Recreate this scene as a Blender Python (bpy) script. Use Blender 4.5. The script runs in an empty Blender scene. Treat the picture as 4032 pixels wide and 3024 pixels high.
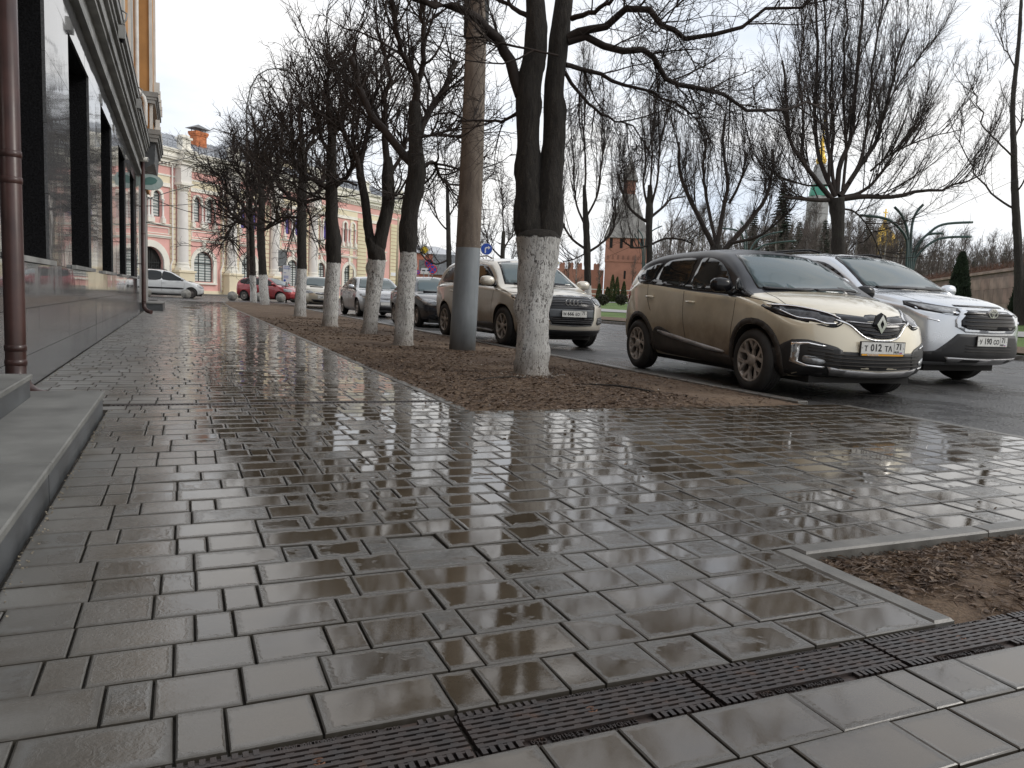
import bpy, bmesh, math, random
import numpy as np
from mathutils import Vector, Matrix
from mathutils.bvhtree import BVHTree
from mathutils.geometry import delaunay_2d_cdt, intersect_point_line

random.seed(7)
SC = bpy.context.scene
COL = SC.collection

# ------------------------------------------------------------------ camera
cam_d = bpy.data.cameras.new("camera")
cam_d.sensor_width = 36.0
cam_d.lens = 36.0 * 3030.0 / 4032.0
cam_d.clip_start = 0.05
cam_d.clip_end = 3000.0
cam = bpy.data.objects.new("camera", cam_d)
COL.objects.link(cam)
CAM_H = 0.90
def _norm(v):
    v = np.array(v, float)
    return v / np.linalg.norm(v)
_F = 3030.0
_y = _norm([715 - 2016.0, 1125 - 1512.0, _F])
_n = _norm(np.cross(_y, _norm([1, math.tan(0.043), 0])))
_down = _n if _n[1] > 0 else -_n
_x = np.cross(_down, _y)
if _x[0] < 0:
    _x = -_x
RW = np.array([_x, _y, -_down])
_r, _u, _b = RW[:, 0], -RW[:, 1], -RW[:, 2]
cam.matrix_world = Matrix(((_r[0], _u[0], _b[0], 0), (_r[1], _u[1], _b[1], 0), (_r[2], _u[2], _b[2], CAM_H), (0, 0, 0, 1)))
SC.camera = cam

def at(a, b, D):
    """a point on a sight line of the photograph (2212 wide) at depth D: used to lay out surveyed trees and poles"""
    k = 4032 / 2212
    r = RW @ np.array([a * k - 2016.0, b * k - 1512.0, _F])
    p = r * (D / _F)
    return Vector((p[0], p[1], p[2] + CAM_H))

# ------------------------------------------------------------------ world, sun, exposure
SUN_EL, SUN_AZ = math.radians(32), math.radians(118)     # azimuth from +Y towards +X
w = bpy.data.worlds.new("World")
SC.world = w
w.use_nodes = True
nt = w.node_tree
nt.nodes.clear()
out = nt.nodes.new('ShaderNodeOutputWorld')
sky = nt.nodes.new('ShaderNodeTexSky')
sky.sky_type = 'NISHITA'
sky.sun_disc = False
sky.sun_elevation = SUN_EL
sky.sun_rotation = SUN_AZ
sky.air_density = 1.2
sky.dust_density = 2.5
bg1 = nt.nodes.new('ShaderNodeBackground')
bg1.inputs[1].default_value = 0.09
nt.links.new(sky.outputs[0], bg1.inputs[0])
tc = nt.nodes.new('ShaderNodeTexCoord')
mp = nt.nodes.new('ShaderNodeMapping')
mp.inputs['Scale'].default_value = (1.0, 1.0, 2.6)
mp.inputs['Location'].default_value = (0.7, 0.35, 0.1)
nt.links.new(tc.outputs['Generated'], mp.inputs[0])
n1 = nt.nodes.new('ShaderNodeTexNoise')
n1.inputs['Scale'].default_value = 2.1
n1.inputs['Detail'].default_value = 6
n1.inputs['Roughness'].default_value = 0.55
nt.links.new(mp.outputs[0], n1.inputs[0])
r1 = nt.nodes.new('ShaderNodeValToRGB')
r1.color_ramp.elements[0].position = 0.33
r1.color_ramp.elements[0].color = (0.66, 0.73, 0.84, 1)
r1.color_ramp.elements[1].position = 0.56
r1.color_ramp.elements[1].color = (0.95, 0.94, 0.93, 1)
nt.links.new(n1.outputs[0], r1.inputs[0])
bg2 = nt.nodes.new('ShaderNodeBackground')
bg2.inputs[1].default_value = 0.98
nt.links.new(r1.outputs[0], bg2.inputs[0])
mx = nt.nodes.new('ShaderNodeMixShader')
mx.inputs[0].default_value = 0.88
nt.links.new(bg1.outputs[0], mx.inputs[1])
nt.links.new(bg2.outputs[0], mx.inputs[2])
nt.links.new(mx.outputs[0], out.inputs[0])

sun_d = bpy.data.lights.new("sun", 'SUN')
sun_d.energy = 0.8
sun_d.angle = math.radians(16)
sun_d.color = (1.0, 0.96, 0.9)
sun = bpy.data.objects.new("sun", sun_d)
COL.objects.link(sun)
sd = Vector((math.sin(SUN_AZ) * math.cos(SUN_EL), math.cos(SUN_AZ) * math.cos(SUN_EL), math.sin(SUN_EL)))
sun.rotation_euler = sd.to_track_quat('Z', 'Y').to_euler()
sun.location = (20, -20, 40)

SC.view_settings.view_transform = 'Standard'
SC.view_settings.look = 'None'
SC.view_settings.exposure = 0.42
SC.view_settings.gamma = 1.0
SC.view_settings.use_curve_mapping = False
SC.cycles.max_bounces = 6
SC.cycles.transparent_max_bounces = 8
SC.cycles.use_denoising = True

# ------------------------------------------------------------------ materials
MATS = {}
class NT:
    def __init__(s, name):
        s.m = bpy.data.materials.new(name)
        s.m.use_nodes = True
        s.t = s.m.node_tree
        s.p = s.t.nodes['Principled BSDF']
    def n(s, kind, **kw):
        nd = s.t.nodes.new('ShaderNode' + kind)
        for k, v in kw.items():
            if k.startswith('_'):
                setattr(nd, k[1:], v)
            else:
                i = int(k[1:]) if k[0] == 'i' and k[1:].isdigit() else k
                nd.inputs[i].default_value = v
        return nd
    def l(s, a, b):
        s.t.links.new(a, b)
    def tc(s, which='Object', scale=(1, 1, 1)):
        c = s.n('TexCoord')
        if scale == (1, 1, 1):
            return c.outputs[which]
        mpn = s.n('Mapping')
        mpn.inputs['Scale'].default_value = scale
        s.l(c.outputs[which], mpn.inputs[0])
        return mpn.outputs[0]
    def noise(s, vec, scale, detail=4, rough=0.55, dist=0.0):
        nd = s.n('TexNoise')
        nd.inputs['Scale'].default_value = scale
        nd.inputs['Detail'].default_value = detail
        nd.inputs['Roughness'].default_value = rough
        nd.inputs['Distortion'].default_value = dist
        s.l(vec, nd.inputs['Vector'])
        return nd.outputs[0]
    def ramp(s, fac, stops):
        nd = s.n('ValToRGB')
        e = nd.color_ramp.elements
        while len(e) < len(stops):
            e.new(0.5)
        for k, (p, c) in enumerate(stops):
            e[k].position = p
            e[k].color = (c, c, c, 1) if not isinstance(c, (tuple, list)) else (*c[:3], 1)
        s.l(fac, nd.inputs[0])
        return nd.outputs[0]
    def mix(s, f, a, b, mode='MIX'):
        nd = s.n('Mix', _data_type='RGBA', _blend_type=mode)
        for sock, v in ((nd.inputs[0], f), (nd.inputs[6], a), (nd.inputs[7], b)):
            if hasattr(v, 'links'):
                s.l(v, sock)
            elif isinstance(v, (tuple, list)):
                sock.default_value = (*v[:3], 1)
            elif sock.type == 'RGBA':
                sock.default_value = (v, v, v, 1)
            else:
                sock.default_value = v
        return nd.outputs[2]
    def math(s, op, a, b=0.0, clamp=False):
        nd = s.n('Math', _operation=op, _use_clamp=clamp)
        for i, v in enumerate((a, b)):
            if hasattr(v, 'links'):
                s.l(v, nd.inputs[i])
            else:
                nd.inputs[i].default_value = v
        return nd.outputs[0]
    def bump(s, h, strength=0.3, dist=0.01):
        nd = s.n('Bump')
        nd.inputs['Strength'].default_value = strength
        nd.inputs['Distance'].default_value = dist
        s.l(h, nd.inputs['Height'])
        s.l(nd.outputs[0], s.p.inputs['Normal'])
        return nd
    def set(s, key, v):
        sock = s.p.inputs[key]
        if hasattr(v, 'links'):
            s.l(v, sock)
        elif isinstance(v, (tuple, list)):
            sock.default_value = (*v[:3], 1)
        else:
            sock.default_value = v

def simple(name, color, rough=0.6, metal=0.0, var=0.12, scale=6.0, bump=0.0, bscale=60.0, coat=0.0, spec=0.5, coord='Object', bdist=0.004):
    if name in MATS:
        return MATS[name]
    q = NT(name)
    v = q.tc(coord)
    if var > 0:
        nz = q.noise(v, scale, 5)
        lo = tuple(max(0, c * (1 - var * 1.6)) for c in color)
        hi = tuple(min(1, c * (1 + var)) for c in color)
        q.set('Base Color', q.ramp(nz, [(0.3, lo), (0.7, hi)]))
        q.set('Roughness', q.math('ADD', q.math('MULTIPLY', nz, 0.25), max(0.02, rough - 0.12)))
    else:
        q.set('Base Color', color)
        q.set('Roughness', rough)
    q.set('Metallic', metal)
    q.set('Coat Weight', coat)
    q.set('Coat Roughness', 0.04)
    q.set('Specular IOR Level', spec)
    if bump > 0:
        q.bump(q.noise(v, bscale, 4), bump, bdist)
    MATS[name] = q.m
    return q.m

def gz(y):
    """the ground climbs a little towards the square"""
    t = min(1, max(0, (y - 37) / 13.0))
    return 0.15 * t * t * (3 - 2 * t)

# ---- wet paving
def paving_mat(name, wet, base):
    q = NT(name)
    g = q.n('NewGeometry')
    pos = g.outputs['Position']
    oi = q.n('ObjectInfo')
    at_ = q.n('Attribute')
    at_.attribute_name = 'tilernd'
    rnd = q.math('FRACT', q.math('ADD', q.math('MULTIPLY', oi.outputs['Random'], 1.0), at_.outputs['Fac']))
    uv = q.n('UVMap')
    uv.uv_map = 'UVMap'
    sx = q.n('SeparateXYZ')
    q.l(uv.outputs[0], sx.inputs[0])
    # distance to the tile's own edge: 0 at the rim, 1 in the middle
    ex = q.math('SUBTRACT', 1.0, q.math('ABSOLUTE', q.math('SUBTRACT', q.math('MULTIPLY', sx.outputs[0], 2.0), 1.0)))
    ey = q.math('SUBTRACT', 1.0, q.math('ABSOLUTE', q.math('SUBTRACT', q.math('MULTIPLY', sx.outputs[1], 2.0), 1.0)))
    edge = q.math('MINIMUM', q.math('MULTIPLY', ex, 1.5), ey)
    px = q.n('SeparateXYZ')
    q.l(pos, px.inputs[0])
    # sheltered strip along the building stays drier; wide wet patches elsewhere
    shel = q.n('MapRange')
    shel.inputs[1].default_value = -0.75
    shel.inputs[2].default_value = 0.25
    q.l(q.math('ADD', px.outputs[0], q.math('MULTIPLY', q.math('SUBTRACT', q.noise(pos, 1.3, 3), 0.5), 1.1)), shel.inputs[0])
    big = q.noise(pos, 0.75, 3)
    mid = q.noise(pos, 6.5, 4)
    fine = q.noise(pos, 42.0, 5, 0.6)
    grain = q.noise(pos, 320.0, 3, 0.6)
    w1 = q.math('ADD', q.math('MULTIPLY', big, 0.9), q.math('MULTIPLY', mid, 0.75))
    w1 = q.math('ADD', w1, q.math('MULTIPLY', rnd, 0.42))
    w1 = q.math('ADD', w1, q.math('MULTIPLY', q.math('MINIMUM', edge, 0.5), 0.46))
    w1 = q.math('ADD', w1, q.math('MULTIPLY', fine, 0.22))
    wetm = q.n('MapRange')
    wetm.inputs[1].default_value = 1.10 - wet
    wetm.inputs[2].default_value = 1.34 - wet
    q.l(w1, wetm.inputs[0])
    rim = q.n('MapRange'); rim.inputs[1].default_value = 0.08; rim.inputs[2].default_value = 0.26; rim.inputs[3].default_value = 0.22
    q.l(q.math('ADD', edge, q.math('MULTIPLY', q.math('SUBTRACT', fine, 0.5), 0.28)), rim.inputs[0])
    wetf = q.math('MULTIPLY', q.math('MULTIPLY', wetm.outputs[0], shel.outputs[0]), rim.outputs[0])
    pud = q.n('MapRange')
    pud.inputs[1].default_value = 1.36 - wet
    pud.inputs[2].default_value = 1.48 - wet
    q.l(w1, pud.inputs[0])
    pudf = q.math('MULTIPLY', q.math('MULTIPLY', pud.outputs[0], shel.outputs[0]), rim.outputs[0])
    dry = q.ramp(q.math('ADD', q.math('MULTIPLY', rnd, 0.55), q.math('MULTIPLY', mid, 0.45)), [(0.2, tuple(c * 0.70 for c in base)), (0.8, tuple(c * 1.28 for c in base))])
    stn = q.noise(pos, 2.7, 5, 0.6)
    dry = q.mix(q.ramp(stn, [(0.5, 0.0), (0.68, 0.62)]), dry, (0.088, 0.068, 0.040))
    dry = q.mix(q.ramp(grain, [(0.35, 0.0), (0.75, 0.35)]), dry, tuple(c * 0.5 for c in base))
    # beige sand and dirt gathering at the joints
    dirt = q.ramp(q.math('ADD', edge, q.math('MULTIPLY', fine, 0.25)), [(0.16, 1.0), (0.40, 0.0)])
    dry = q.mix(q.math('MULTIPLY', dirt, 0.85), dry, (0.050, 0.042, 0.031))
    damp = q.mix(1.0, dry, (0.66, 0.645, 0.625), 'MULTIPLY')
    col = q.mix(wetf, dry, damp)
    col = q.mix(pudf, col, q.mix(1.0, dry, (0.42, 0.34, 0.255), 'MULTIPLY'))
    q.set('Base Color', col)
    rg = q.n('MapRange')
    rg.inputs[3].default_value = 0.42
    rg.inputs[4].default_value = 0.115
    q.l(wetf, rg.inputs[0])
    rr = q.math('SUBTRACT', rg.outputs[0], q.math('MULTIPLY', pudf, 0.085))
    q.set('Roughness', rr)
    q.set('IOR', 1.5)
    q.set('Specular IOR Level', 0.80)
    # bump: rough concrete, fading under the water film; ripples where the film is thin
    hgt = q.math('ADD', q.math('MULTIPLY', fine, 0.55), q.math('MULTIPLY', grain, 0.35))
    hgt = q.math('MULTIPLY', hgt, q.math('SUBTRACT', 1.0, q.math('MULTIPLY', pudf, 0.9)))
    crk = q.noise(pos, 34.0, 4, 0.6, 2.2)
    ring = q.math('MULTIPLY', q.ramp(pudf, [(0.0, 0.0), (0.45, 1.0), (1.0, 0.06)]), crk)
    hgt = q.math('ADD', hgt, q.math('MULTIPLY', ring, 1.5))
    q.bump(hgt, 0.40, 0.0015)
    MATS[name] = q.m
    return q.m
PAVE = paving_mat('wet_paving', 0.27, (0.185, 0.184, 0.176))

def bark_mat(name, col, scale=1.0):
    q = NT(name)
    v = q.tc('Object', (scale * 9, scale * 9, scale * 2.2))
    nz = q.noise(v, 3.2, 6, 0.65, 0.6)
    n2 = q.noise(q.tc('Object'), 1.7, 3)
    c = q.ramp(nz, [(0.3, tuple(x * 0.45 for x in col)), (0.62, col), (0.8, tuple(x * 1.5 for x in col))])
    c = q.mix(q.ramp(n2, [(0.5, 0.0), (0.75, 0.35)]), c, (0.05, 0.055, 0.035))
    q.set('Base Color', c)
    q.set('Roughness', 0.85)
    q.bump(nz, 1.0, 0.04)
    MATS[name] = q.m
    return q.m
BARK = bark_mat('bark', (0.028, 0.023, 0.019))
TWIG = simple('twig_bark', (0.030, 0.021, 0.017), 0.85, var=0.3, scale=1.5)
BARK_BROWN = simple('young_bark', (0.075, 0.06, 0.052), 0.9, var=0.3, scale=2.0)

def whitewash_mat():
    q = NT('whitewashed_bark')
    v = q.tc('Object')
    vs = q.tc('Object', (1, 1, 0.36))
    sep = q.n('SeparateXYZ')
    q.l(v, sep.inputs[0])
    oi = q.n('ObjectInfo')
    ridge = q.noise(vs, 78.0, 6, 0.7, 1.2)
    ridge2 = q.noise(vs, 30.0, 4, 0.6, 0.6)
    crack = q.math('ADD', q.math('MULTIPLY', ridge, 0.65), q.math('MULTIPLY', ridge2, 0.35))
    big = q.noise(v, 2.6, 4)
    white = q.ramp(big, [(0.25, (0.42, 0.415, 0.395)), (0.6, (0.66, 0.66, 0.64))])
    wear = q.math('ADD', q.math('MULTIPLY', big, 0.15), 0.362)
    mask = q.math('MULTIPLY', q.math('SUBTRACT', crack, wear), 22.0, True)
    colw = q.mix(q.math('SUBTRACT', 1.0, mask), white, (0.085, 0.078, 0.07))
    # mud splashed up from the soil
    mud = q.n('MapRange')
    mud.inputs[1].default_value = 0.34
    mud.inputs[2].default_value = 0.02
    q.l(q.math('ADD', sep.outputs[2], q.math('MULTIPLY', q.math('SUBTRACT', big, 0.5), 0.3)), mud.inputs[0])
    colw = q.mix(q.math('MULTIPLY', mud.outputs[0], 0.72), colw, (0.13, 0.095, 0.065))
    nb = q.noise(q.tc('Object', (9, 9, 2.2)), 3.2, 6, 0.65, 0.6)
    colb = q.ramp(nb, [(0.3, (0.008, 0.007, 0.006)), (0.58, (0.025, 0.021, 0.017)), (0.80, (0.060, 0.052, 0.041))])
    top = q.math('ADD', sep.outputs[2], q.math('MULTIPLY', q.math('SUBTRACT', q.noise(v, 11.0, 3), 0.5), 0.10))
    top = q.math('ADD', top, q.math('MULTIPLY', q.math('SUBTRACT', q.noise(v, 3.0, 2), 0.5), 0.06))
    f = q.math('MULTIPLY', q.math('SUBTRACT', top, 1.66), 60.0, True)
    q.set('Base Color', q.mix(f, colw, colb))
    q.set('Roughness', 0.88)
    q.bump(q.math('ADD', q.math('MULTIPLY', crack, 1.0), q.math('MULTIPLY', nb, 1.1)), 1.0, 0.025)
    return q.m
WASH = whitewash_mat()

def soil_mat():
    q = NT('bare_soil')
    g = q.n('NewGeometry')
    v = g.outputs['Position']
    a = q.noise(v, 1.1, 4)
    b = q.noise(v, 16.0, 6, 0.65)
    c = q.noise(v, 90.0, 4, 0.6)
    col = q.ramp(q.math('ADD', q.math('MULTIPLY', a, 0.55), q.math('MULTIPLY', b, 0.45)), [(0.36, (0.085, 0.053, 0.034)), (0.5, (0.155, 0.104, 0.066)), (0.66, (0.215, 0.155, 0.10))])
    col = q.mix(q.ramp(c, [(0.4, 0.0), (0.62, 0.6)]), col, (0.045, 0.030, 0.02))
    q.set('Base Color', col)
    q.set('Roughness', 0.9)
    q.bump(q.math('ADD', b, q.math('MULTIPLY', c, 0.4)), 0.9, 0.02)
    return q.m
SOIL = soil_mat()

def asphalt_mat():
    q = NT('wet_asphalt')
    g = q.n('NewGeometry')
    v = g.outputs['Position']
    a = q.noise(v, 0.45, 4, 0.6)
    m_ = q.noise(v, 3.2, 4)
    c = q.noise(v, 95.0, 3, 0.7)
    vo = q.n('TexVoronoi')
    vo.inputs['Scale'].default_value = 32.0
    q.l(v, vo.inputs['Vector'])
    wet = q.ramp(q.math('ADD', q.math('MULTIPLY', a, 0.75), q.math('MULTIPLY', m_, 0.25)), [(0.40, 0.0), (0.56, 1.0)])
    q.set('Base Color', q.mix(wet, q.ramp(c, [(0.3, (0.052, 0.052, 0.054)), (0.75, (0.115, 0.113, 0.11))]), (0.036, 0.035, 0.035)))
    q.set('Roughness', q.ramp(wet, [(0.0, 0.52), (1.0, 0.20)]))
    q.bump(q.math('ADD', vo.outputs['Distance'], q.math('MULTIPLY', c, 0.5)), 1.0, 0.020)
    return q.m
ASPH = asphalt_mat()

def grass_mat():
    q = NT('lawn_grass')
    g = q.n('NewGeometry')
    v = g.outputs['Position']
    a = q.noise(v, 0.8, 4)
    c = q.noise(v, 30.0, 4, 0.7)
    q.set('Base Color', q.ramp(q.math('ADD', q.math('MULTIPLY', a, 0.5), q.math('MULTIPLY', c, 0.5)), [(0.35, (0.05, 0.085, 0.018)), (0.65, (0.115, 0.19, 0.035))]))
    q.set('Roughness', 0.9)
    q.bump(c, 0.8, 0.03)
    return q.m
GRASS = grass_mat()

# ------------------------------------------------------------------ mesh helpers
def tag(o, label=None, category=None, group=None, kind=None):
    if label: o['label'] = label
    if category: o["category"] = category
    if group: o['group'] = group
    if kind: o['kind'] = kind
    return o

def new_mesh(name, verts, faces, mats=None, smooth=False, midx=None):
    me = bpy.data.meshes.new(name)
    me.from_pydata([tuple(v) for v in verts], [], faces)
    for m in (mats if isinstance(mats, (list, tuple)) else [mats]):
        if m: me.materials.append(m)
    if midx: me.polygons.foreach_set('material_index', midx)
    if smooth: me.polygons.foreach_set('use_smooth', [True] * len(me.polygons))
    me.update()
    return me

def link(name, me, parent=None, loc=None, rotz=None, **tags):
    o = bpy.data.objects.new(name, me)
    COL.objects.link(o)
    if parent is not None: o.parent = parent
    if loc is not None: o.location = loc
    if rotz is not None: o.rotation_euler = (0, 0, rotz)
    tag(o, **tags)
    return o

def empty(name, loc=(0, 0, 0), rotz=0.0, **tags):
    o = bpy.data.objects.new(name, None)
    COL.objects.link(o)
    o.empty_display_size = 0.2
    o.location = loc
    o.rotation_euler = (0, 0, rotz)
    tag(o, **tags)
    return o

def copy_tree(o, parent=None):
    c = o.copy()
    COL.objects.link(c)
    c.parent = parent
    for ch in list(o.children):
        copy_tree(ch, c)
    return c

class MB:
    """collects faces of one mesh"""
    def __init__(s):
        s.v, s.f, s.m, s.s = [], [], [], []
    def add(s, vs, fs, m=0, sm=False):
        b = len(s.v)
        s.v.extend(Vector(q) for q in vs)
        for f in fs:
            s.f.append([i + b for i in f])
            s.m.append(m); s.s.append(sm)
        return s
    def box(s, x0, y0, z0, x1, y1, z1, m=0, bev=0.0):
        if bev <= 0:
            vs = [(x, y, z) for z in (z0, z1) for y in (y0, y1) for x in (x0, x1)]
            fs = [(0, 2, 3, 1), (4, 5, 7, 6), (0, 1, 5, 4), (2, 6, 7, 3), (0, 4, 6, 2), (1, 3, 7, 5)]
            return s.add(vs, fs, m)
        b = bev
        vs = [(x0, y0, z0), (x1, y0, z0), (x1, y1, z0), (x0, y1, z0), (x0, y0, z1 - b), (x1, y0, z1 - b), (x1, y1, z1 - b), (x0, y1, z1 - b),
              (x0 + b, y0 + b, z1), (x1 - b, y0 + b, z1), (x1 - b, y1 - b, z1), (x0 + b, y1 - b, z1)]
        fs = [(3, 2, 1, 0), (8, 9, 10, 11)] + [(i, (i + 1) % 4, 4 + (i + 1) % 4, 4 + i) for i in range(4)] + [(4 + i, 4 + (i + 1) % 4, 8 + (i + 1) % 4, 8 + i) for i in range(4)]
        return s.add(vs, fs, m)
    def tube(s, pts, rad, n=8, m=0, cap=True, sm=True):
        pts = [Vector(p) for p in pts]
        if not isinstance(rad, (list, tuple)): rad = [rad] * len(pts)
        vs, fs = [], []
        up = Vector((0, 0, 1))
        t0 = (pts[1] - pts[0]).normalized()
        if abs(t0.dot(up)) > 0.9: up = Vector((1, 0, 0))
        for i, p in enumerate(pts):
            a = pts[max(0, i - 1)]; c = pts[min(len(pts) - 1, i + 1)]
            t = (c - a).normalized()
            u = (up - t * up.dot(t)).normalized()
            up = u
            w_ = t.cross(u)
            for k in range(n):
                an = 2 * math.pi * k / n
                vs.append(p + (u * math.cos(an) + w_ * math.sin(an)) * rad[i])
        for i in range(len(pts) - 1):
            for k in range(n):
                k2 = (k + 1) % n
                fs.append((i * n + k, i * n + k2, (i + 1) * n + k2, (i + 1) * n + k))
        b = len(s.f)
        s.add(vs, fs, m, sm)
        if cap:
            nv = len(vs)
            s.add([], [], m)
            base = len(s.v) - nv
            s.f.append([base + k for k in range(n)][::-1]); s.m.append(m); s.s.append(False)
            s.f.append([base + nv - n + k for k in range(n)]); s.m.append(m); s.s.append(False)
        return s
    def lathe(s, prof, n=24, m=0, M=None, sm=True):
        """prof: (radius, height) pairs round local z"""
        vs, fs = [], []
        for r, z in prof:
            for k in range(n):
                a = 2 * math.pi * k / n
                v = Vector((r * math.cos(a), r * math.sin(a), z))
                vs.append(M @ v if M else v)
        for i in range(len(prof) - 1):
            for k in range(n):
                k2 = (k + 1) % n
                fs.append((i * n + k, i * n + k2, (i + 1) * n + k2, (i + 1) * n + k))
        return s.add(vs, fs, m, sm)
    def prism(s, poly, h0, h1, M=None, m=0):
        """poly in local xy, extruded along z from h0 to h1"""
        n = len(poly)
        vs = [Vector((x, y, h0)) for x, y in poly] + [Vector((x, y, h1)) for x, y in poly]
        if M: vs = [M @ v for v in vs]
        fs = [list(range(n))[::-1], list(range(n, 2 * n))] + [(i, (i + 1) % n, n + (i + 1) % n, n + i) for i in range(n)]
        return s.add(vs, fs, m)
    def ring(s, outer, inner, h0, h1, M=None, m=0):
        """closed band between two outlines of equal length"""
        n = len(outer)
        vs = [Vector((x, y, h)) for h in (h0, h1) for pl in (outer, inner) for x, y in pl]
        if M: vs = [M @ v for v in vs]
        fs = []
        for i in range(n):
            j = (i + 1) % n
            fs += [(2 * n + i, 2 * n + j, 3 * n + j, 3 * n + i), (i, n + i, n + j, j), (i, j, 2 * n + j, 2 * n + i), (n + i, 3 * n + i, 3 * n + j, n + j)]
        return s.add(vs, fs, m)
    def strip(s, outer, inner, h0, h1, M=None, m=0):
        """open band (an arch moulding) between two open polylines"""
        n = len(outer)
        vs = [Vector((x, y, h)) for h in (h0, h1) for pl in (outer, inner) for x, y in pl]
        if M: vs = [M @ v for v in vs]
        fs = [(0, 2 * n, 3 * n, n), (n - 1, 2 * n - 1, 4 * n - 1, 3 * n - 1)]
        for i in range(n - 1):
            j = i + 1
            fs += [(2 * n + i, 2 * n + j, 3 * n + j, 3 * n + i), (i, n + i, n + j, j), (i, j, 2 * n + j, 2 * n + i), (n + i, 3 * n + i, 3 * n + j, n + j)]
        return s.add(vs, fs, m)
    def mesh(s, name, mats, recalc=False):
        me = bpy.data.meshes.new(name)
        me.from_pydata([tuple(v) for v in s.v], [], s.f)
        for mm in (mats if isinstance(mats, (list, tuple)) else [mats]):
            me.materials.append(mm)
        me.polygons.foreach_set('material_index', s.m)
        me.polygons.foreach_set('use_smooth', s.s)
        if recalc:
            bm = bmesh.new(); bm.from_mesh(me)
            bmesh.ops.recalc_face_normals(bm, faces=bm.faces)
            bm.to_mesh(me); bm.free()
        me.update()
        return me
    def build(s, name, mats, parent=None, loc=None, rotz=None, recalc=True, **tags):
        return link(name, s.mesh(name, mats, recalc), parent, loc, rotz, **tags)

def sheet(name, xs, ys, zf, mat, parent=None, **tags):
    vs = [(x, y, zf(x, y)) for y in ys for x in xs]
    n = len(xs)
    fs = [(j * n + i, j * n + i + 1, (j + 1) * n + i + 1, (j + 1) * n + i) for j in range(len(ys) - 1) for i in range(n - 1)]
    return link(name, new_mesh(name, vs, fs, mat, smooth=True), parent, **tags)

def text_mesh(body, size, mat, depth=0.002, squeeze=1.0, bold=0.0):
    cu = bpy.data.curves.new('text', 'FONT')
    cu.body = body
    cu.size = size
    cu.extrude = depth
    cu.align_x = 'CENTER'
    cu.align_y = 'CENTER'
    cu.resolution_u = 2
    cu.offset = bold
    o = bpy.data.objects.new('text', cu)
    COL.objects.link(o)
    dg = bpy.context.evaluated_depsgraph_get()
    me = bpy.data.meshes.new_from_object(o.evaluated_get(dg))
    bpy.data.objects.remove(o)
    for v in me.vertices: v.co.x *= squeeze
    me.materials.clear()
    me.materials.append(mat)
    return me
# ================================================================== GROUND
def frange(a, b, st):
    n = max(1, int(round((b - a) / st)))
    return [a + (b - a) * i / n for i in range(n + 1)]
JOINT = simple('joint_sand', (0.030, 0.025, 0.019), 0.85, var=0.4, scale=30, bump=0.5, bscale=200)
FARG = simple('far_ground', (0.09, 0.08, 0.05), 0.95, var=0.3, scale=0.05)
sheet('ground', [-600, -200, -60, 60, 200, 600], [-60, 0, 60, 200, 900], lambda x, y: -0.2 + (0.0 if y < 100 else 1.6 if x > 30 else 0.2), FARG, kind='structure')
ROAD_Z = -0.02
sheet('road', [5.72, 8, 12, 18.42], frange(-30, 220, 2.0), lambda x, y: ROAD_Z + gz(y), ASPH, kind='structure')
sheet('square', [-70, -40, -20, -8, -1.2, 5.72], [44.6] + frange(46, 220, 3.0), lambda x, y: 0.004 + gz(y), ASPH, kind='structure')
sheet('sand_bed', [-1.25, 0, 2.13], frange(-0.4, 47, 1.0), lambda x, y: -0.016 + gz(y), JOINT, kind='structure')
sheet('sand_bed', [2.13, 4, 6.10], [-.4, .5, 1.4], lambda x, y: -0.016, JOINT, kind='structure')
sheet('sand_bed', [2.13, 4, 6.10], [2.25, 3, 4, 5, 5.80], lambda x, y: -0.016, JOINT, kind='structure')

# ---- paving stones: three sizes, 0.1766 m courses
ROW = 0.1766
LEN = {'l': 0.2865, 'm': 0.1845, 's': 0.0975}
G_ = 0.0062
def tile_geo(L, Wd, seed):
    rr = random.Random(seed)
    x0, x1, y0, y1 = G_ / 2, L - G_ / 2, G_ / 2, Wd - G_ / 2
    b, dz = 0.0036, 0.0024
    j = lambda a: rr.uniform(-a, a)
    vs = [(x0 + j(.001), y0 + j(.001), -0.03), (x1 + j(.001), y0 + j(.001), -0.03), (x1 + j(.001), y1 + j(.001), -0.03), (x0 + j(.001), y1 + j(.001), -0.03)]
    vs += [(v[0], v[1], -dz) for v in vs[:4]]
    vs += [(x0 + b, y0 + b, 0), (x1 - b, y0 + b, 0), (x1 - b, y1 - b, 0), (x0 + b, y1 - b, 0)]
    fs = [(8, 9, 10, 11)] + [(i, (i + 1) % 4, 4 + (i + 1) % 4, 4 + i) for i in range(4)] + [(4 + i, 4 + (i + 1) % 4, 8 + (i + 1) % 4, 8 + i) for i in range(4)]
    uvs = [((v[0]) / L, (v[1]) / Wd) for v in vs]
    return vs, fs, uvs
def set_uv(me, uvs):
    lay = me.uv_layers.new(name='UVMap')
    idx = np.zeros(len(me.loops), dtype=np.int32)
    me.loops.foreach_get('vertex_index', idx)
    arr = np.array(uvs, dtype=np.float32)[idx]
    lay.data.foreach_set('uv', arr.ravel())
TILE = {}
for k_, L_ in LEN.items():
    for s_ in range(3):
        vs, fs, uvs = tile_geo(L_, ROW, s_ * 7 + ord(k_))
        me = new_mesh('paving_stone', vs, fs, PAVE)
        set_uv(me, uvs)
        TILE[(k_, s_)] = me

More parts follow.
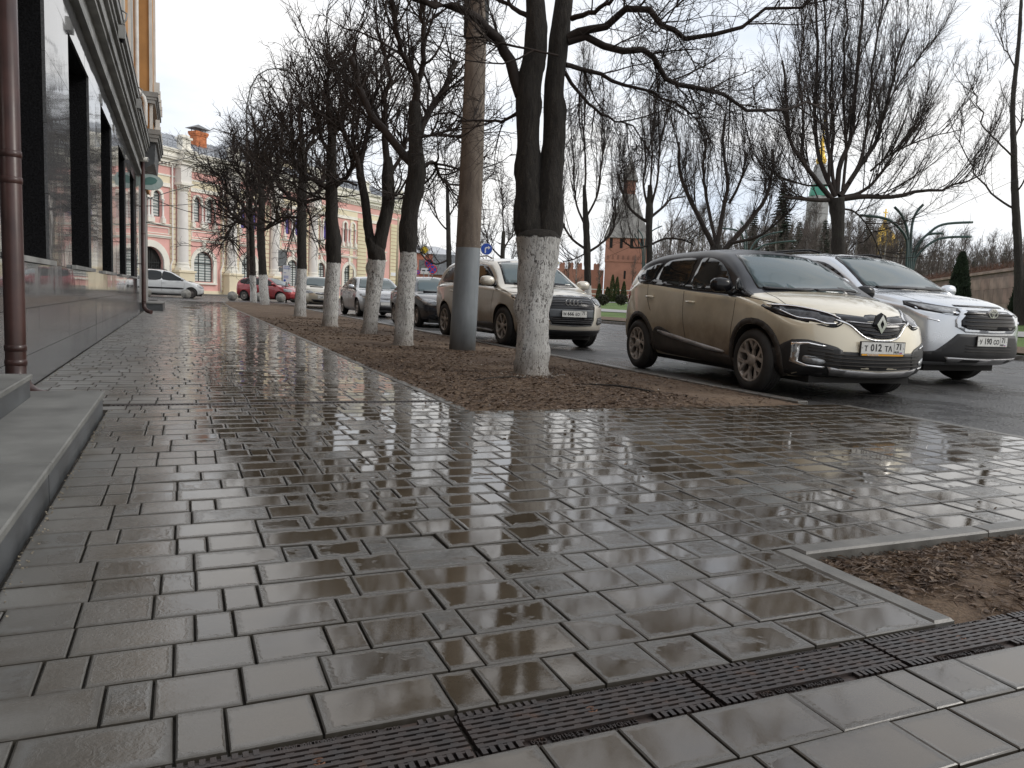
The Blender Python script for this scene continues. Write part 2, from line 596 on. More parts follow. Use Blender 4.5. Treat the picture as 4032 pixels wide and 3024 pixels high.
DRAIN = (1.331, 1.503)
XK = 2.055                       # inner face of the flush kerb beside the soil
def row_spans(y):
    """spans of x that are paved in the course that starts at y"""
    yc = y + ROW / 2
    if y < 1.2: return [(-1.16, 6.1)]
    if y < DRAIN[1]: return []
    if y < 6.02:
        left = -0.49
    else:
        left = -1.16
    if 2.20 <= y < 5.72:
        return [(left, 6.02)]
    return [(left, XK)]
rows = []
y = DRAIN[0] - ROW
while y > -0.3:
    rows.append(y); y -= ROW
y = DRAIN[1] + 0.002
YD2 = None
while y < 46.2:
    if YD2 is None and y > 6.12:
        YD2 = y; y += 0.125        # the second drain channel
    rows.append(y); y += ROW
tiles = []
rr = random.Random(11)
for y in rows:
    for (a, b) in row_spans(y):
        x = a - rr.choice([0, 0.05, 0.1, 0.14])
        last = ''
        while x < b - 0.02:
            k = rr.choice('lmsmls' if y > 1.6 else 'lmslm')
            if k == last and k == 's': k = 'm'
            last = k
            L = LEN[k]
            if x < a:
                x0 = a; Lr = x + L - a
            else:
                x0 = x; Lr = L
            if x0 + Lr > b: Lr = b - x0
            if Lr > 0.03:
                tiles.append((x0, y, Lr, k if abs(Lr - L) < 1e-6 else None))
            x += L
# holes for the manhole cover far along the path
tiles = [t for t in tiles if not (0.02 < t[0] + 0.1 < 0.72 and 34.2 < t[1] < 35.6)]
fwd = Vector((0.394, 0.913, -0.1085))
right = Vector((_r[0], _r[1], _r[2]))
def in_view(x, y):
    p = Vector((x, y, -CAM_H))
    d = p.dot(Vector((-_b[0], -_b[1], -_b[2])))
    if d < 0.3: return False
    u = p.dot(right) / d * 3030
    v = -p.dot(Vector((_u[0], _u[1], _u[2]))) / d * 3030
    return -2100 < u < 2100 and v < 1600
vis = [i for i, t in enumerate(tiles) if in_view(t[0] + 0.1, t[1] + 0.08)]
vis.sort(key=lambda i: (tiles[i][0]) ** 2 + tiles[i][1] ** 2 + (0 if tiles[i][3] else 1000))
single = set(vis[:300])
pav = empty('pavement', (0, 1.5, 0), kind='structure')
vsA, fsA, uvA, rnA = [], [], [], []
for i, (x, y, L, k) in enumerate(tiles):
    z = gz(y) + rr.uniform(-0.0016, 0.0016)
    tx, ty = rr.gauss(0, 0.006), rr.gauss(0, 0.006)
    if rr.random() < 0.04: tx *= 2.2; ty *= 2.2
    if i in single:
        o = link('paving_stone', TILE[(k, rr.randrange(3))], pav)
        o.location = (x, y - 1.5, z)
        o.rotation_euler = (tx, ty, rr.gauss(0, 0.0015))
        continue
    v_, f_, u_ = tile_geo(L, ROW, i)
    b = len(vsA)
    near = y < 20
    vsA += [(x + q[0], y + q[1], z + q[2] + (q[0] - L / 2) * -ty + (q[1] - ROW / 2) * tx) for q in v_]
    fsA += [tuple(a + b for a in f) for f in (f_ if near else [f_[0]] + f_[5:])]
    uvA += u_
    rnA += [rr.random()] * 12
me = new_mesh('paving_field', vsA, fsA, PAVE)
set_uv(me, uvA)
at_ = me.attributes.new('tilernd', 'FLOAT', 'POINT')
at_.data.foreach_set('value', np.array(rnA, dtype=np.float32))
link('paving_field', me, pav, loc=(0, -1.5, 0), kind='stuff')

# ---- flush kerbs of the beds
KERB = simple('kerb_concrete', (0.145, 0.14, 0.128), 0.38, var=0.35, scale=5, bump=0.5, bscale=120, bdist=0.003)
def kerb_line(name, x0, y0, x1, y1, wd, z, n, par, hgt=0.14, axis='y'):
    b = MB().box(0, 0, -hgt, 1, 1, 0, bev=0.0)
    for i in range(n):
        if axis == 'y':
            ya, yb = y0 + (y1 - y0) * i / n, y0 + (y1 - y0) * (i + 1) / n - 0.006
            m_ = MB().box(0, 0, -hgt, wd, yb - ya, 0, bev=0.008)
            o = m_.build('kerb_stone', KERB, par, loc=(x0, ya, z + gz(ya)), recalc=False)
        else:
            xa, xb = x0 + (x1 - x0) * i / n, x0 + (x1 - x0) * (i + 1) / n - 0.006
            m_ = MB().box(0, 0, -hgt, xb - xa, wd, 0, bev=0.008)
            o = m_.build('kerb_stone', KERB, par, loc=(xa, y0, z), recalc=False)
kb = empty('bed_kerb', (0, 0, 0), kind='structure')
kerb_line('k', XK, 5.80, 0, 45.8, 0.085, 0.006, 40, kb)                  # path / long bed
kerb_line('k', XK, DRAIN[1] + 0.01, 0, 2.205, 0.085, 0.003, 1, kb)          # path / near bed
kerb_line('k', 2.142, 2.120, 6.2, 0, 0.085, 0.010, 4, kb, axis='x')       # crossing / near bed
kr = empty('road_kerb', (0, 0, 0), kind='structure')
kerb_line('k', 5.68, 5.9, 0, 46.9, 0.13, 0.015, 40, kr)
kerb_line('k', 6.03, -0.6, 0, 5.7, 0.10, 0.0, 6, kr)
kf = empty('far_kerb', (0, 0, 0), kind='structure')
kerb_line('k', 18.40, -4, 0, 90, 0.16, 0.10, 94, kf, hgt=0.2)
CK = 0

# ---- soil beds
from mathutils import noise as mn
def soil_z(x, y, amp):
    return amp * (mn.noise(Vector((x * 1.4, y * 1.4, 3))) * 1.0 + mn.noise(Vector((x * 5, y * 5, 7))) * 0.45 + mn.noise(Vector((x * 17, y * 17, 1))) * 0.28)
BED = []
def bedf(x0, x1, y0, y1, base, amp):
    def f(x, y):
        e = min(x - x0, x1 - x, y - y0, y1 - y)
        k = min(1.0, max(0.0, e / 0.25))
        return base + gz(y) + soil_z(x, y, amp) * (0.35 + 0.65 * k) + 0.028 * k
    return f
bed1 = bedf(2.14, 5.68, 5.78, 46.0, -0.012, 0.030)
sheet('soil', [2.14 + 3.54 * i / 70 for i in range(71)], frange(5.78, 14, 0.055) + frange(14.1, 46.0, 0.25), bed1, SOIL, kind='structure')
bed2 = bedf(2.15, 6.2, 1.51, 2.118, -0.034, 0.024)
sheet('soil', frange(2.14, 6.2, 0.03), frange(1.506, 2.118, 0.025), bed2, SOIL, kind='structure')

# ---- litter: dead leaves and bits of twig lying on the soil
LEAF = NT('dead_leaf')
_v = LEAF.n('NewGeometry').outputs['Position']
LEAF.set('Base Color', LEAF.ramp(LEAF.noise(_v, 22, 2), [(0.3, (0.040, 0.024, 0.015)), (0.5, (0.095, 0.058, 0.035)), (0.66, (0.155, 0.10, 0.058)), (0.80, (0.25, 0.185, 0.11))]))
LEAF.set('Roughness', 0.6)
def litter(n, region, zf, smin, smax, dens, seed):
    r2 = random.Random(seed)
    vs, fs = [], []
    for _ in range(n):
        for _t in range(12):
            x = r2.uniform(region[0], region[1]); y = r2.uniform(region[2], region[3])
            if dens(x, y) > r2.random(): break
        else: continue
        z = zf(x, y) + 0.003
        a = r2.uniform(0, 6.283)
        if r2.random() < 0.5:
            L = r2.uniform(smin, smax); w_ = L * r2.uniform(0.45, 0.85)
            tilt = r2.gauss(0.1, 0.35); curl = r2.uniform(-0.2, 0.45) * L
            ca, sa = math.cos(a), math.sin(a)
            pts = [(-L / 2, 0, 0), (-L / 6, -w_ / 2, curl * .5), (L / 4, -w_ / 2.4, curl * .4), (L / 2, 0, curl * .2), (L / 4, w_ / 2.2, curl * .6), (-L / 6, w_ / 2, curl * .35), (0, 0, -curl * .1)]
            b = len(vs)
            for (px, py, pz) in pts:
                pz2 = pz + px * math.sin(tilt)
                vs.append((x + px * ca - py * sa, y + px * sa + py * ca, z + max(-0.002, pz2) + 0.004))
            fs += [(b + 6, b + 0, b + 1), (b + 6, b + 1, b + 2), (b + 6, b + 2, b + 3), (b + 6, b + 3, b + 4), (b + 6, b + 4, b + 5), (b + 6, b + 5, b + 0)]
        else:
            L = r2.uniform(smin * 1.2, smax * 3.0); t = r2.uniform(0.0007, 0.002)
            b = len(vs)
            k1 = r2.uniform(-0.25, 0.25) * L
            dx, dy = math.cos(a), math.sin(a)
            up = r2.uniform(0, 0.012)
            mid = (x + dx * L / 2 - dy * k1, y + dy * L / 2 + dx * k1, z + up + t)
            for (qx, qy, qz) in ((x, y, z), mid, (x + dx * L, y + dy * L, z + r2.uniform(0, 0.01))):
                vs += [(qx - dy * t, qy + dx * t, qz), (qx + dy * t, qy - dx * t, qz), (qx, qy, qz + 1.7 * t)]
            for s0 in (0, 3):
                for k in range(3):
                    fs.append((b + s0 + k, b + s0 + (k + 1) % 3, b + s0 + 3 + (k + 1) % 3, b + s0 + 3 + k))
    return vs, fs
def bed1c(x, y): return max(bed1(x, y), 0.006) if (x < 2.16 or x > 5.66 or y < 5.80) else bed1(x, y)
def d1(x, y):
    d = 0.30 + 0.8 * (mn.noise(Vector((x * 0.9, y * 0.9, 0))) + 0.25)
    if 2.2 < x < 4.6 and y < 9: d += 0.5
    if x > 4.7: d *= 0.30
    return d
v1, f1 = litter(21000, (2.10, 5.70, 5.74, 12.5), bed1c, 0.014, 0.046, d1, 3)
v2, f2 = litter(4500, (2.16, 5.62, 12.5, 26), bed1, 0.03, 0.08, d1, 4)
v1 += v2; f1 += [tuple(i + len(v1) - len(v2) for i in f) for f in f2]
link('leaf_litter', new_mesh('leaf_litter', v1, f1, LEAF.m), kind='stuff', label='dead brown leaves and twig scraps on the soil bed under the trees', category='leaf litter')
v3, f3 = litter(6800, (2.17, 4.3, 1.53, 2.1), bed2, 0.009, 0.036, lambda x, y: 0.15 + (0.5 if y > 1.75 or x > 2.7 else -0.05) + 0.8 * mn.noise(Vector((x * 4, y * 4, 2))), 5)
link('leaf_litter', new_mesh('leaf_litter', v3, f3, LEAF.m), kind='stuff', label='wet leaf litter and fine stalks in the small bed beside the drain', category='leaf litter')

vq, fq = litter(130, (0.6, 2.1, 3.4, 9), lambda x, y: 0.002, 0.012, 0.035, lambda x, y: 0.15 + (x > 1.4) * .8, 9)
link('leaf_litter', new_mesh('leaf_litter', vq, fq, LEAF.m), kind='stuff', label='stray wet leaves and stalks lying on the paving', category='leaf litter')
vq, fq = litter(160, (2.2, 5.9, 2.35, 5.7), lambda x, y: 0.002, 0.012, 0.035, lambda x, y: 0.2 + (y > 5.2) * .8, 19)
link('leaf_litter', new_mesh('leaf_litter', vq, fq, LEAF.m), kind='stuff', label='stray wet leaves on the paved crossing', category='leaf litter')
def stick(name, pts, rad, zf, label):
    b = MB()
    P3 = [Vector((px, py, zf(px, py) + rad * 0.8 + dz)) for px, py, dz in pts]
    o0 = P3[0].copy()
    b.tube([p - o0 for p in P3], [rad * (1 - 0.6 * i / (len(P3) - 1)) for i in range(len(P3))], 6)
    b.build(name, BARK, loc=o0, label=label, category='stick')
stick('fallen_branch', [(4.45, 6.62, 0), (4.36, 6.85, .008), (4.22, 7.05, .02), (4.02, 7.2, .01), (3.86, 7.26, 0)], 0.014, bed1, 'bent dead branch lying on the soil right of the nearest trunk')
stick('fallen_branch', [(2.9, 7.7, 0), (3.15, 7.82, .006), (3.4, 7.86, .012), (3.62, 8.0, 0)], 0.012, bed1, 'dark straight stick on the soil left of the nearest trunk')
stick('fallen_branch', [(5.0, 8.3, 0), (4.9, 8.12, .006), (4.78, 8.0, 0)], 0.014, bed1, 'short brown stick on the soil opposite the cream car')
# pale stones and scraps
PALE = simple('pale_scrap', (0.5, 0.48, 0.44), 0.7, var=0.2)
def rock(b, x, y, z, s, r2):
    for q in range(1):
        vs = []
        for i in range(8):
            vs.append((x + (1 if i & 1 else -1) * s * r2.uniform(.5, 1), y + (1 if i & 2 else -1) * s * r2.uniform(.5, 1), z + (s * r2.uniform(.5, 1.0) if i & 4 else -s * .3)))
        b.add(vs, [(0, 2, 3, 1), (4, 5, 7, 6), (0, 1, 5, 4), (2, 6, 7, 3), (0, 4, 6, 2), (1, 3, 7, 5)])
r2 = random.Random(5)
b = MB()
for i in range(150):
    x, y = r2.uniform(2.2, 5.6), r2.uniform(5.9, 22); rock(b, x, y, bed1(x, y), r2.uniform(.004, .012), r2)
for i in range(120):
    a = r2.uniform(0, 6.28); q = r2.uniform(.2, .42); x, y = 3.89 + q * math.cos(a), 8.39 + q * math.sin(a); rock(b, x, y, bed1(x, y), r2.uniform(.006, .016), r2)
b.build('gravel', PALE, kind='stuff', label='small pale stones and plaster crumbs scattered on the soil', category='gravel')
# sand and crumbs along the step and the granite wall
b = MB()
for i in range(420):
    if r2.random() < .5:
        y = r2.uniform(2.2, 6.1); x = -0.49 + abs(r2.gauss(0, .022))
    else:
        y = r2.uniform(6.3, 24); x = -1.15 + abs(r2.gauss(0, .03))
    rock(b, x, y, 0.001, r2.uniform(.0012, .0042) * (1.7 if y > 8 else 1), r2)
b.build('grit', simple('pale_grit', (0.26, 0.225, 0.17), 0.85, var=0.3, scale=40), kind='stuff', label='pale grit gathered along the foot of the wall and the step', category='grit')

# ================================================================== DRAIN CHANNELS
IRON = NT('cast_iron')
_v = IRON.tc('Object')
_nz = IRON.noise(_v, 14, 4)
IRON.set('Base Color', IRON.ramp(_nz, [(0.35, (0.030, 0.026, 0.026)), (0.6, (0.055, 0.042, 0.038)), (0.75, (0.10, 0.055, 0.036))]))
IRON.set('Metallic', 0.35)
IRON.set('Roughness', IRON.ramp(_nz, [(0.3, 0.28), (0.7, 0.5)]))
IRON.bump(IRON.noise(_v, 260, 3), 0.5, 0.001)
IRON = IRON.m
DARKG = simple('dark_gap', (0.012, 0.011, 0.010), 0.9, var=0)
def grate_mesh():
    L, Wd = 0.594, DRAIN[1] - DRAIN[0] - 0.004
    b = MB()
    top, low = 0.0, -0.009
    e = 0.030
    b.box(0, 0, -0.03, L, e, low)                # rims (lower part)
    b.box(0, Wd - e, -0.03, L, Wd, low)
    # six ribs with bridges between them: the slots stay open
    n = 6
    pitch = (Wd - 2 * e) / n
    for i in range(n + 1):
        y0 = e + pitch * i
        b.box(0.004, y0 - pitch * 0.29, -0.02, L - 0.004, y0 + pitch * 0.29, top)
    slots = 13
    for i in range(n):
        y0 = e + pitch * i + pitch * 0.29
        for k in range(slots + 1):
            x0 = 0.004 + (L - 0.008) * k / slots + (0.011 if i % 2 else 0)
            x1 = min(x0 + 0.017, L - 0.004)
            if x1 - x0 > 0.002:
                b.box(x0, y0, -0.02, x1, y0 + pitch * 0.42, top - 0.0015)
    # comb pattern on both rims
    for yy, sgn in ((0.0, 1), (Wd - e, -1)):
        for k in range(30):
            x0 = 0.006 + k * 0.0196
            if 0.20 < x0 < 0.50 and sgn < 0 or 0.09 < x0 < 0.40 and sgn > 0: continue
            b.box(x0, yy + 0.002, low, x0 + 0.0115, yy + e - 0.006, top)
            if k % 2 == 0:
                b.box(x0 + 0.0115, yy + (0.018 if sgn > 0 else 0.002), low, x0 + 0.0196, yy + (0.024 if sgn > 0 else 0.008), top - 0.001)
    return b, L, Wd
gb, GL, GW = grate_mesh()
GR_ME = gb.mesh('grate', IRON, True)
TXT = text_mesh('STANDARTPARK  CE EN1433  C250', 0.0235, IRON, 0.0035, 0.70)
BOLT = MB().lathe([(0.013, -0.01), (0.013, -0.002), (0.010, -0.002), (0.009, -0.006), (0.006, -0.006), (0.005, -0.001), (0, -0.001)], 14).mesh('bolt', simple('rust', (0.16, 0.07, 0.035), 0.6, var=0.3, scale=60))
dr = empty('drain_channel', (0, DRAIN[0], 0), label='cast iron slotted drain grating across the foot of the photo', category='drain')
MB().box(-1.9, 0, -0.10, 5.3, GW, -0.045).build('channel_bed', DARKG, dr, recalc=False)
for k in range(-2, 8):
    x0 = 0.54 - 0.6 + 0.6 * k
    if x0 > 5.0: break
    g = link('grate', GR_ME, dr, loc=(x0 + 0.003, 0.002, random.uniform(-.001, .001)))
    if k in (0, 1, 2, 3, 4, -1):
        t1 = link('lettering', TXT, g, loc=(0.35, GW - 0.0155, -0.0075))
        t2 = link('lettering', TXT, g, loc=(0.245, 0.0155, -0.0075)); t2.rotation_euler = (0, 0, math.pi)
    link('bolt', BOLT, g, loc=(GL / 2, GW / 2, 0.001))
dr2 = empty('drain_channel', (0, YD2, 0), label='narrow slotted drain line crossing the path beside the granite steps', category='drain')
b = MB().box(-0.49, 0.004, -0.08, 2.05, 0.121, -0.03)
b.build('channel_bed', DARKG, dr2, recalc=False)
for k in range(5):
    x0 = -0.49 + 0.508 * k
    b = MB()
    b.box(0, 0.003, -0.03, 0.503, 0.035, -0.001); b.box(0, 0.09, -0.03, 0.503, 0.122, -0.001)
    for q in range(17): b.box(q * 0.031, 0.035, -0.02, q * 0.031 + 0.014, 0.09, -0.004)
    b.build('grate', IRON, dr2, loc=(x0, 0, 0), recalc=False)
mh = empty('manhole_cover', (0.37, 34.9, 0), label='square rusty manhole cover in the paving near the far end of the path', category='manhole')
b = MB().box(-.36, -.68, -.03, .36, .68, 0.004)
b.build('frame', IRON, mh)
b = MB()
for i in range(7): b.box(-.33, -.62 + i * .18, .004, .33, -.62 + i * .18 + .13, .010)
b.build('cover', simple('rusty_iron', (0.12, 0.085, 0.05), .7, var=.3, scale=9), mh)

# ================================================================== GRANITE BUILDING ON THE LEFT
def granite(name, col, rough, spec=0.9):
    q = NT(name)
    v = q.n('NewGeometry').outputs['Position']
    oi = q.n('ObjectInfo')
    sp = q.noise(v, 60, 4, 0.7)
    lo = q.noise(v, 1.4, 3)
    c = q.ramp(sp, [(0.32, tuple(x * .55 for x in col)), (0.52, col), (0.7, tuple(x * 1.7 for x in col))])
    c = q.mix(q.math('MULTIPLY', oi.outputs['Random'], 0.25), c, tuple(x * .6 for x in col))
    q.set('Base Color', c)
    sep = q.n('SeparateXYZ'); q.l(v, sep.inputs[0])
    # splashed and dull near the pavement
    mr = q.n('MapRange'); mr.inputs[1].default_value = 1.15; mr.inputs[2].default_value = 0.1; mr.inputs[3].default_value = 0.0; mr.inputs[4].default_value = 0.26
    q.l(q.math('ADD', sep.outputs[2], q.math('MULTIPLY', lo, 0.5)), mr.inputs[0])
    q.set('Roughness', q.math('ADD', mr.outputs[0], rough))
    q.set('Specular IOR Level', spec)
    q.set('IOR', 1.55)
    q.bump(q.noise(v, 2.2, 2), 0.05, 0.02)
    return q.m
GRAN = granite('polished_grey_granite', (0.13, 0.132, 0.136), 0.04, 0.72)
GRANB = granite('polished_black_granite', (0.012, 0.012, 0.013), 0.16, 0.35)
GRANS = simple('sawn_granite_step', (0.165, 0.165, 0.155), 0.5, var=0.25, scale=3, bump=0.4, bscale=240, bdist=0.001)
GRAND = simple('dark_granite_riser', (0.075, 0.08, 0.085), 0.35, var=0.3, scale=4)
STONE = simple('grey_cornice_stone', (0.27, 0.27, 0.26), 0.6, var=0.25, scale=2, bump=0.3, bscale=30)
STONED = simple('dark_zinc', (0.10, 0.105, 0.11), 0.45, var=0.3, scale=2)
OCHRE = simple('ochre_plaster', (0.46, 0.235, 0.085), 0.85, var=0.14, scale=1.2, bump=0.15, bscale=60)
WHITE = simple('white_plaster', (0.66, 0.65, 0.61), 0.7, var=0.1, scale=2)
BPIPE = simple('brown_painted_pipe', (0.055, 0.024, 0.020), 0.32, var=0.25, scale=5, bump=0.1, bscale=20)
WPIPE = simple('white_painted_pipe', (0.62, 0.62, 0.60), 0.5, var=0.12, scale=3)
BGLASS = simple('dark_window_glass', (0.010, 0.011, 0.013), 0.06, var=0, spec=0.4)

WX = -1.17
gbld = empty('granite_building', (WX, 12, 0), label='dark polished granite ground floor with ochre upper wall lining the path', category='building')
def G(x, y, z): return (x - WX, y - 12, z)
WIN = [(6.55 + 3.79 * k, 6.55 + 3.79 * k + 2.13) for k in range(5)]
Y0, Y1 = -4.0, 26.0
b = MB()
def gbox(b, x0, y0, z0, x1, y1, z1, m=0): b.box(*G(x0, y0, z0), *G(x1, y1, z1), m=m)
gbox(b, -1.7, Y0, -0.1, WX - 0.034, Y1 - 0.034, 1.05)
gbox(b, -1.7, Y0, 3.70, WX - 0.034, Y1 - 0.034, 4.2)
prev = Y0
for a_, c_ in WIN + [(Y1 - 0.034, 99)]:
    gbox(b, -1.7, prev, 1.05, WX - 0.034, a_, 3.70, 1)
    prev = c_
b.build('backing_wall', [GRANB, GRANB], gbld)
jr = random.Random(3)
def panel(y0, y1, z0, z1, mat=GRAN):
    b = MB()
    g = 0.0022
    w_, h_ = y1 - y0 - 2 * g, z1 - z0 - 2 * g
    b.box(-0.03, -w_ / 2, -h_ / 2, 0.0, w_ / 2, h_ / 2)
    o = b.build('granite_panel', mat, gbld, loc=G(WX, (y0 + y1) / 2, (z0 + z1) / 2), recalc=False)
    o.rotation_euler = (0, jr.gauss(0, 0.0016), jr.gauss(0, 0.0022))
for (z0, z1) in ((0.0, 0.275), (0.275, 0.66), (0.66, 1.05)):
    y_ = Y0 if z0 > 0.2 else Y0
    n = 30
    for i in range(n): panel(Y0 + (Y1 - Y0) * i / n, Y0 + (Y1 - Y0) * (i + 1) / n, z0, z1)
for (z0, z1) in ((3.70, 4.12),):
    for i in range(30): panel(Y0 + (Y1 - Y0) * i / 30, Y0 + (Y1 - Y0) * (i + 1) / 30, z0, z1)
prev = Y0
for a_, c_ in WIN + [(Y1, 99)]:
    w_ = a_ - prev
    n = max(1, int(round(w_ / 0.85)))
    for (z0, z1) in ((1.05, 1.72), (1.72, 2.38), (2.38, 3.04), (3.04, 3.70)):
        for i in range(n): panel(prev + w_ * i / n, prev + w_ * (i + 1) / n, z0, z1)
    prev = c_
for (a_, c_) in WIN:
    fr = MB()
    gbox(fr, -1.52, a_ + .002, 1.052, -1.46, a_ + .07, 3.698); gbox(fr, -1.52, c_ - .07, 1.052, -1.46, c_ - .002, 3.698)
    gbox(fr, -1.52, a_ + .07, 1.052, -1.46, c_ - .07, 1.12); gbox(fr, -1.52, a_ + .07, 3.63, -1.46, c_ - .07, 3.698)
    gbox(fr, -1.52, (a_ + c_) / 2 - .03, 1.12, -1.46, (a_ + c_) / 2 + .03, 3.63)
    f = fr.build('window_frame', GRANB, gbld)
    p = MB(); gbox(p, -1.50, a_ + .07, 1.12, -1.49, c_ - .07, 3.63)
    p.build('pane', BGLASS, f)
    s_ = MB(); gbox(s_, -1.46, a_ - .06, 1.052, WX + .055, c_ + .06, 1.082)
    # sill slab laid into the opening, front lip proud of the panels
    s2 = MB(); gbox(s2, -1.455, a_ + .003, 1.053, WX + .003, c_ - .003, 1.085); gbox(s2, WX + .003, a_ - .07, 1.040, WX + .05, c_ + .07, 1.085)
    s2.build('window_sill', STONE, gbld)
# end wall of the granite storey (faces the square)
b = MB(); gbox(b, -4.0, Y1 - .034, -.1, WX - .002, Y1 + .0, 4.2)
b.build('end_wall', GRAN, gbld)
# cornice
b = MB()
prof = [(4.12, 4.24, -1.08), (4.24, 4.52, -1.13), (4.52, 4.60, -1.02), (4.60, 4.80, -.985), (4.80, 4.87, -.93), (4.87, 4.97, -.90), (4.97, 5.10, -.855)]
for z0, z1, x1 in prof: gbox(b, -1.7, Y0, z0, x1, Y1 + .05, z1)
b.build('cornice', STONE, gbld)
b = MB(); gbox(b, -1.7, Y0, 5.101, -.84, Y1 + .055, 5.125); b.build('cornice_flashing', STONED, gbld)
# upper ochre wall with trims
b = MB(); gbox(b, -5.0, Y0, 5.126, -1.30, Y1, 12.5); gbox(b, -5, Y1, 4.9, -1.30, 39.0, 12.5)
b.build('upper_wall', OCHRE, gbld)
b = MB(); gbox(b, -5, Y1 + .001, -.1, -1.40, 38.9, 4.9); b.build('rear_wall', STONE, gbld)
for yy in (9.0, 12.8, 16.6, 20.4, 24.0):
    b = MB(); gbox(b, -1.305, yy, 6.4, -1.24, yy + .14, 9.2); gbox(b, -1.305, yy + 1.26, 6.4, -1.24, yy + 1.4, 9.2); gbox(b, -1.305, yy - .1, 6.22, -1.2, yy + 1.5, 6.4)
    f = b.build('window_frame', WHITE, gbld)
    b = MB(); gbox(b, -1.30, yy + .14, 6.4, -1.286, yy + 1.26, 9.2); b.build('pane', BGLASS, f)
# projecting bay at the corner of the square
by0, by1 = 26.15, 29.6
b = MB(); gbox(b, -1.30, by0, 5.5, -.84, by1, 12.5); b.build('bay_wall', OCHRE, gbld)
b = MB(); gbox(b, -.86, by0 - .04, 5.5, -.775, by0 + .12, 12.5); gbox(b, -.84, by1 - .12, 5.5, -.775, by1 + .04, 12.5); b.build('corner_trim', WHITE, gbld)
b = MB()
for z0, z1, x1 in ((6.42, 6.56, -.62), (6.34, 6.42, -.66), (6.24, 6.34, -.70), (5.34, 5.48, -.56), (5.24, 5.34, -.60), (5.12, 5.24, -.64)):
    gbox(b, -1.28, by0 - (x1 + 1.0) * .55, z0, x1, by1 + .3, z1)
b.build('bay_cornice', STONE, gbld)
b = MB(); b.add([G(-1.28, by0 - .06, 5.12), G(-.70, by0 - .06, 5.12), G(-.70, by1 + .1, 5.12), G(-1.28, by1 + .1, 5.12), G(-1.28, by0 + .02, 4.2), G(-.74, by0 + .02, 4.52), G(-.74, by1, 4.52), G(-1.28, by1, 4.2)],
                [(0, 1, 2, 3), (4, 7, 6, 5), (0, 4, 5, 1), (1, 5, 6, 2), (2, 6, 7, 3), (3, 7, 4, 0)])
b.build('bay_bracket', STONED, gbld)
for zc in (6.70, 5.62):
    for yy in (26.1, 27.2, 28.4, 29.5):
        b = MB(); gbox(b, -.70, yy, zc - .14, -.58, yy + .12, zc + .18); b.build('baluster_block', WHITE, gbld)
# lamps on the cornice
for yy, zz in ((13.6, 4.72), (18.6, 4.72)):
    fl = empty('floodlight', (-.86, yy, zz), label='small grey floodlight on the stone cornice, %s of the two' % ('nearer' if yy < 15 else 'farther'), category='floodlight', group='floodlights on the cornice')
    MB().box(0, -.13, -.16, .09, .13, .03).build('housing', STONE, fl)
    MB().box(.012, -.10, -.168, .08, .10, -.162).build('lens', BGLASS, fl)
    MB().tube([(.02, 0, .03), (.10, .02, .16), (.11, .1, .27), (.03, .16, .33)], .012, 6).build('bracket', STONE, fl)
# steps
st = empty('granite_steps', (-.84, 5, 0), label='two grey granite entrance steps at the left edge of the path', category='steps')
def sbox(b, x0, y0, z0, x1, y1, z1, bev=0): b.box(x0 + .84, y0 - 5, z0, x1 + .84, y1 - 5, z1, bev=bev)
for k, (ya, yb) in enumerate([(-2, 1.1), (1.1, 3.6), (3.6, 5.98)]):
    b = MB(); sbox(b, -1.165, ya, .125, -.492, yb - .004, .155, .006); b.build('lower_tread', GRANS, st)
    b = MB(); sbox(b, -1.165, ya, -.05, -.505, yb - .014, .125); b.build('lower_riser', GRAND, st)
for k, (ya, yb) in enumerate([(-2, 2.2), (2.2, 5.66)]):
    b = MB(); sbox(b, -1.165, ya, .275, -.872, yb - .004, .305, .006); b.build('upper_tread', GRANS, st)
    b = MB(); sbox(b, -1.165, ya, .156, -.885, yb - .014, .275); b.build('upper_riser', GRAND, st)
sp_ = empty('low_step', (-.9, 31, 0), label='low dark doorstep platform far along the granite wall behind the downpipe', category='steps')
b = MB().box(-.45, -1.6, -.05, .30, 2.0, .24); b.build('riser', GRAND, sp_)
b = MB().box(-.45, -1.64, .241, .33, 2.03, .28); b.build('tread', GRANS, sp_)

# downpipes
def pipe_tree(name, label, segs, mat, collars, rad, brackets=()):
    o = empty(name, segs[0], label=label, category='drainpipe')
    base = Vector(segs[0])
    MB().tube([Vector(p) - base for p in segs], rad, 16).build('pipe', mat, o)
    for c, d in collars:
        M = Matrix.Translation(Vector(c) - base)
        MB().lathe([(rad * 1.0, -.022), (rad * 1.06, -.02), (rad * 1.08, 0), (rad * 1.06, .02), (rad, .022)], 16, M=M).build('collar', mat, o)
    for c in brackets:
        MB().box(c[0] - base[0], c[1] - base[1] - .01, c[2] - base[2] - .015, WX - base[0] + .0, c[1] - base[1] + .01, c[2] - base[2] + .015).build('bracket', mat, o)
    return o
pr = .064
dp = pipe_tree('downpipe', 'thick dark brown downpipe against the granite wall at the left edge', [(-1.045, 6.16, 5.0), (-1.045, 6.16, .36), (-1.045, 6.15, .24), (-1.00, 6.12, .15), (-.92, 6.08, .095), (-.80, 6.02, .075)], BPIPE,
               [((-1.045, 6.16, .43), 0), ((-1.045, 6.16, .33), 0), ((-1.045, 6.16, 1.55), 0), ((-1.045, 6.16, 1.72), 0)], pr, [(-1.05, 6.16, 1.62), (-1.05, 6.16, 3.4)])
MB().lathe([(pr * .86, 0), (pr * .88, .01)], 16).v
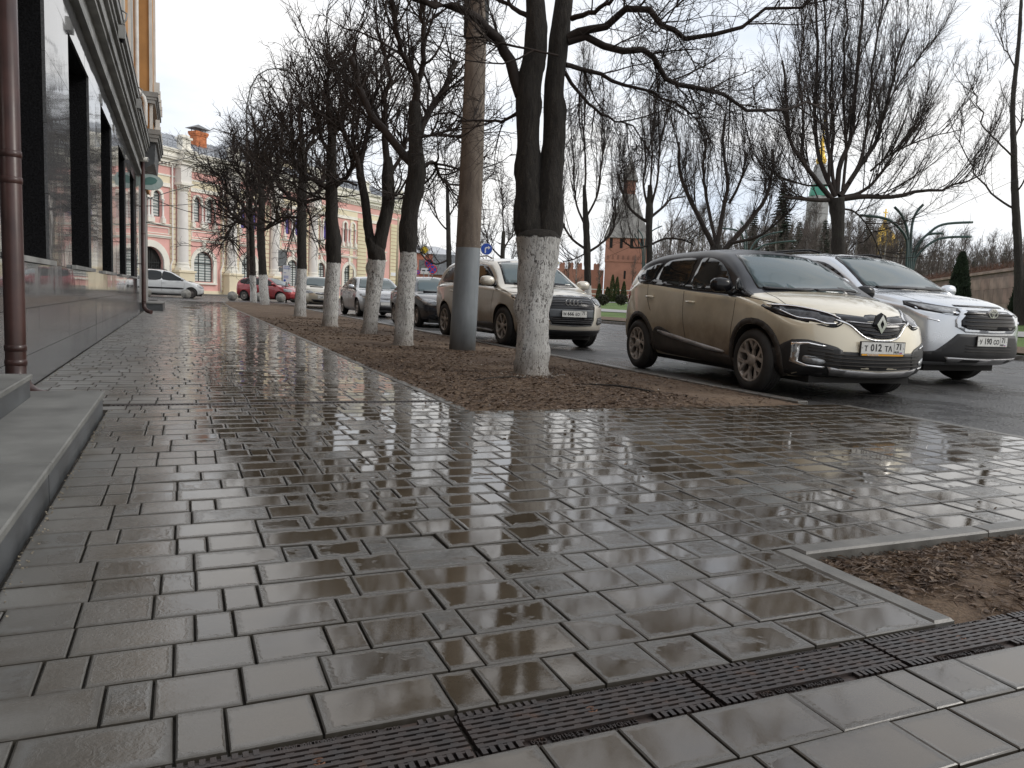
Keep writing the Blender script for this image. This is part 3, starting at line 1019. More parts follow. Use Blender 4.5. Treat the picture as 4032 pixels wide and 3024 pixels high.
dp2 = pipe_tree('downpipe', 'slim dark brown downpipe at the far corner of the granite wall', [(-1.05, 25.86, 4.9), (-1.05, 25.86, .34), (-1.04, 25.84, .2), (-.96, 25.76, .1), (-.84, 25.66, .07)], BPIPE,
                [((-1.05, 25.86, .4), 0), ((-1.05, 25.86, 2.4), 0), ((-1.05, 25.86, 4.85), 0)], .062, [(-1.05, 25.86, 1.5), (-1.05, 25.86, 3.2)])
pw = pipe_tree('upper_downpipe', 'white elbowed downpipe running up the ochre wall', [(-1.18, 25.9, 12.4), (-1.18, 25.9, 6.7), (-1.16, 25.9, 6.55), (-1.0, 25.88, 6.35), (-.965, 25.88, 6.2), (-.965, 25.88, 5.6), (-1.0, 25.88, 5.45), (-1.05, 25.86, 5.3), (-1.05, 25.86, 4.9)], WPIPE, [((-1.18, 25.9, 9.2), 0)], .062)
cc = empty('security_camera', (-1.02, 25.7, 4.55), label='white bullet security camera at the wall corner', category='camera')
MB().tube([(-.35, 0, .03), (-.1, 0, .03)], .03, 10).build('arm', WHITE, cc)
MB().tube([(-.13, .02, .0), (.12, -.04, .0)], .065, 12).build('housing', WHITE, cc)
MB().tube([(.12, -.04, .0), (.14, -.045, .0)], .045, 12).build('lens', BGLASS, cc)
# oval hanging shop sign
TEAL = simple('teal_sign', (0.10, 0.22, 0.20), 0.4, var=0.1)
PALEB = simple('pale_sign', (0.42, 0.52, 0.50), 0.4, var=0.1)
hs = empty('hanging_sign', (-.86, 26.1, 3.95), label='oval pale green shop sign jutting from the wall corner', category='sign')
def oval(rx, rz, n=28): return [(rx * math.cos(2 * math.pi * i / n), rz * math.sin(2 * math.pi * i / n)) for i in range(n)]
MX = Matrix(((1, 0, 0, 0), (0, 0, 1, 0), (0, 1, 0, 0), (0, 0, 0, 1)))
MB().prism(oval(.36, .23), -.05, .05, MX).build('board', PALEB, hs)
MB().prism([(-.22 + .9 * x, .02 + y * .8) for x, y in [(.0, -.12), (.1, -.14), (.3, -.12), (.42, -.05), (.47, .06), (.40, .14), (.25, .17), (.12, .12), (.08, .02)]], -.056, -.0505, MX).build('swirl', TEAL, hs)
MB().tube([(-.3, 0, .18), (-.3, 0, .34), (.1, 0, .26)], .012, 6).build('bracket', IRON, hs)
# ================================================================== PINK AND CREAM BUILDING ACROSS THE SQUARE
PINK = simple('pink_plaster', (0.76, 0.43, 0.39), 0.85, var=0.08, scale=.5, bump=0.1, bscale=20)
CREAM = simple('cream_plaster', (0.80, 0.71, 0.52), 0.85, var=0.07, scale=.8)
YELL = simple('yellow_plaster', (0.74, 0.66, 0.46), 0.85, var=0.08, scale=.6)
MOULD = simple('ivory_moulding', (0.82, 0.79, 0.71), 0.8, var=0.06, scale=1.0)
COLM = simple('pale_column_plaster', (0.78, 0.75, 0.71), 0.8, var=0.06, scale=1.0)
FRAMEB = simple('black_window_frame', (0.022, 0.025, 0.026), 0.4, var=0)
BLIND = NT('window_blinds')
_wv = BLIND.n('TexWave', _wave_type='BANDS', _bands_direction='Z')
_wv.inputs['Scale'].default_value = 1.3
_wv.inputs['Distortion'].default_value = 1.0
BLIND.l(BLIND.tc('Object'), _wv.inputs['Vector'])
BLIND.set('Base Color', BLIND.ramp(_wv.outputs[0], [(0.3, (0.22, 0.26, 0.26)), (0.6, (0.60, 0.63, 0.61))]))
BLIND.set('Roughness', 0.15)
BLIND = BLIND.m
BLINDP = simple('violet_film_glass', (0.12, 0.10, 0.32), 0.2, var=0.3, scale=3)
ROOFM = simple('grey_sheet_roof', (0.42, 0.44, 0.47), 0.35, var=0.15, scale=.7)
CHBR = NT('orange_chimney_brick')
_bt = CHBR.n('TexBrick')
for _k, _c in (('Color1', (0.46, 0.14, 0.05)), ('Color2', (0.38, 0.11, 0.045)), ('Mortar', (0.45, 0.36, 0.28))): _bt.inputs[_k].default_value = (*_c, 1)
_bt.inputs['Scale'].default_value = 5.0
CHBR.l(CHBR.tc('Object'), _bt.inputs['Vector'])
CHBR.set('Base Color', _bt.outputs[0]); CHBR.set('Roughness', 0.85)
CHBR = simple('mottled_orange_brick', (0.50, 0.17, 0.07), .85, var=.35, scale=3.5, bump=.4, bscale=12, bdist=.02)

PA = math.atan2(22, 26)
pink = empty('pink_building', (-0.1, 73.6, 0.12), PA, label='long pink and cream two storey building with white columns across the square', category='building')
def tri_poly(outer, holes):
    pts, edges, off = [], [], 0
    for pl in [outer] + holes:
        n = len(pl)
        pts += [Vector(p) for p in pl]
        edges += [(off + i, off + (i + 1) % n) for i in range(n)]
        off += n
    vo, eo, fo, *_ = delaunay_2d_cdt(pts, edges, [], 0, 1e-6)
    def inside(p, pl):
        c = False
        j = len(pl) - 1
        for i in range(len(pl)):
            if (pl[i][1] > p[1]) != (pl[j][1] > p[1]) and p[0] < (pl[j][0] - pl[i][0]) * (p[1] - pl[i][1]) / (pl[j][1] - pl[i][1]) + pl[i][0]:
                c = not c
            j = i
        return c
    res = []
    for f in fo:
        cx_ = sum(vo[i][0] for i in f) / len(f); cy_ = sum(vo[i][1] for i in f) / len(f)
        if inside((cx_, cy_), outer) and not any(inside((cx_, cy_), h) for h in holes):
            res.append(list(f))
    return vo, res
def arch(cx_, hw, z0, z1, n=14):
    zs = z1 - hw
    return [(cx_ - hw, z0), (cx_ + hw, z0)] + [(cx_ + hw * math.cos(math.pi * i / n), zs + hw * math.sin(math.pi * i / n)) for i in range(n + 1)]
LOW = [(2.48, 1.08), (7.86, .90), (13.82, .82), (18.2, .72), (22.93, .88), (28.2, .85)]
UP = [(1.77, .38), (3.17, .38), (-2.37, .40), (-3.75, .40), (7.15, .38), (8.55, .38), (13.1, .38), (14.5, .38), (17.5, .36), (18.85, .36), (22.1, .25), (23.45, .30), (28.3, .45)]
holes = [arch(c, h, 1.2, 3.9 if h > 1 else 3.95) for c, h in LOW] + [arch(c, h, 6.45, 8.6) for c, h in UP] + [arch(-3.1, 1.35, 0.02, 3.93)]
PX0, PX1, PZ = -10.0, 33.2, 9.55
vo, fc = tri_poly([(PX0, 0), (PX1, 0), (PX1, PZ), (PX0, PZ)], holes)
b = MB()
b.add([(v[0], 0, v[1]) for v in vo], fc)
for h_ in holes:
    n = len(h_)
    b.add([(x, 0, z) for x, z in h_] + [(x, .32, z) for x, z in h_], [(i, (i + 1) % n, n + (i + 1) % n, n + i) for i in range(n)])
b.box(PX0, .34, 0, PX1 - .01, 12, PZ)
b.box(PX0, .0, PZ, PX1, 12, 12.2)
b.build('wall', PINK, pink, recalc=False)
b = MB()
b.box(PX0, -.06, -.3, PX1 + .05, 0.0, .42)
b.build('plinth', CREAM, pink)
# windows
def arch_ring(hw, z1, wd, y0, y1, zb):
    o_ = [(-(hw + wd), zb)] + [((hw + wd) * -math.cos(math.pi * i / 16), z1 - hw + (hw + wd) * math.sin(math.pi * i / 16)) for i in range(17)] + [((hw + wd), zb)]
    i_ = [(-hw, zb)] + [(hw * -math.cos(math.pi * i / 16), z1 - hw + hw * math.sin(math.pi * i / 16)) for i in range(17)] + [(hw, zb)]
    M = Matrix(((1, 0, 0, 0), (0, 0, 1, 0), (0, 1, 0, 0), (0, 0, 0, 1)))
    return o_, i_, M
def window(cx_, hw, z0, z1, big, mat):
    o_, i_, M = arch_ring(hw - .055, z1 - .055, .054, 0, 0, z0 + .06)
    f = MB()
    f.strip(o_, i_, .16, .24, M)
    f.box(-hw + .002, .16, z0 + .002, hw - .002, .24, z0 + .06)
    zs = z1 - hw
    t = .035 if big else .022
    if big:
        f.box(-hw / 3 - t, .165, z0 + .06, -hw / 3 + t, .235, zs + hw * .9)
        f.box(hw / 3 - t, .165, z0 + .06, hw / 3 + t, .235, zs + hw * .9)
    f.box(-hw + .05, .163, zs - t * 1.3, hw - .05, .237, zs + t * 1.3)
    fo = f.build('window_frame', FRAMEB, pink, loc=(cx_, 0, 0))
    p = MB(); a_ = arch(0, hw - .05, z0 + .05, z1 - .05)
    p.prism(a_, .205, .215, M)
    p.build('pane', mat, fo)
for c, h_ in LOW: window(c, h_, 1.2, 3.9 if h_ > 1 else 3.95, True, BLIND)
for c, h_ in UP: window(c, h_, 6.45, 8.6, False, BLINDP if 6 < c < 19 else BLIND)
# surrounds
for c, h_ in LOW:
    o_, i_, M = arch_ring(h_ + .003, 3.9, .30, 0, 0, 1.0)
    MB().strip(o_, i_, -.10, .0, M).build('arch_moulding', MOULD, pink, loc=(c, 0, 0))
    o_, i_, M = arch_ring(h_ + .305, 4.205, .07, 0, 0, 1.0)
    MB().strip(o_, i_, -.14, .0, M).build('arch_moulding', MOULD, pink, loc=(c, 0, 0))
    MB().box(c - h_ - .36, -.2, .98, c + h_ + .36, -.001, 1.14).build('window_sill', MOULD, pink)
    MB().add([(c - .10, -.18, 4.0), (c + .10, -.18, 4.0), (c + .17, -.18, 4.72), (c - .17, -.18, 4.72), (c - .10, 0, 4.0), (c + .10, 0, 4.0), (c + .17, 0, 4.72), (c - .17, 0, 4.72)],
             [(0, 1, 2, 3), (4, 7, 6, 5), (0, 4, 5, 1), (1, 5, 6, 2), (2, 6, 7, 3), (3, 7, 4, 0)]).build('keystone', MOULD, pink)
o_, i_, M = arch_ring(1.353, 3.93, .55, 0, 0, 0)
MB().strip(o_, i_, -.16, 0, M).build('arch_moulding', MOULD, pink, loc=(-3.1, 0, 0))
b = MB()
for i in range(13): b.box(-4.4 + i * .21, .2, 0, -4.36 + i * .21, .24, 3.6 if 3 < i < 9 else 2.9)
for z in (.4, 1.6, 2.6): b.box(-4.45, .19, z, -1.75, .25, z + .06)
for i in range(5):
    cxx = -4.1 + i * .5
    b.tube([(cxx + .2 * math.cos(a), .21, 2.1 + .3 * math.sin(a)) for a in np.linspace(0, 6.28, 12)], .022, 4)
b.build('gate_grille', FRAMEB, pink)
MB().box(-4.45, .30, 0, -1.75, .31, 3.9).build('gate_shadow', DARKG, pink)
for c, h_ in UP:
    o_, i_, M = arch_ring(h_ + .003, 8.6, .20, 0, 0, 7.9)
    MB().strip(o_, i_, -.16, 0, M).build('arch_moulding', MOULD, pink, loc=(c, 0, 0))
    for sg in (-1, 1):
        MB().lathe([(.14, 6.35), (.14, 6.5), (.085, 6.55), (.075, 7.7), (.09, 7.75), (.15, 7.9), (.15, 7.96), (0, 7.96)], 12, M=Matrix.Translation((c + sg * (h_ + .14), -.13, 0))).build('colonnette', COLM, pink)
        MB().box(c + sg * (h_ + .14) - .17, -.30, 5.95, c + sg * (h_ + .14) + .17, -.001, 6.34).build('pedestal', MOULD, pink)
# bays: string courses, framed pink panels, quoins and giant columns
COLS = [0.0, 5.5, 11.05, 16.7]
xs = [-10.0] + COLS + [20.3, 24.45, 26.2, 30.4]
bays = [(-5.6, -1.05), (1.05, 4.35), (6.6, 9.9), (12.1, 15.5), (16.9, 19.8), (20.6, 24.3), (26.3, 30.0)]
for (a_, c_) in bays:
    b = MB()
    b.box(a_, -.12, 4.72, c_, -.001, 4.84); b.box(a_, -.20, 4.84, c_, -.001, 4.94)
    b.build('string_course', MOULD, pink); b = MB()
    b.box(a_, -.10, 5.74, c_, -.001, 5.84); b.box(a_, -.18, 5.84, c_, -.001, 5.93)
    b.build('string_course', MOULD, pink); b = MB()
    b.box(a_ + .1, -.07, 5.05, c_ - .1, -.001, 5.12); b.box(a_ + .1, -.07, 5.55, c_ - .1, -.001, 5.62)
    b.box(a_ + .1, -.07, 5.12, a_ + .18, -.001, 5.55); b.box(c_ - .18, -.07, 5.12, c_ - .1, -.001, 5.55)
    b.build('panel_frame', MOULD, pink); b = MB()
    b.box(a_, -.14, 9.00, c_, -.001, 9.10); b.box(a_, -.10, 9.10, c_, -.001, 9.34)
    b.build('string_course', MOULD, pink)
    MB().box(a_ - .02, -.05, 9.345, c_ + .02, -.001, 9.9).build('frieze_band', CREAM, pink)
QB = MB().box(-.275, -.085, 0, .275, -.002, .37, bev=0).mesh('quoin_block', CREAM)
QY = MB().box(-.85, -.12, 0, .85, -.002, .37, bev=0).mesh('quoin_block', YELL)
nq = 0
for c in COLS + [24.1]:
    for sg in (-1, 1):
        if c == 24.1 and sg == 1: continue
        for i in range(20):
            z = .5 + i * .425
            if z > 8.9: break
            o = link('quoin_block', QB, pink, loc=(c + sg * .80, 0, z))
            nq += 1
for cxx in (25.2, 31.6):
    for i in range(21):
        link('quoin_block', QY, pink, loc=(cxx, 0, .45 + i * .425))
for c in COLS:
    MB().box(c - .88, -.95, -.3, c + .88, -.0875, .45).box(c - .80, -.88, .45, c + .80, -.0875, 1.92).box(c - .90, -.98, 1.92, c + .90, -.0875, 2.10).build('pedestal', CREAM, pink)
    MB().box(c - .66, -.90, 2.101, c + .66, -.0875, 2.30).lathe([(.60, 2.301), (.62, 2.40), (.55, 2.48), (.53, 2.60), (.57, 2.66), (.50, 2.76), (.48, 2.80)], 24, M=Matrix.Translation((c, -.30, 0))).build('column_base', MOULD, pink)
    MB().lathe([(.475, 2.78), (.48, 4.5), (.46, 6.5), (.425, 8.78)], 28, M=Matrix.Translation((c, -.30, 0))).build('column', COLM, pink)
    b = MB().lathe([(.43, 8.78), (.47, 8.82), (.43, 8.86), (.45, 9.05), (.58, 9.30), (.56, 9.32)], 24, M=Matrix.Translation((c, -.30, 0)))
    for k in range(10):
        a = math.pi * (k + .5) / 10 + math.pi
        for zz, rr_ in ((8.95, .50), (9.17, .57)):
            b.tube([(c + rr_ * .86 * math.cos(a), -.30 + rr_ * .86 * math.sin(a), zz - .08), (c + rr_ * math.cos(a), -.30 + rr_ * math.sin(a), zz + .02), (c + rr_ * 1.13 * math.cos(a), -.30 + rr_ * 1.13 * math.sin(a), zz + .09)], [.05, .06, .03], 5)
    b.box(c - .62, -.94, 9.32, c + .62, -.0, 9.52)
    b.build('capital', MOULD, pink)
    MB().box(c - .55, -.80, 9.521, c + .55, -.0, 11.0).build('entablature_block', COLM, pink)
# entablature
b = MB()
b.box(PX0, -.10, 9.905, PX1 + .1, -.001, 10.05)
b.build('architrave', MOULD, pink)
MB().box(PX0, -.06, 10.051, PX1 + .06, -.001, 10.70).build('frieze', PINK, pink)
b = MB()
for z0, z1, y_ in ((10.71, 10.84, -.16), (11.02, 11.14, -.42), (11.14, 11.34, -.36), (11.34, 11.50, -.62), (11.50, 11.66, -.70), (11.66, 11.95, -.60), (11.95, 12.08, -.78), (12.08, 12.2, -.84)):
    b.box(PX0, y_, z0, PX1 - y_, -.001, z1)
    for c in COLS:
        b.box(c - .62, y_ - .60, z0 + .001, c + .62, y_ + .0, z1 - .001)
b.build('cornice', MOULD, pink)
DB = MB().box(-.085, -.34, 10.85, .085, -.17, 11.01).mesh('dentil', MOULD)
dent = MB()
x = PX0 + .2; nd = 0
while x < PX1:
    link('dentil', DB, pink, loc=(x, 0, 0)); nd += 1
    x += .36
# roof, parapet pedestals, railing
b = MB()
b.add([(PX0, -.80, 12.21), (PX1 + .8, -.80, 12.21), (PX1 - 3, 5.5, 14.6), (PX0, 5.5, 14.6), (PX1 + .8, 12, 12.21), (PX0, 12, 12.21)], [(0, 1, 2, 3), (3, 2, 4, 5), (1, 4, 2)])
for i in range(64):
    xx = PX0 + .3 + i * .66
    b.box(xx, -.78, 12.21, xx + .03, -.77, 12.3)
b.build('roof', ROOFM, pink)
b = MB()
for i in range(66):
    xx = PX0 + .2 + i * .64
    b.add([(xx, -.78, 12.22), (xx + .04, -.78, 12.22), (xx + .04, 5.4, 14.57), (xx, 5.4, 14.57), (xx, -.78, 12.29), (xx + .04, -.78, 12.29), (xx + .04, 5.4, 14.64), (xx, 5.4, 14.64)], [(4, 5, 6, 7), (0, 4, 7, 3), (1, 2, 6, 5), (0, 1, 5, 4)])
b.build('roof_seams', ROOFM, pink, kind='stuff')
for c in [-5.55] + COLS + [24.9, 31.6]:
    MB().box(c - .55, -.95, 12.201, c + .55, -.05, 12.45).box(c - .42, -.85, 12.45, c + .42, -.12, 13.15).box(c - .55, -.95, 13.15, c + .55, -.05, 13.32).box(c - .38, -.8, 13.32, c + .38, -.2, 13.5).build('parapet_pedestal', MOULD, pink)
b = MB()
i = PX0
while i < PX1:
    b.tube([(i, -.3, 12.4), (i, -.3, 12.95)], .014, 4, sm=False); i += .5
b.tube([(PX0, -.3, 12.95), (PX1, -.3, 12.95)], .016, 4); b.tube([(PX0, -.3, 12.7), (PX1, -.3, 12.7)], .012, 4)
b.build('roof_railing', STONED, pink)
for c in (-.95, 4.55):
    MB().tube([(c, -.22, 12.0), (c, -.22, 2.9), (c - .25, -.22, 2.3), (c - .25, -.22, .3)] if c > 0 else [(c, -.22, 12.0), (c, -.22, 2.9), (c - .2, -.22, 2.5), (c - .2, -.22, .3)], .065, 8).build('downpipe', COLM, pink)
MB().box(30.9, -.15, 3.1, 32.2, -.13, 3.5).build('street_sign', simple('street_plate', (.75, .76, .78), .4, var=0), pink)
# chimneys and a ventilator standing on the roof
ch = empty('chimney', (5.2, 3.2, 12.9), label='orange brick chimney with pyramid tin cap on the pink building roof', category='chimney')
ch.location = Matrix.Translation(pink.location) @ Matrix.Rotation(PA, 4, 'Z') @ Vector((4.6, 3.0, 12.9))
ch.rotation_euler = (0, 0, PA); ch.scale = (.82, .82, .82)
b = MB().box(-.72, -.5, -1, .72, .5, 2.0).box(-.82, -.6, 2.0, .82, .6, 2.16).box(-.88, -.66, 2.16, .88, .66, 2.45)
b.build('stack', CHBR, ch)
b = MB()
for sx_ in (-.6, .6):
    for sy_ in (-.4, .4): b.box(sx_ - .03, sy_ - .03, 2.45, sx_ + .03, sy_ + .03, 2.78)
b.add([(-1.15, -.85, 2.76), (1.15, -.85, 2.76), (1.15, .85, 2.76), (-1.15, .85, 2.76), (0, 0, 3.3)], [(0, 1, 4), (1, 2, 4), (2, 3, 4), (3, 0, 4), (3, 2, 1, 0)])
b.build('tin_cap', STONED, ch)
vt = empty('roof_ventilator', (0, 0, 0), label='small grey gabled roof vent to the right of the brick chimney', category='roof vent')
vt.location = Matrix.Translation(pink.location) @ Matrix.Rotation(PA, 4, 'Z') @ Vector((9.0, 2.4, 13.2)); vt.rotation_euler = (0, 0, PA)
MB().box(-.6, -.45, -.8, .6, .45, .9).build('box', ROOFM, vt)
MB().add([(-.95, -.7, .9), (.95, -.7, .9), (.95, .7, .9), (-.95, .7, .9), (0, -.7, 1.5), (0, .7, 1.5)], [(0, 1, 4), (2, 3, 5), (1, 2, 5, 4), (3, 0, 4, 5), (3, 2, 1, 0)]).build('cap', STONED, vt)
# raised middle part with a mansard
mr_ = MB().box(12.5, 3.0, 12.3, 22.5, 11, 14.4)
mr_.build('attic_storey', CREAM, pink)
MB().add([(12.2, 2.7, 14.4), (22.8, 2.7, 14.4), (22.8, 11.3, 14.4), (12.2, 11.3, 14.4), (14, 4.5, 16.4), (21, 4.5, 16.4), (21, 9.5, 16.4), (14, 9.5, 16.4)], [(0, 1, 5, 4), (1, 2, 6, 5), (2, 3, 7, 6), (3, 0, 4, 7), (4, 5, 6, 7)]).build('mansard_roof', ROOFM, pink)
MB().box(12.3, 2.8, 14.1, 22.7, 2.99, 14.39).build('attic_cornice', MOULD, pink)
# pavement kerb at its foot
kp = empty('building_kerb', (-0.1, 73.6, 0.0), PA, kind='structure')
MB().box(PX0, -2.6, 0, PX1 + 3, -.07, .26).build('kerb_slab', KERB, kp)

# ================================================================== KREMLIN TOWER AND WALL
BRICK = simple('red_brick_far', (0.40, 0.19, 0.135), 0.9, var=0.12, scale=.6, bump=.3, bscale=9)
BRICKD = simple('dark_brick_far', (0.27, 0.13, 0.095), 0.9, var=0.15, scale=.6)
TENT = simple('weathered_tent_roof_hazed', (0.27, 0.26, 0.245), 0.8, var=0.25, scale=.8)  # grey lightened to imitate distance haze; the mottling is weathering
TZ = 1.4
tw = empty('fortress_tower', (82.9, 136.6, TZ), math.radians(-31), label='square red brick fortress tower with a tall grey tent roof', category='tower')
hw = 4.0
b = MB().box(-hw, -hw, -.5, hw, hw, 7.9)
b.build('shaft', BRICK, tw)
MB().box(-hw - .12, -hw - .12, 7.901, hw + .12, hw + .12, 8.15).build('string_course', BRICK, tw)
b = MB().box(-hw - .1, -hw - .1, 8.151, hw + .1, hw + .1, 12.6)
b.build('upper_shaft', BRICK, tw)
for i in range(8):
    xx = -hw + .5 + i * 1.0
    b = MB(); b.prism([(-.22, 0), (.22, 0), (.22, .6), (0, .85), (-.22, .6)], -.0, .08, Matrix.Translation((xx, -hw - .13, 8.4)) @ Matrix(((1, 0, 0, 0), (0, 0, 1, 0), (0, 1, 0, 0), (0, 0, 0, 1))))
    b.build('embrasure', BRICKD, tw)
for i in range(4):
    xx = -hw + 1 + i * 2.0
    MB().box(xx - .28, -hw - .16, 10.6, xx + .28, -hw - .101, 12.5).build('slit_window', DARKG, tw)
MB().box(-.2, -hw - .05, 4.6, .2, -hw - .001, 6.2).build('slit_window', DARKG, tw)
MB().box(-2.1, -hw - .05, 1.2, -1.2, -hw - .001, 1.6).build('slit_window', DARKG, tw)
b = MB().add([(-hw - .5, -hw - .5, 12.6), (hw + .5, -hw - .5, 12.6), (hw + .5, hw + .5, 12.6), (-hw - .5, hw + .5, 12.6), (-1.3, -1.3, 21.5), (1.3, -1.3, 21.5), (1.3, 1.3, 21.5), (-1.3, 1.3, 21.5)], [(0, 1, 5, 4), (1, 2, 6, 5), (2, 3, 7, 6), (3, 0, 4, 7), (3, 2, 1, 0)])
b.build('tent_roof', TENT, tw)
MB().box(-1.2, -1.2, 21.5, 1.2, 1.2, 24.2).build('lookout', BRICKD, tw)
MB().add([(-1.6, -1.6, 24.2), (1.6, -1.6, 24.2), (1.6, 1.6, 24.2), (-1.6, 1.6, 24.2), (0, 0, 29.5)], [(0, 1, 4), (1, 2, 4), (2, 3, 4), (3, 0, 4), (3, 2, 1, 0)]).build('spire', TENT, tw)
MB().tube([(0, 0, 29.4), (0, 0, 31)], .06, 6).box(0, -.02, 30.2, 1.1, .02, 30.7).build('vane', STONED, tw)
def fortress_wall(p0, p1, h_, label):
    p0, p1 = Vector(p0), Vector(p1)
    d = p1 - p0; L = d.length; a = math.atan2(d.y, d.x)
    o = empty('fortress_wall', p0, a, label=label, category='wall')
    MB().box(0, -.8, -1, L, .8, h_).build('curtain', BRICK, o)
    m_ = MB()
    m_.add([(-.55, -.3, 0), (.55, -.3, 0), (.55, -.3, 1.15), (.3, -.3, 1.4), (0, -.3, 1.1), (-.3, -.3, 1.4), (-.55, -.3, 1.15),
            (-.55, .3, 0), (.55, .3, 0), (.55, .3, 1.15), (.3, .3, 1.4), (0, .3, 1.1), (-.3, .3, 1.4), (-.55, .3, 1.15)],
           [(0, 1, 2, 3, 4, 5, 6), (13, 12, 11, 10, 9, 8, 7)] + [(i, 7 + i, 7 + (i + 1) % 7, (i + 1) % 7) for i in range(7)])
    me = m_.mesh('merlon', BRICK, True)
    n = int(L / 1.75)
    for i in range(n): link('merlon', me, o, loc=(.8 + i * 1.75, -.5, h_))
fortress_wall((50, 152, TZ), (79.4, 139.2, TZ), 6.3, 'red crenellated fortress wall running left from the brick tower')
fortress_wall((86.6, 134.4, TZ), (150, 100, TZ), 6.3, 'red crenellated fortress wall running right from the brick tower behind the trees')
# distant salmon building with a white band
fb = empty('salmon_building', (35, 150, 0), math.radians(-14), label='low salmon coloured building with a white band beyond the road signs', category='building')
SALM = simple('salmon_plaster', (0.55, 0.22, 0.155), 0.85, var=0.08, scale=.3)
MB().box(-10, 0, -1, 16, 10, 9.2).build('wall', SALM, fb)
MB().box(-10.1, -.25, 5.2, 16.1, -.001, 5.8).build('white_band', WHITE, fb)
MB().add([(-10.6, -.6, 9.2), (16.6, -.6, 9.2), (16.6, 10.6, 9.2), (-10.6, 10.6, 9.2), (-6, 5, 11), (12, 5, 11)], [(0, 1, 5, 4), (1, 2, 5), (2, 3, 4, 5), (3, 0, 4), (3, 2, 1, 0)]).build('roof', ROOFM, fb)
for i in range(6): MB().box(-8.5 + i * 4, -.06, 2.2, -7.2 + i * 4, -.001, 4.2).build('window', BGLASS, fb)
fh = empty('dark_roof_house', (47, 138, 0), math.radians(-20), label='house with steep dark roof right of the salmon building', category='house')
MB().box(-4, 0, -1, 4, 8, 5.0).build('wall', BRICKD, fh)
MB().add([(-4.4, -.4, 5), (4.4, -.4, 5), (4.4, 8.4, 5), (-4.4, 8.4, 5), (-4.4, 4, 9), (4.4, 4, 9)], [(0, 1, 5, 4), (1, 2, 5), (2, 3, 4, 5), (3, 0, 4), (3, 2, 1, 0)]).build('roof', STONED, fh)

# ================================================================== CHURCH DOMES BEYOND THE WALL
GOLD = simple('gilded_dome', (0.75, 0.50, 0.10), 0.28, metal=0.9, var=0.1)
GREENR = simple('green_copper', (0.06, 0.28, 0.20), 0.5, var=0.15)
PW = simple('pale_church_wall', (0.33, 0.33, 0.33), 0.8, var=0.08, scale=.4)
def onion(r): return [(r * .62, 0), (r * .85, r * .22), (r * .99, r * .55), (r * .97, r * .85), (r * .75, r * 1.25), (r * .42, r * 1.62), (r * .18, r * 1.95), (r * .06, r * 2.35), (0, r * 2.4)]
def church(name, loc, r, hb, label):
    o = empty(name, loc, label=label, category='church')
    MB().box(-r * 1.8, -r * 1.8, -3, r * 1.8, r * 1.8, hb * .62).build('nave', PW, o)
    MB().lathe([(r * .66, hb * .62), (r * .66, hb), (r * .72, hb), (r * .72, hb + .3), (0, hb + .3)], 16).build('drum', PW, o)
    MB().lathe([(a, z + hb + .3) for a, z in onion(r)], 24).build('dome', GOLD, o)
    z = hb + .3 + r * 2.4
    MB().box(-.12, -.12, z - .3, .12, .12, z + 2.2).box(-.7, -.1, z + 1.2, .7, .1, z + 1.42).build('cross', GOLD, o)
p = at(1904, 560, 190); church('domed_church', (p.x, p.y, 1.5), 3.8, p.z - 1.5 + .6, 'church with a large gilded onion dome beyond the bare wood')
p = at(1948, 590, 215); church('domed_church', (p.x, p.y, 1.5), 2.0, p.z - 1.5 + 3, 'smaller gilded dome right of the large gilded dome')
p = at(1768, 420, 200)
bt_ = empty('bell_tower', (p.x, p.y, 1.5), label='slender bell tower with green tier and gilded spire behind the wide lime', category='bell tower')
zt_ = p.z - 1.5
MB().box(-3, -3, -2, 3, 3, zt_ - 9).box(-1.9, -1.9, zt_ - 9, 1.9, 1.9, zt_ - .5).build('tier', PW, bt_)
MB().lathe([(2.3, zt_ - .5), (2.3, zt_ + .2), (2.0, zt_ + 2.2), (1.9, zt_ + 2.4), (0, zt_ + 2.4)], 8).build('green_tier', GREENR, bt_)
MB().lathe([(1.8, zt_ + 2.4), (1.7, zt_ + 7), (1.2, zt_ + 7.6), (0, zt_ + 7.6)], 8).build('lantern', PW, bt_)
MB().lathe([(1.1, zt_ + 7.6), (1.4, zt_ + 8.6), (.8, zt_ + 10), (.35, zt_ + 13), (.08, zt_ + 19), (0, zt_ + 19)], 12).build('spire', GOLD, bt_)
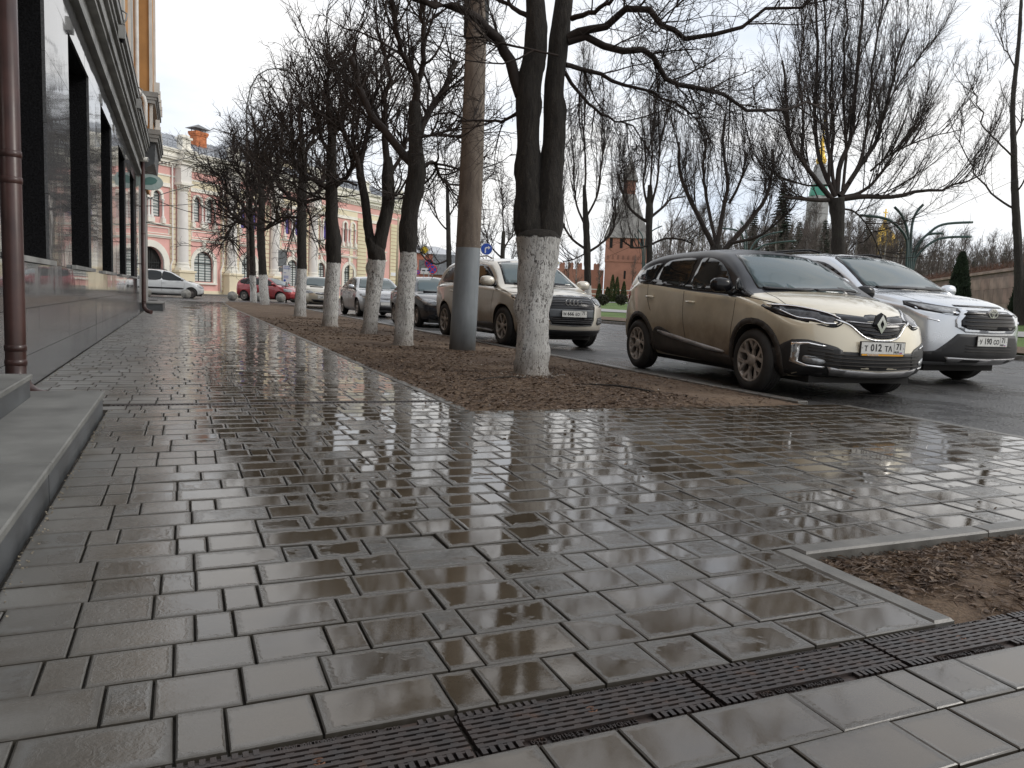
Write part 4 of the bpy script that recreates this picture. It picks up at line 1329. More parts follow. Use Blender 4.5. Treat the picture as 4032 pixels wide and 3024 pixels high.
# ================================================================== BARE LIME TREES
class Br:
    def __init__(s, seed):
        s.g = {}
        s.rng = np.random.RandomState(seed)
    def add(s, pts, r0, r1, sides):
        """pts (k,n,3); r0,r1 (k,)"""
        pts = np.asarray(pts, float)
        if pts.ndim == 2:
            pts = pts[None]; r0 = np.array([r0]); r1 = np.array([r1])
        s.g.setdefault((pts.shape[1], sides), []).append((pts, np.asarray(r0, float), np.asarray(r1, float)))
    def mesh(s, name, mat):
        V, F, off = [], [], 0
        for (n, sd), lst in s.g.items():
            P = np.concatenate([a[0] for a in lst]); R0 = np.concatenate([a[1] for a in lst]); R1 = np.concatenate([a[2] for a in lst])
            k = len(P)
            T = np.gradient(P, axis=1)
            T /= np.linalg.norm(T, axis=2, keepdims=True) + 1e-9
            ref = np.where(np.abs(T[:, :1, 2:3]) > 0.85, np.array([[[1., 0, 0]]]), np.array([[[0, 0, 1.]]]))
            U = np.cross(T, ref); U /= np.linalg.norm(U, axis=2, keepdims=True) + 1e-9
            W_ = np.cross(T, U)
            t = np.linspace(0, 1, n)[None, :]
            R = R0[:, None] * (1 - t) + R1[:, None] * t
            an = np.arange(sd) * 2 * math.pi / sd
            ring = P[:, :, None, :] + R[:, :, None, None] * (U[:, :, None, :] * np.cos(an)[None, None, :, None] + W_[:, :, None, :] * np.sin(an)[None, None, :, None])
            V.append(ring.reshape(-1, 3))
            base = off + (np.arange(k)[:, None, None] * n + np.arange(n - 1)[None, :, None]) * sd
            a = np.arange(sd)[None, None, :]; a2 = (a + 1) % sd
            q = np.stack([base + a, base + a2, base + sd + a2, base + sd + a], axis=-1).reshape(-1, 4)
            F.append(q)
            off += k * n * sd
        V = np.concatenate(V); F = np.concatenate(F)
        me = bpy.data.meshes.new(name)
        me.vertices.add(len(V)); me.vertices.foreach_set('co', V.astype(np.float32).ravel())
        me.loops.add(len(F) * 4); me.loops.foreach_set('vertex_index', F.astype(np.int32).ravel())
        me.polygons.add(len(F)); me.polygons.foreach_set('loop_start', np.arange(len(F), dtype=np.int32) * 4)
        me.polygons.foreach_set('use_smooth', np.ones(len(F), dtype=bool))
        me.materials.append(mat)
        me.update(calc_edges=True)
        return me

def unit(v): return v / (np.linalg.norm(v, axis=-1, keepdims=True) + 1e-9)
def sample(P, t):
    """P (k,n,3) t (k,) -> point and tangent"""
    k, n, _ = P.shape
    x = t * (n - 1); i = np.minimum(x.astype(int), n - 2); f = (x - i)[:, None]
    a = P[np.arange(k), i]; b = P[np.arange(k), i + 1]
    return a * (1 - f) + b * f, unit(b - a)
def sprout(rng, P, per, t0, t1, spread, up, L, n, wob, sag=0.0, taperL=0.5):
    """children of every branch in P: per of them, at angle spread, bending up"""
    k = len(P)
    idx = np.repeat(np.arange(k), per)
    t = rng.uniform(t0, t1, len(idx))
    st, tg = sample(P[idx], t)
    rnd = unit(rng.normal(size=(len(idx), 3)))
    perp = unit(rnd - tg * (rnd * tg).sum(1, keepdims=True))
    ang = np.clip(rng.normal(spread, spread * 0.3, len(idx)), 0.1, 2.2)[:, None]
    d = unit(tg * np.cos(ang) + perp * np.sin(ang) + np.array([0, 0, up]))
    ln = (L * rng.uniform(0.45, 1.25, len(idx)) * (1 - taperL * t))[:, None]
    out_ = np.zeros((len(idx), n, 3)); out_[:, 0] = st
    cur = st.copy()
    for i in range(1, n):
        d = unit(d + rng.normal(size=d.shape) * wob + np.array([0, 0, up * 0.35 - sag]))
        cur = cur + d * ln / (n - 1)
        out_[:, i] = cur
    return out_, t
def limb(pts, n=10):
    """smooth polyline through points"""
    P = np.array([tuple(p) for p in pts], float)
    m = len(P)
    if m == 2:
        return P[0] + (P[1] - P[0]) * np.linspace(0, 1, n)[:, None]
    t = np.linspace(0, m - 1, n); o = []
    for q in t:
        i = min(int(q), m - 2); f = q - i
        p0 = P[max(i - 1, 0)]; p1 = P[i]; p2 = P[i + 1]; p3 = P[min(i + 2, m - 1)]
        o.append(0.5 * ((2 * p1) + (-p0 + p2) * f + (2 * p0 - 5 * p1 + 4 * p2 - p3) * f * f + (-p0 + 3 * p1 - 3 * p2 + p3) * f ** 3))
    return np.array(o)

def trunk_mesh(stems, mat, seed, sides=26, knob=0.45):
    """stems: list of (points, radii) in local space; thick, slightly lumpy tubes"""
    V, F = [], []
    rr_ = random.Random(seed)
    for pts, rad in stems:
        n = max(10, int(len(pts) * 7))
        P = limb(pts, n); R = np.interp(np.linspace(0, len(rad) - 1, n), np.arange(len(rad)), rad)
        T = np.gradient(P, axis=0); T = unit(T)
        u = np.array([1.0, 0, 0]); base = len(V)
        for i in range(n):
            u = u - T[i] * (u @ T[i]); u /= np.linalg.norm(u); w_ = np.cross(T[i], u)
            for k in range(sides):
                a = 2 * math.pi * k / sides
                d = u * math.cos(a) + w_ * math.sin(a)
                q = Vector((d[0] * 1.6 + seed * 3.1, d[1] * 1.6, P[i][2] * 2.2))
                q2 = Vector((d[0] * 4 + seed, d[1] * 4, P[i][2] * 5))
                r = R[i] * (1 + 0.10 * mn.noise(q) + 0.045 * mn.noise(q2) + knob * max(0, mn.noise(q * 1.4) - .25))
                if P[i][2] < 0.12 and pts[0][2] <= 0.05: r *= 1 + 0.25 * (1 - max(0, P[i][2]) / 0.12) ** 2 * (0.6 + 0.4 * mn.noise(q2 * 2))
                V.append(tuple(P[i] + d * r))
        for i in range(n - 1):
            for k in range(sides):
                F.append((base + i * sides + k, base + i * sides + (k + 1) % sides, base + (i + 1) * sides + (k + 1) % sides, base + (i + 1) * sides + k))
        F.append([base + (n - 1) * sides + k for k in range(sides)])
    return new_mesh('trunk', V, F, mat, smooth=True)

def tree(name, label, base, stems, limbs, cfg, seed, mat=WASH, tw=TWIG, group=None, category='tree'):
    """stems/limbs given in world space; a limb is (points, r0, r1, weight)"""
    base = Vector(base)
    o = empty(name, base, label=label, category=category, group=group)
    loc = lambda pts: [Vector(p) - base for p in pts]
    link('trunk', trunk_mesh([(loc(p), r) for p, r in stems], mat, seed), o)
    B = Br(seed); rng = B.rng
    crown_from(B, [(loc(p), a, b_, w_) for p, a, b_, w_ in limbs], cfg)
    link('crown', B.mesh('crown', tw), o)
    return o
def crown_from(B, limbs, cfg):
    rng = B.rng
    c = dict(jit=.02, shoots=9, L1=2.2, up1=0.55, sp1=0.8, L2=0.75, n2=11, up2=0.12, L3=0.26, n3=5, sag=0.0, r1=.020, r2=.007, r3=.0032, t0=0.25, wob=.16, extra=0)
    c.update(cfg)
    for pts, r0, r1, wt in limbs:
        P = limb(pts, 14)
        jit = rng.normal(size=P.shape) * np.linspace(0, 1, 14)[:, None] * c['jit'] * (np.linalg.norm(P[-1] - P[0]))
        P = P + jit
        B.add(P, r0, r1, 9)
        k = max(2, int(c['shoots'] * wt))
        S1, t1 = sprout(rng, P[None], k, c['t0'], 1.0, c['sp1'], c['up1'], c['L1'], 8, c['wob'] * .6, c['sag'], 0.25)
        rs = c['r1'] * rng.uniform(.6, 1.3, len(S1)) * (1.1 - .3 * t1)
        B.add(S1, rs, rs * .22, 5)
        S2, t2 = sprout(rng, S1, c['n2'], 0.10, 1.0, c.get('sp2', .75), c['up2'], c['L2'], 5, c['wob'], c['sag'] * .6, 0.55)
        r2_ = c['r2'] * rng.uniform(.6, 1.3, len(S2))
        B.add(S2, r2_, r2_ * .35, 3)
        # fine twigs straight on the limb too
        S2b, _ = sprout(rng, P[None], int(k * 1.6), c['t0'], 1.0, 1.2, 0.0, c['L2'] * 1.2, 5, c['wob'], c['sag'], 0.3)
        B.add(S2b, np.full(len(S2b), c['r2']), np.full(len(S2b), c['r2'] * .35), 3)
        S2 = np.concatenate([S2, S2b])
        if c['n3'] > 0:
            S3, _ = sprout(rng, S2, c['n3'], 0.15, 1.0, 0.8, 0.03, c['L3'], 3, c['wob'] * 1.4, 0, 0.3)
            B.add(S3, np.full(len(S3), c['r3']), np.full(len(S3), c['r3'] * .45), 3)

def px(D, *pp, dd=None):
    """survey points (photo 2212 px wide) at depth D; optional per-point depth offsets"""
    dd = dd or [0] * len(pp)
    return [at(a, b_, D + e) for (a, b_), e in zip(pp, dd)]
def foot(pts, z):
    p = pts[0]
    return [Vector((p.x, p.y, z))] + list(pts[1:])
GL_ = 'limes with whitewashed trunks along the path'

# T1 : the nearest twin-stemmed lime
D = 9.29
b0 = at(1150, 812, D); b0.z = -0.01
s0 = [b0, at(1150, 740, D), at(1155, 640, D), at(1162, 560, D), at(1164, 518, D), at(1165, 504, D), at(1165, 496, D)]
sL = [at(1158, 620, D + .02), at(1146, 500, D), at(1141, 430, D), at(1141, 300, D), at(1142, 198, D), at(1156, 110, D), at(1158, 30, D), at(1150, -60, D), at(1145, -160, D)]
sR = [at(1166, 620, D), at(1183, 490, D + .02), at(1190, 364, D + .05), at(1198, 290, D + .08), at(1197, 198, D + .1), at(1206, 100, D + .12), at(1217, 10, D + .15), at(1228, -90, D + .2), at(1240, -200, D + .2)]
stems = [(s0, [.205, .19, .195, .235, .275, .22, .06]), (sL, [.10, .178, .155, .135, .15, .135, .12, .11, .08]), (sR, [.10, .178, .140, .14, .118, .115, .115, .10, .08])]
Lb = px(D, (1124, 205), (1098, 126), (1075, 83), (1042, 50), (990, 20), (910, 2), (820, -30), dd=[0, 0, -.1, -.2, -.3, -.5, -.8])
R1 = px(D, (1226, 82), (1262, 63), (1300, 62), (1371, 10), (1421, 49), (1470, 72), (1516, 87), (1599, 65), (1694, 19), (1780, -30), dd=[0.1, .05, 0, -.2, -.3, -.35, -.4, -.5, -.6, -.8])
R2 = px(D, (1226, 90), (1274, 78), (1323, 106), (1371, 111), (1405, 116), (1440, 163), (1485, 190), (1523, 209), (1580, 226), (1634, 240), (1720, 244), (1800, 262), dd=[.1, .1, .1, .2, .2, .3, .3, .3, .4, .5, .6, .8])
R3 = px(D, (1222, 140), (1262, 150), (1330, 175), (1400, 196), (1470, 232), (1520, 262), dd=[.1, .2, .3, .5, .6, .7])
R4 = px(D, (1215, 150), (1250, 200), (1290, 240), (1340, 268), (1400, 300), dd=[.1, .3, .4, .5, .6])
R5 = px(D, (1235, 40), (1290, 20), (1340, -10), (1420, -50), dd=[0, -.3, -.5, -.9])
X6 = px(D, (1150, 40), (1080, 0), (1000, -60), dd=[0, .3, .5])
X7 = px(D, (1124, 240), (1080, 262), (1020, 258), (960, 275), dd=[0, .3, .6, .9])
X8 = px(D, (1205, 120), (1110, 98), (1060, 92), (1000, 88), dd=[-.15, -.3, -.3, -.3])
limbs = [(Lb, .075, .035, 1.3), (R1, .055, .012, 1.9), (R2, .050, .012, 2.3), (R3, .032, .008, 1.3), (R4, .026, .007, 1.0), (R5, .035, .01, .9), (X6, .035, .01, .8), (X7, .022, .008, .8), (X8, .014, .004, .35)]
tree('lime_tree', 'nearest lime with two dark stems rising from one thick whitewashed base', b0, stems, limbs,
     dict(shoots=12, L1=1.35, up1=.14, sp1=.85, L2=.60, n2=11, L3=.19, n3=5, sag=.015, r1=.011, r2=.0048, r3=.0024, t0=.18, wob=.17), 1, group=GL_)

def lime(label, D, base_px, stem_px, rads, limbs_px, cfg, seed, forkstems=(), mat=WASH, bz=-0.01, group=GL_, name='lime_tree'):
    b_ = at(base_px[0], base_px[1], D); b_.z = bz
    st_ = [b_] + px(D, *stem_px)
    stems = [(st_, rads)] + [(px(D, *p), r) for p, r in forkstems]
    rs = random.Random(seed)
    L_ = []
    for (p, r0, r1, w_) in limbs_px:
        side = rs.uniform(-1.0, 1.0)
        L_.append((px(D, *p, dd=[side * i / (len(p) - 1) * D * .05 for i in range(len(p))]), r0, r1, w_))
    return tree(name, label, b_, stems, L_, cfg, seed, mat=mat, group=group)

lime('second lime from the camera with one slim leaning whitewashed trunk left of the pole', 13.8, (872, 747), [(876, 650), (882, 553), (884, 470), (893, 420), (900, 372), (898, 316), (895, 223)], [.18, .155, .15, .145, .16, .17, .13, .10],
     [([(896, 360), (865, 327), (824, 275), (792, 223), (775, 170), (755, 130)], .085, .05, 1.2), ([(900, 340), (913, 268), (943, 216), (973, 156), (985, 130)], .07, .04, 1.2),
      ([(895, 223), (902, 178), (873, 123), (858, 74), (850, -20)], .07, .03, 1.2), ([(900, 190), (915, 123), (913, 37), (905, -40)], .055, .03, 1.1), ([(902, 372), (935, 350), (948, 380), (965, 400)], .04, .02, .8), ([(890, 300), (950, 290), (1000, 300)], .03, .012, .7)],
     dict(shoots=15, L1=2.0, up1=.26, L2=.8, n2=8, L3=.26, n3=3, r1=.021, r2=.0085, r3=.0036, wob=.27), 2)
lime('third lime from the camera whose whitewashed trunk splits low into a V', 17.2, (797, 722), [(806, 640), (814, 571), (812, 545), (806, 515)], [.17, .165, .20, .20, .12],
     [([(777, 386), (770, 340), (745, 290), (720, 255)], .07, .03, 1.3), ([(780, 350), (790, 300), (800, 240), (790, 170)], .06, .03, 1.2), ([(838, 370), (832, 290), (830, 223), (836, 150), (820, 80)], .085, .03, 1.5),
      ([(840, 380), (865, 340), (880, 300), (905, 250)], .05, .02, 1.1), ([(836, 300), (815, 250), (800, 210), (770, 190)], .045, .02, .9), ([(770, 400), (740, 390), (715, 400)], .03, .015, .6), ([(828, 440), (860, 420), (885, 430)], .03, .012, .6)],
     dict(shoots=14, L1=2.1, up1=.28, L2=.85, n2=8, L3=.28, n3=3, r1=.024, r2=.0095, r3=.0042, wob=.27), 3,
     forkstems=[([(808, 590), (800, 520), (796, 495), (788, 430), (780, 386), (776, 345)], [.08, .105, .10, .095, .085, .07]), ([(815, 590), (820, 530), (828, 490), (838, 440), (838, 386), (838, 340)], [.08, .14, .145, .14, .14, .09])])
lime('fourth lime from the camera with a knotty straight whitewashed trunk', 20.1, (713, 706), [(716, 640), (720, 577), (720, 520), (717, 470), (716, 410), (716, 340), (717, 280), (710, 230)], [.21, .19, .18, .19, .155, .155, .13, .11, .08],
     [([(712, 410), (690, 395), (661, 380), (640, 350), (625, 310)], .075, .03, 1.2), ([(722, 405), (745, 385), (766, 355), (775, 320)], .065, .03, 1.1), ([(716, 340), (695, 300), (680, 250), (672, 200)], .06, .03, 1.1), ([(718, 300), (735, 260), (748, 220), (745, 170)], .06, .03, 1.1), ([(710, 230), (705, 180), (715, 130)], .06, .03, 1.0), ([(714, 430), (680, 430), (650, 440)], .04, .02, .7)],
     dict(shoots=15, L1=2.4, up1=.32, L2=.95, n2=8, L3=.3, n3=3, r1=.027, r2=.011, r3=.0048, wob=.27), 4)
lime('fifth lime from the camera with a hollow scar at the foot of its whitewash', 27.0, (648, 684), [(650, 640), (652, 585), (652, 500), (652, 430), (655, 350), (650, 280)], [.22, .18, .165, .16, .155, .15, .12, .08],
     [([(651, 440), (620, 420), (595, 390), (580, 350)], .07, .03, 1.2), ([(655, 430), (690, 410), (700, 370)], .07, .03, 1.0), ([(655, 350), (630, 300), (610, 250)], .07, .03, 1.2), ([(655, 340), (680, 290), (690, 240)], .07, .03, 1.1), ([(650, 290), (645, 240), (655, 180)], .07, .03, 1.0), ([(650, 470), (610, 470), (575, 490)], .04, .02, .7)],
     dict(shoots=15, L1=2.8, up1=.26, L2=1.15, n2=8, L3=.4, n3=3, r1=.034, r2=.014, r3=.006, wob=.28), 5)
lime('sixth lime from the camera, right one of the close pair before the square', 41.0, (573, 661), [(570, 630), (568, 592), (565, 545), (563, 490), (566, 430), (560, 380)], [.26, .235, .21, .20, .20, .17, .10],
     [([(564, 490), (535, 480), (505, 470), (490, 440)], .09, .04, 1.3), ([(564, 470), (545, 430), (520, 380), (505, 330)], .09, .04, 1.4), ([(566, 450), (585, 400), (600, 350), (605, 300)], .09, .04, 1.4), ([(562, 400), (555, 340), (560, 280)], .09, .04, 1.3), ([(566, 500), (600, 480), (630, 470), (650, 500)], .07, .03, 1.1)],
     dict(shoots=16, L1=3.7, up1=.2, L2=1.6, n2=8, L3=.6, n3=3, r1=.044, r2=.02, r3=.009, wob=.28, sag=.03), 6)
lime('seventh lime from the camera, farthest whitewashed trunk beside a grey post', 44.0, (548, 656), [(547, 630), (546, 592), (545, 540), (543, 490), (540, 430)], [.20, .17, .16, .15, .15, .10],
     [([(543, 500), (515, 480), (495, 500), (480, 530)], .08, .03, 1.2), ([(543, 480), (520, 440), (490, 410), (470, 370)], .08, .03, 1.4), ([(541, 460), (545, 400), (540, 340)], .08, .03, 1.3), ([(543, 470), (565, 420), (580, 370)], .08, .03, 1.2)],
     dict(shoots=15, L1=3.7, up1=.14, L2=1.6, n2=8, L3=.6, n3=3, r1=.042, r2=.019, r3=.009, wob=.28, sag=.05), 7)

# trees beyond the road
GO_ = 'bare pollarded trees beyond the road'
def lawn_z(x): return 0.12 + 0.05 * max(0.0, min(x - 18.5, 32.0))
def opp(label, D, base_px, stem_px, rads, limbs_px, cfg, seed, mat=BARK, **k):
    b_ = at(*base_px, D)
    limbs_px = [(p, r0 * .78, r1 * .8, w_) for p, r0, r1, w_ in limbs_px]
    return lime(label, D, base_px, stem_px, [r * .92 for r in rads], limbs_px, cfg, seed, mat=mat, bz=lawn_z(b_.x) - .03, group=GO_, name='pollarded_tree', **k)
opp('bare upright pollard with whitewashed foot left of the brick tower', 40.0, (1270, 690), [(1270, 640), (1269, 580), (1268, 530), (1265, 470), (1262, 400)], [.22, .20, .19, .19, .17, .08],
    [([(1268, 540), (1235, 515), (1215, 480), (1205, 430)], .09, .05, 1.2), ([(1270, 545), (1300, 525), (1325, 495), (1330, 440)], .09, .05, 1.2), ([(1265, 490), (1245, 440), (1240, 380), (1235, 300)], .08, .04, 1.2), ([(1266, 470), (1290, 420), (1300, 350), (1305, 280)], .08, .04, 1.2), ([(1263, 420), (1265, 350), (1262, 270), (1268, 190)], .08, .03, 1.2), ([(1268, 545), (1240, 560), (1215, 565)], .05, .03, .5)],
    dict(shoots=12, L1=4.4, up1=.75, sp1=.5, L2=1.4, n2=13, L3=.5, n3=4, r1=.022, r2=.010, r3=.0055, wob=.05, jit=.006, sp2=.5, up2=.3), 11, mat=WASH)
opp('bare pollard with two level side arms right of the brick tower', 36.0, (1403, 690), [(1403, 640), (1403, 560), (1402, 500), (1403, 455), (1404, 400)], [.20, .17, .155, .155, .19, .10],
    [([(1400, 480), (1370, 460), (1350, 430), (1335, 380)], .10, .05, 1.2), ([(1405, 470), (1435, 445), (1450, 430), (1480, 425)], .09, .04, 1.0), ([(1402, 455), (1390, 400), (1395, 330), (1385, 250)], .08, .035, 1.2), ([(1405, 450), (1420, 390), (1425, 320), (1440, 240)], .08, .035, 1.2), ([(1404, 420), (1408, 340), (1405, 260)], .07, .03, 1.0), ([(1403, 530), (1440, 515), (1480, 520), (1500, 530)], .07, .04, .7), ([(1402, 530), (1370, 535), (1345, 520)], .06, .04, .6)],
    dict(shoots=11, L1=3.9, up1=.65, sp1=.5, L2=1.3, n2=13, L3=.45, n3=4, r1=.020, r2=.0095, r3=.005, wob=.055, jit=.006, sp2=.5, up2=.3), 12)
opp('wide forked bare tree behind the roof of the cream car', 31.0, (1548, 690), [(1548, 620), (1548, 560), (1546, 530)], [.30, .26, .27, .22],
    [([(1545, 540), (1520, 490), (1490, 430), (1470, 370), (1465, 310)], .15, .06, 1.3), ([(1548, 530), (1560, 470), (1572, 400), (1562, 330), (1565, 250)], .14, .05, 1.3), ([(1560, 545), (1600, 500), (1640, 450), (1665, 390), (1670, 320)], .15, .06, 1.4), ([(1548, 530), (1530, 450), (1520, 380), (1525, 300)], .10, .05, 1.2), ([(1580, 525), (1640, 510), (1690, 470), (1720, 440)], .09, .03, 1.0), ([(1575, 440), (1600, 390), (1612, 330)], .08, .04, .9)],
    dict(shoots=12, L1=3.6, up1=.55, sp1=.5, L2=1.25, n2=13, L3=.4, n3=4, r1=.019, r2=.0085, r3=.0045, wob=.06, jit=.007, sp2=.52, up2=.28), 13)
opp('broad bare lime fanning out above the silver car', 26.0, (1812, 740), [(1812, 640), (1812, 560), (1810, 480), (1806, 430)], [.24, .225, .22, .225, .30],
    [([(1800, 435), (1760, 385), (1735, 350), (1706, 304), (1700, 220), (1690, 130)], .12, .04, 1.5), ([(1805, 425), (1780, 370), (1765, 310), (1760, 200), (1765, 80), (1762, -40)], .11, .045, 1.5),
     ([(1808, 420), (1815, 350), (1838, 300), (1848, 200), (1858, 80), (1868, -40)], .12, .05, 1.5), ([(1815, 425), (1850, 370), (1890, 310), (1912, 240), (1930, 160), (1960, 60)], .12, .04, 1.5),
     ([(1815, 430), (1870, 425), (1930, 425), (2000, 412), (2070, 400), (2130, 375)], .13, .02, 1.3), ([(1800, 432), (1760, 432), (1720, 428), (1690, 426)], .10, .06, .8),
     ([(1825, 425), (1860, 415), (1900, 380), (1940, 320), (1990, 260)], .09, .03, 1.2), ([(1805, 420), (1795, 350), (1800, 280), (1795, 180), (1800, 60)], .09, .03, 1.3), ([(1790, 400), (1790, 330), (1783, 200), (1785, 60), (1780, -60)], .07, .03, 1.0), ([(1820, 410), (1828, 330), (1822, 200), (1828, 60), (1835, -60)], .07, .03, 1.0), ([(1835, 395), (1868, 320), (1880, 200), (1893, 80), (1915, -40)], .07, .03, 1.1), ([(1870, 350), (1900, 260), (1950, 170), (2010, 90)], .05, .02, 1.1), ([(1730, 350), (1735, 260), (1728, 160), (1738, 40)], .06, .025, 1.1), ([(1880, 370), (1930, 330), (2000, 300), (2080, 280)], .05, .015, 1.0), ([(1812, 450), (1850, 460), (1880, 500), (1905, 560)], .05, .015, .8), ([(1790, 400), (1740, 400), (1690, 385), (1650, 390)], .05, .015, .8)],
    dict(shoots=17, L1=3.3, up1=.42, sp1=.5, L2=1.15, n2=13, L3=.34, n3=4, r1=.020, r2=.0078, r3=.0042, wob=.05, t0=.2, jit=.006, sp2=.55, up2=.18), 14)
opp('slender bare young tree at the right edge of the photo', 31.0, (2196, 740), [(2200, 660), (2200, 560), (2193, 430), (2190, 330), (2188, 220), (2200, 100), (2206, 0), (2208, -60)], [.22, .19, .17, .15, .12, .10, .08, .06, .04],
    [([(2190, 450), (2150, 425), (2110, 380), (2085, 330), (2070, 270)], .06, .02, 1.2), ([(2190, 340), (2150, 300), (2120, 250), (2100, 180)], .05, .02, 1.1), ([(2190, 300), (2215, 250), (2240, 200)], .05, .02, 1.0), ([(2192, 420), (2220, 380), (2240, 330)], .05, .02, .9), ([(2195, 150), (2170, 100), (2150, 40)], .04, .015, .9)],
    dict(shoots=9, L1=2.2, up1=.4, sp1=.6, L2=.9, n2=8, L3=.3, n3=3, r1=.018, r2=.008, r3=.0045), 15)
opp('dark bare tree with level limbs just left of the concrete pole, beyond the road', 55.0, (972, 640), [(971, 600), (970, 560), (968, 480), (966, 400)], [.26, .22, .20, .17, .10],
    [([(970, 560), (945, 570), (920, 560), (900, 530)], .09, .04, 1.1), ([(969, 500), (945, 470), (930, 420), (925, 360)], .08, .03, 1.2), ([(968, 470), (990, 430), (1005, 370)], .08, .03, 1.2), ([(971, 575), (1000, 565), (1030, 540)], .07, .03, 1.0), ([(966, 400), (960, 330), (970, 270)], .06, .03, 1.0)],
    dict(shoots=11, L1=3.2, up1=.4, sp1=.65, L2=1.2, n2=8, L3=.45, n3=3, r1=.03, r2=.015, r3=.009), 16)
opp('reddish twiggy bare tree behind the round blue road sign', 58.0, (1085, 650), [(1085, 600), (1086, 540), (1088, 500)], [.24, .20, .18, .14],
    [([(1086, 560), (1060, 530), (1045, 480), (1040, 420)], .09, .03, 1.3), ([(1087, 540), (1110, 500), (1125, 450)], .09, .03, 1.3), ([(1088, 500), (1085, 440), (1090, 380)], .08, .03, 1.3), ([(1086, 580), (1050, 575), (1020, 560)], .06, .03, 1.0), ([(1087, 580), (1120, 570), (1150, 560)], .06, .03, 1.0)],
    dict(shoots=13, L1=3.0, up1=.35, sp1=.7, L2=1.2, n2=9, L3=.45, n3=3, r1=.03, r2=.015, r3=.009), 17, )

# ================================================================== PARK BEYOND THE ROAD
PATHM = simple('pale_path', (0.30, 0.295, 0.285), 0.7, var=0.12, scale=.6)
def lz(x, y): return lawn_z(x) + (0.06 * mn.noise(Vector((x * .15, y * .15, 0))) if x > 20 else 0)
sheet('lawn', [18.55, 20, 22, 24, 27, 30, 34, 38, 44, 52, 70, 110, 260, 600], frange(-30, 60, 5) + [75, 95, 130, 180, 260, 600], lz, GRASS, kind='structure')
sheet('path', [24.2, 25.4, 26.8], frange(-30, 140, 5), lambda x, y: lz(x, y) + .03, PATHM, kind='structure')
sheet('path', [36.0, 37.5], frange(-30, 140, 5), lambda x, y: lz(x, y) + .03, PATHM, kind='structure')
sheet('soil', [18.56, 19.2, 20.4], frange(-4, 90, 2), lambda x, y: lawn_z(x) + .03, SOIL, kind='structure')

THUJA = simple('thuja_green', (0.055, 0.075, 0.022), 0.85, var=0.45, scale=5)
SPRUCE = simple('spruce_needles', (0.030, 0.048, 0.026), 0.85, var=0.45, scale=2.0)
def cone_bush(name, h, r, n, seed, mat, pointed=1.0):
    r_ = np.random.RandomState(seed)
    t = r_.uniform(0, 1, n) ** 1.25
    a = r_.uniform(0, 2 * math.pi, n)
    prof = np.sin(np.clip(t * 1.0, 0, 1) * math.pi * .5 + .0)
    rad = r * (np.where(t < .18, .55 + t * 2.5, 1.0) * (1 - t) ** (.62 * pointed)) * r_.uniform(.72, 1.08, n)
    P = np.stack([rad * np.cos(a), rad * np.sin(a), .04 + t * h], 1)
    s = r_.uniform(.5, 1, n) * .07 * (h / 2) ** .5
    d = np.stack([np.cos(a) * .55, np.sin(a) * .55, np.ones(n)], 1) + r_.normal(size=(n, 3)) * .3
    d = unit(d); u = unit(np.cross(d, r_.normal(size=(n, 3))))
    V = np.stack([P - u * s[:, None] * .5, P + u * s[:, None] * .5, P + d * s[:, None] * 2.2], 1).reshape(-1, 3)
    F = np.arange(n * 3).reshape(-1, 3)
    me = bpy.data.meshes.new(name); me.from_pydata(V.tolist(), [], F.tolist()); me.materials.append(mat); me.update()
    return me
TH = [cone_bush('foliage', 2.0, .42, 2600, i, THUJA) for i in range(3)]
TRK = MB().tube([(0, 0, -.1), (0, 0, 1.2)], [.05, .02], 6).mesh('stem', BARK)
tl = [(1293, 690, 74, 1.7, 'leftmost small thuja before the fortress wall'), (1311, 690, 74, 1.4, 'low thuja left of the tall thuja pair'), (1321, 690, 74, 2.5, 'tallest thuja of the group below the brick tower'), (1331, 690, 74, 2.3, 'second tall thuja right beside the tallest one'), (1346, 690, 74, 1.9, 'stout thuja just left of the cream car tail')]
for i, (a, _b2, D_, h_, lb) in enumerate(tl):
    p = at(a, 650, D_)
    o = empty('thuja', (p.x, p.y, lawn_z(p.x)), random.uniform(0, 6), label=lb, category='conifer', group='small thujas before the fortress')
    link('foliage', TH[i % 3], o).scale = (.85, .85, h_ * .5)
    link('stem', TRK, o)
p = at(2070, 640, 38)
o = empty('thuja', (p.x, p.y, lawn_z(p.x)), label='dark conical thuja in front of the reddish granite wall', category='conifer')
link('foliage', cone_bush('foliage', 3.1, .60, 12000, 9, SPRUCE), o); link('stem', TRK, o)
p = at(2212, 640, 36)
o = empty('thuja', (p.x, p.y, lawn_z(p.x)), label='dark thuja half cut by the right edge of the photo', category='conifer')
link('foliage', cone_bush('foliage', 2.6, .6, 9000, 10, SPRUCE), o); link('stem', TRK, o)
BUSHM = simple('dark_shrub', (0.035, 0.035, 0.02), .9, var=.4, scale=6)
for i, (a, D_, lb) in enumerate([(1302, 62, 'left one of two small round shrubs on the lawn'), (1342, 62, 'right one of two small round shrubs on the lawn')]):
    p = at(a, 650, D_)
    o = empty('round_shrub', (p.x, p.y, lawn_z(p.x)), label=lb, category='shrub')
    r_ = np.random.RandomState(i); n = 1500
    P = unit(r_.normal(size=(n, 3))) * r_.uniform(.6, 1, (n, 1)) * np.array([.5, .5, .45]) + np.array([0, 0, .48])
    u = unit(r_.normal(size=(n, 3))) * .07; v_ = unit(r_.normal(size=(n, 3))) * .07
    V = np.stack([P - u, P + u, P + v_], 1).reshape(-1, 3)
    link('foliage', new_mesh('foliage', V.tolist(), np.arange(n * 3).reshape(-1, 3).tolist(), BUSHM), o)
    MB().tube([(0, 0, -.1), (0, 0, .4)], .04, 5).build('stem', BARK, o)

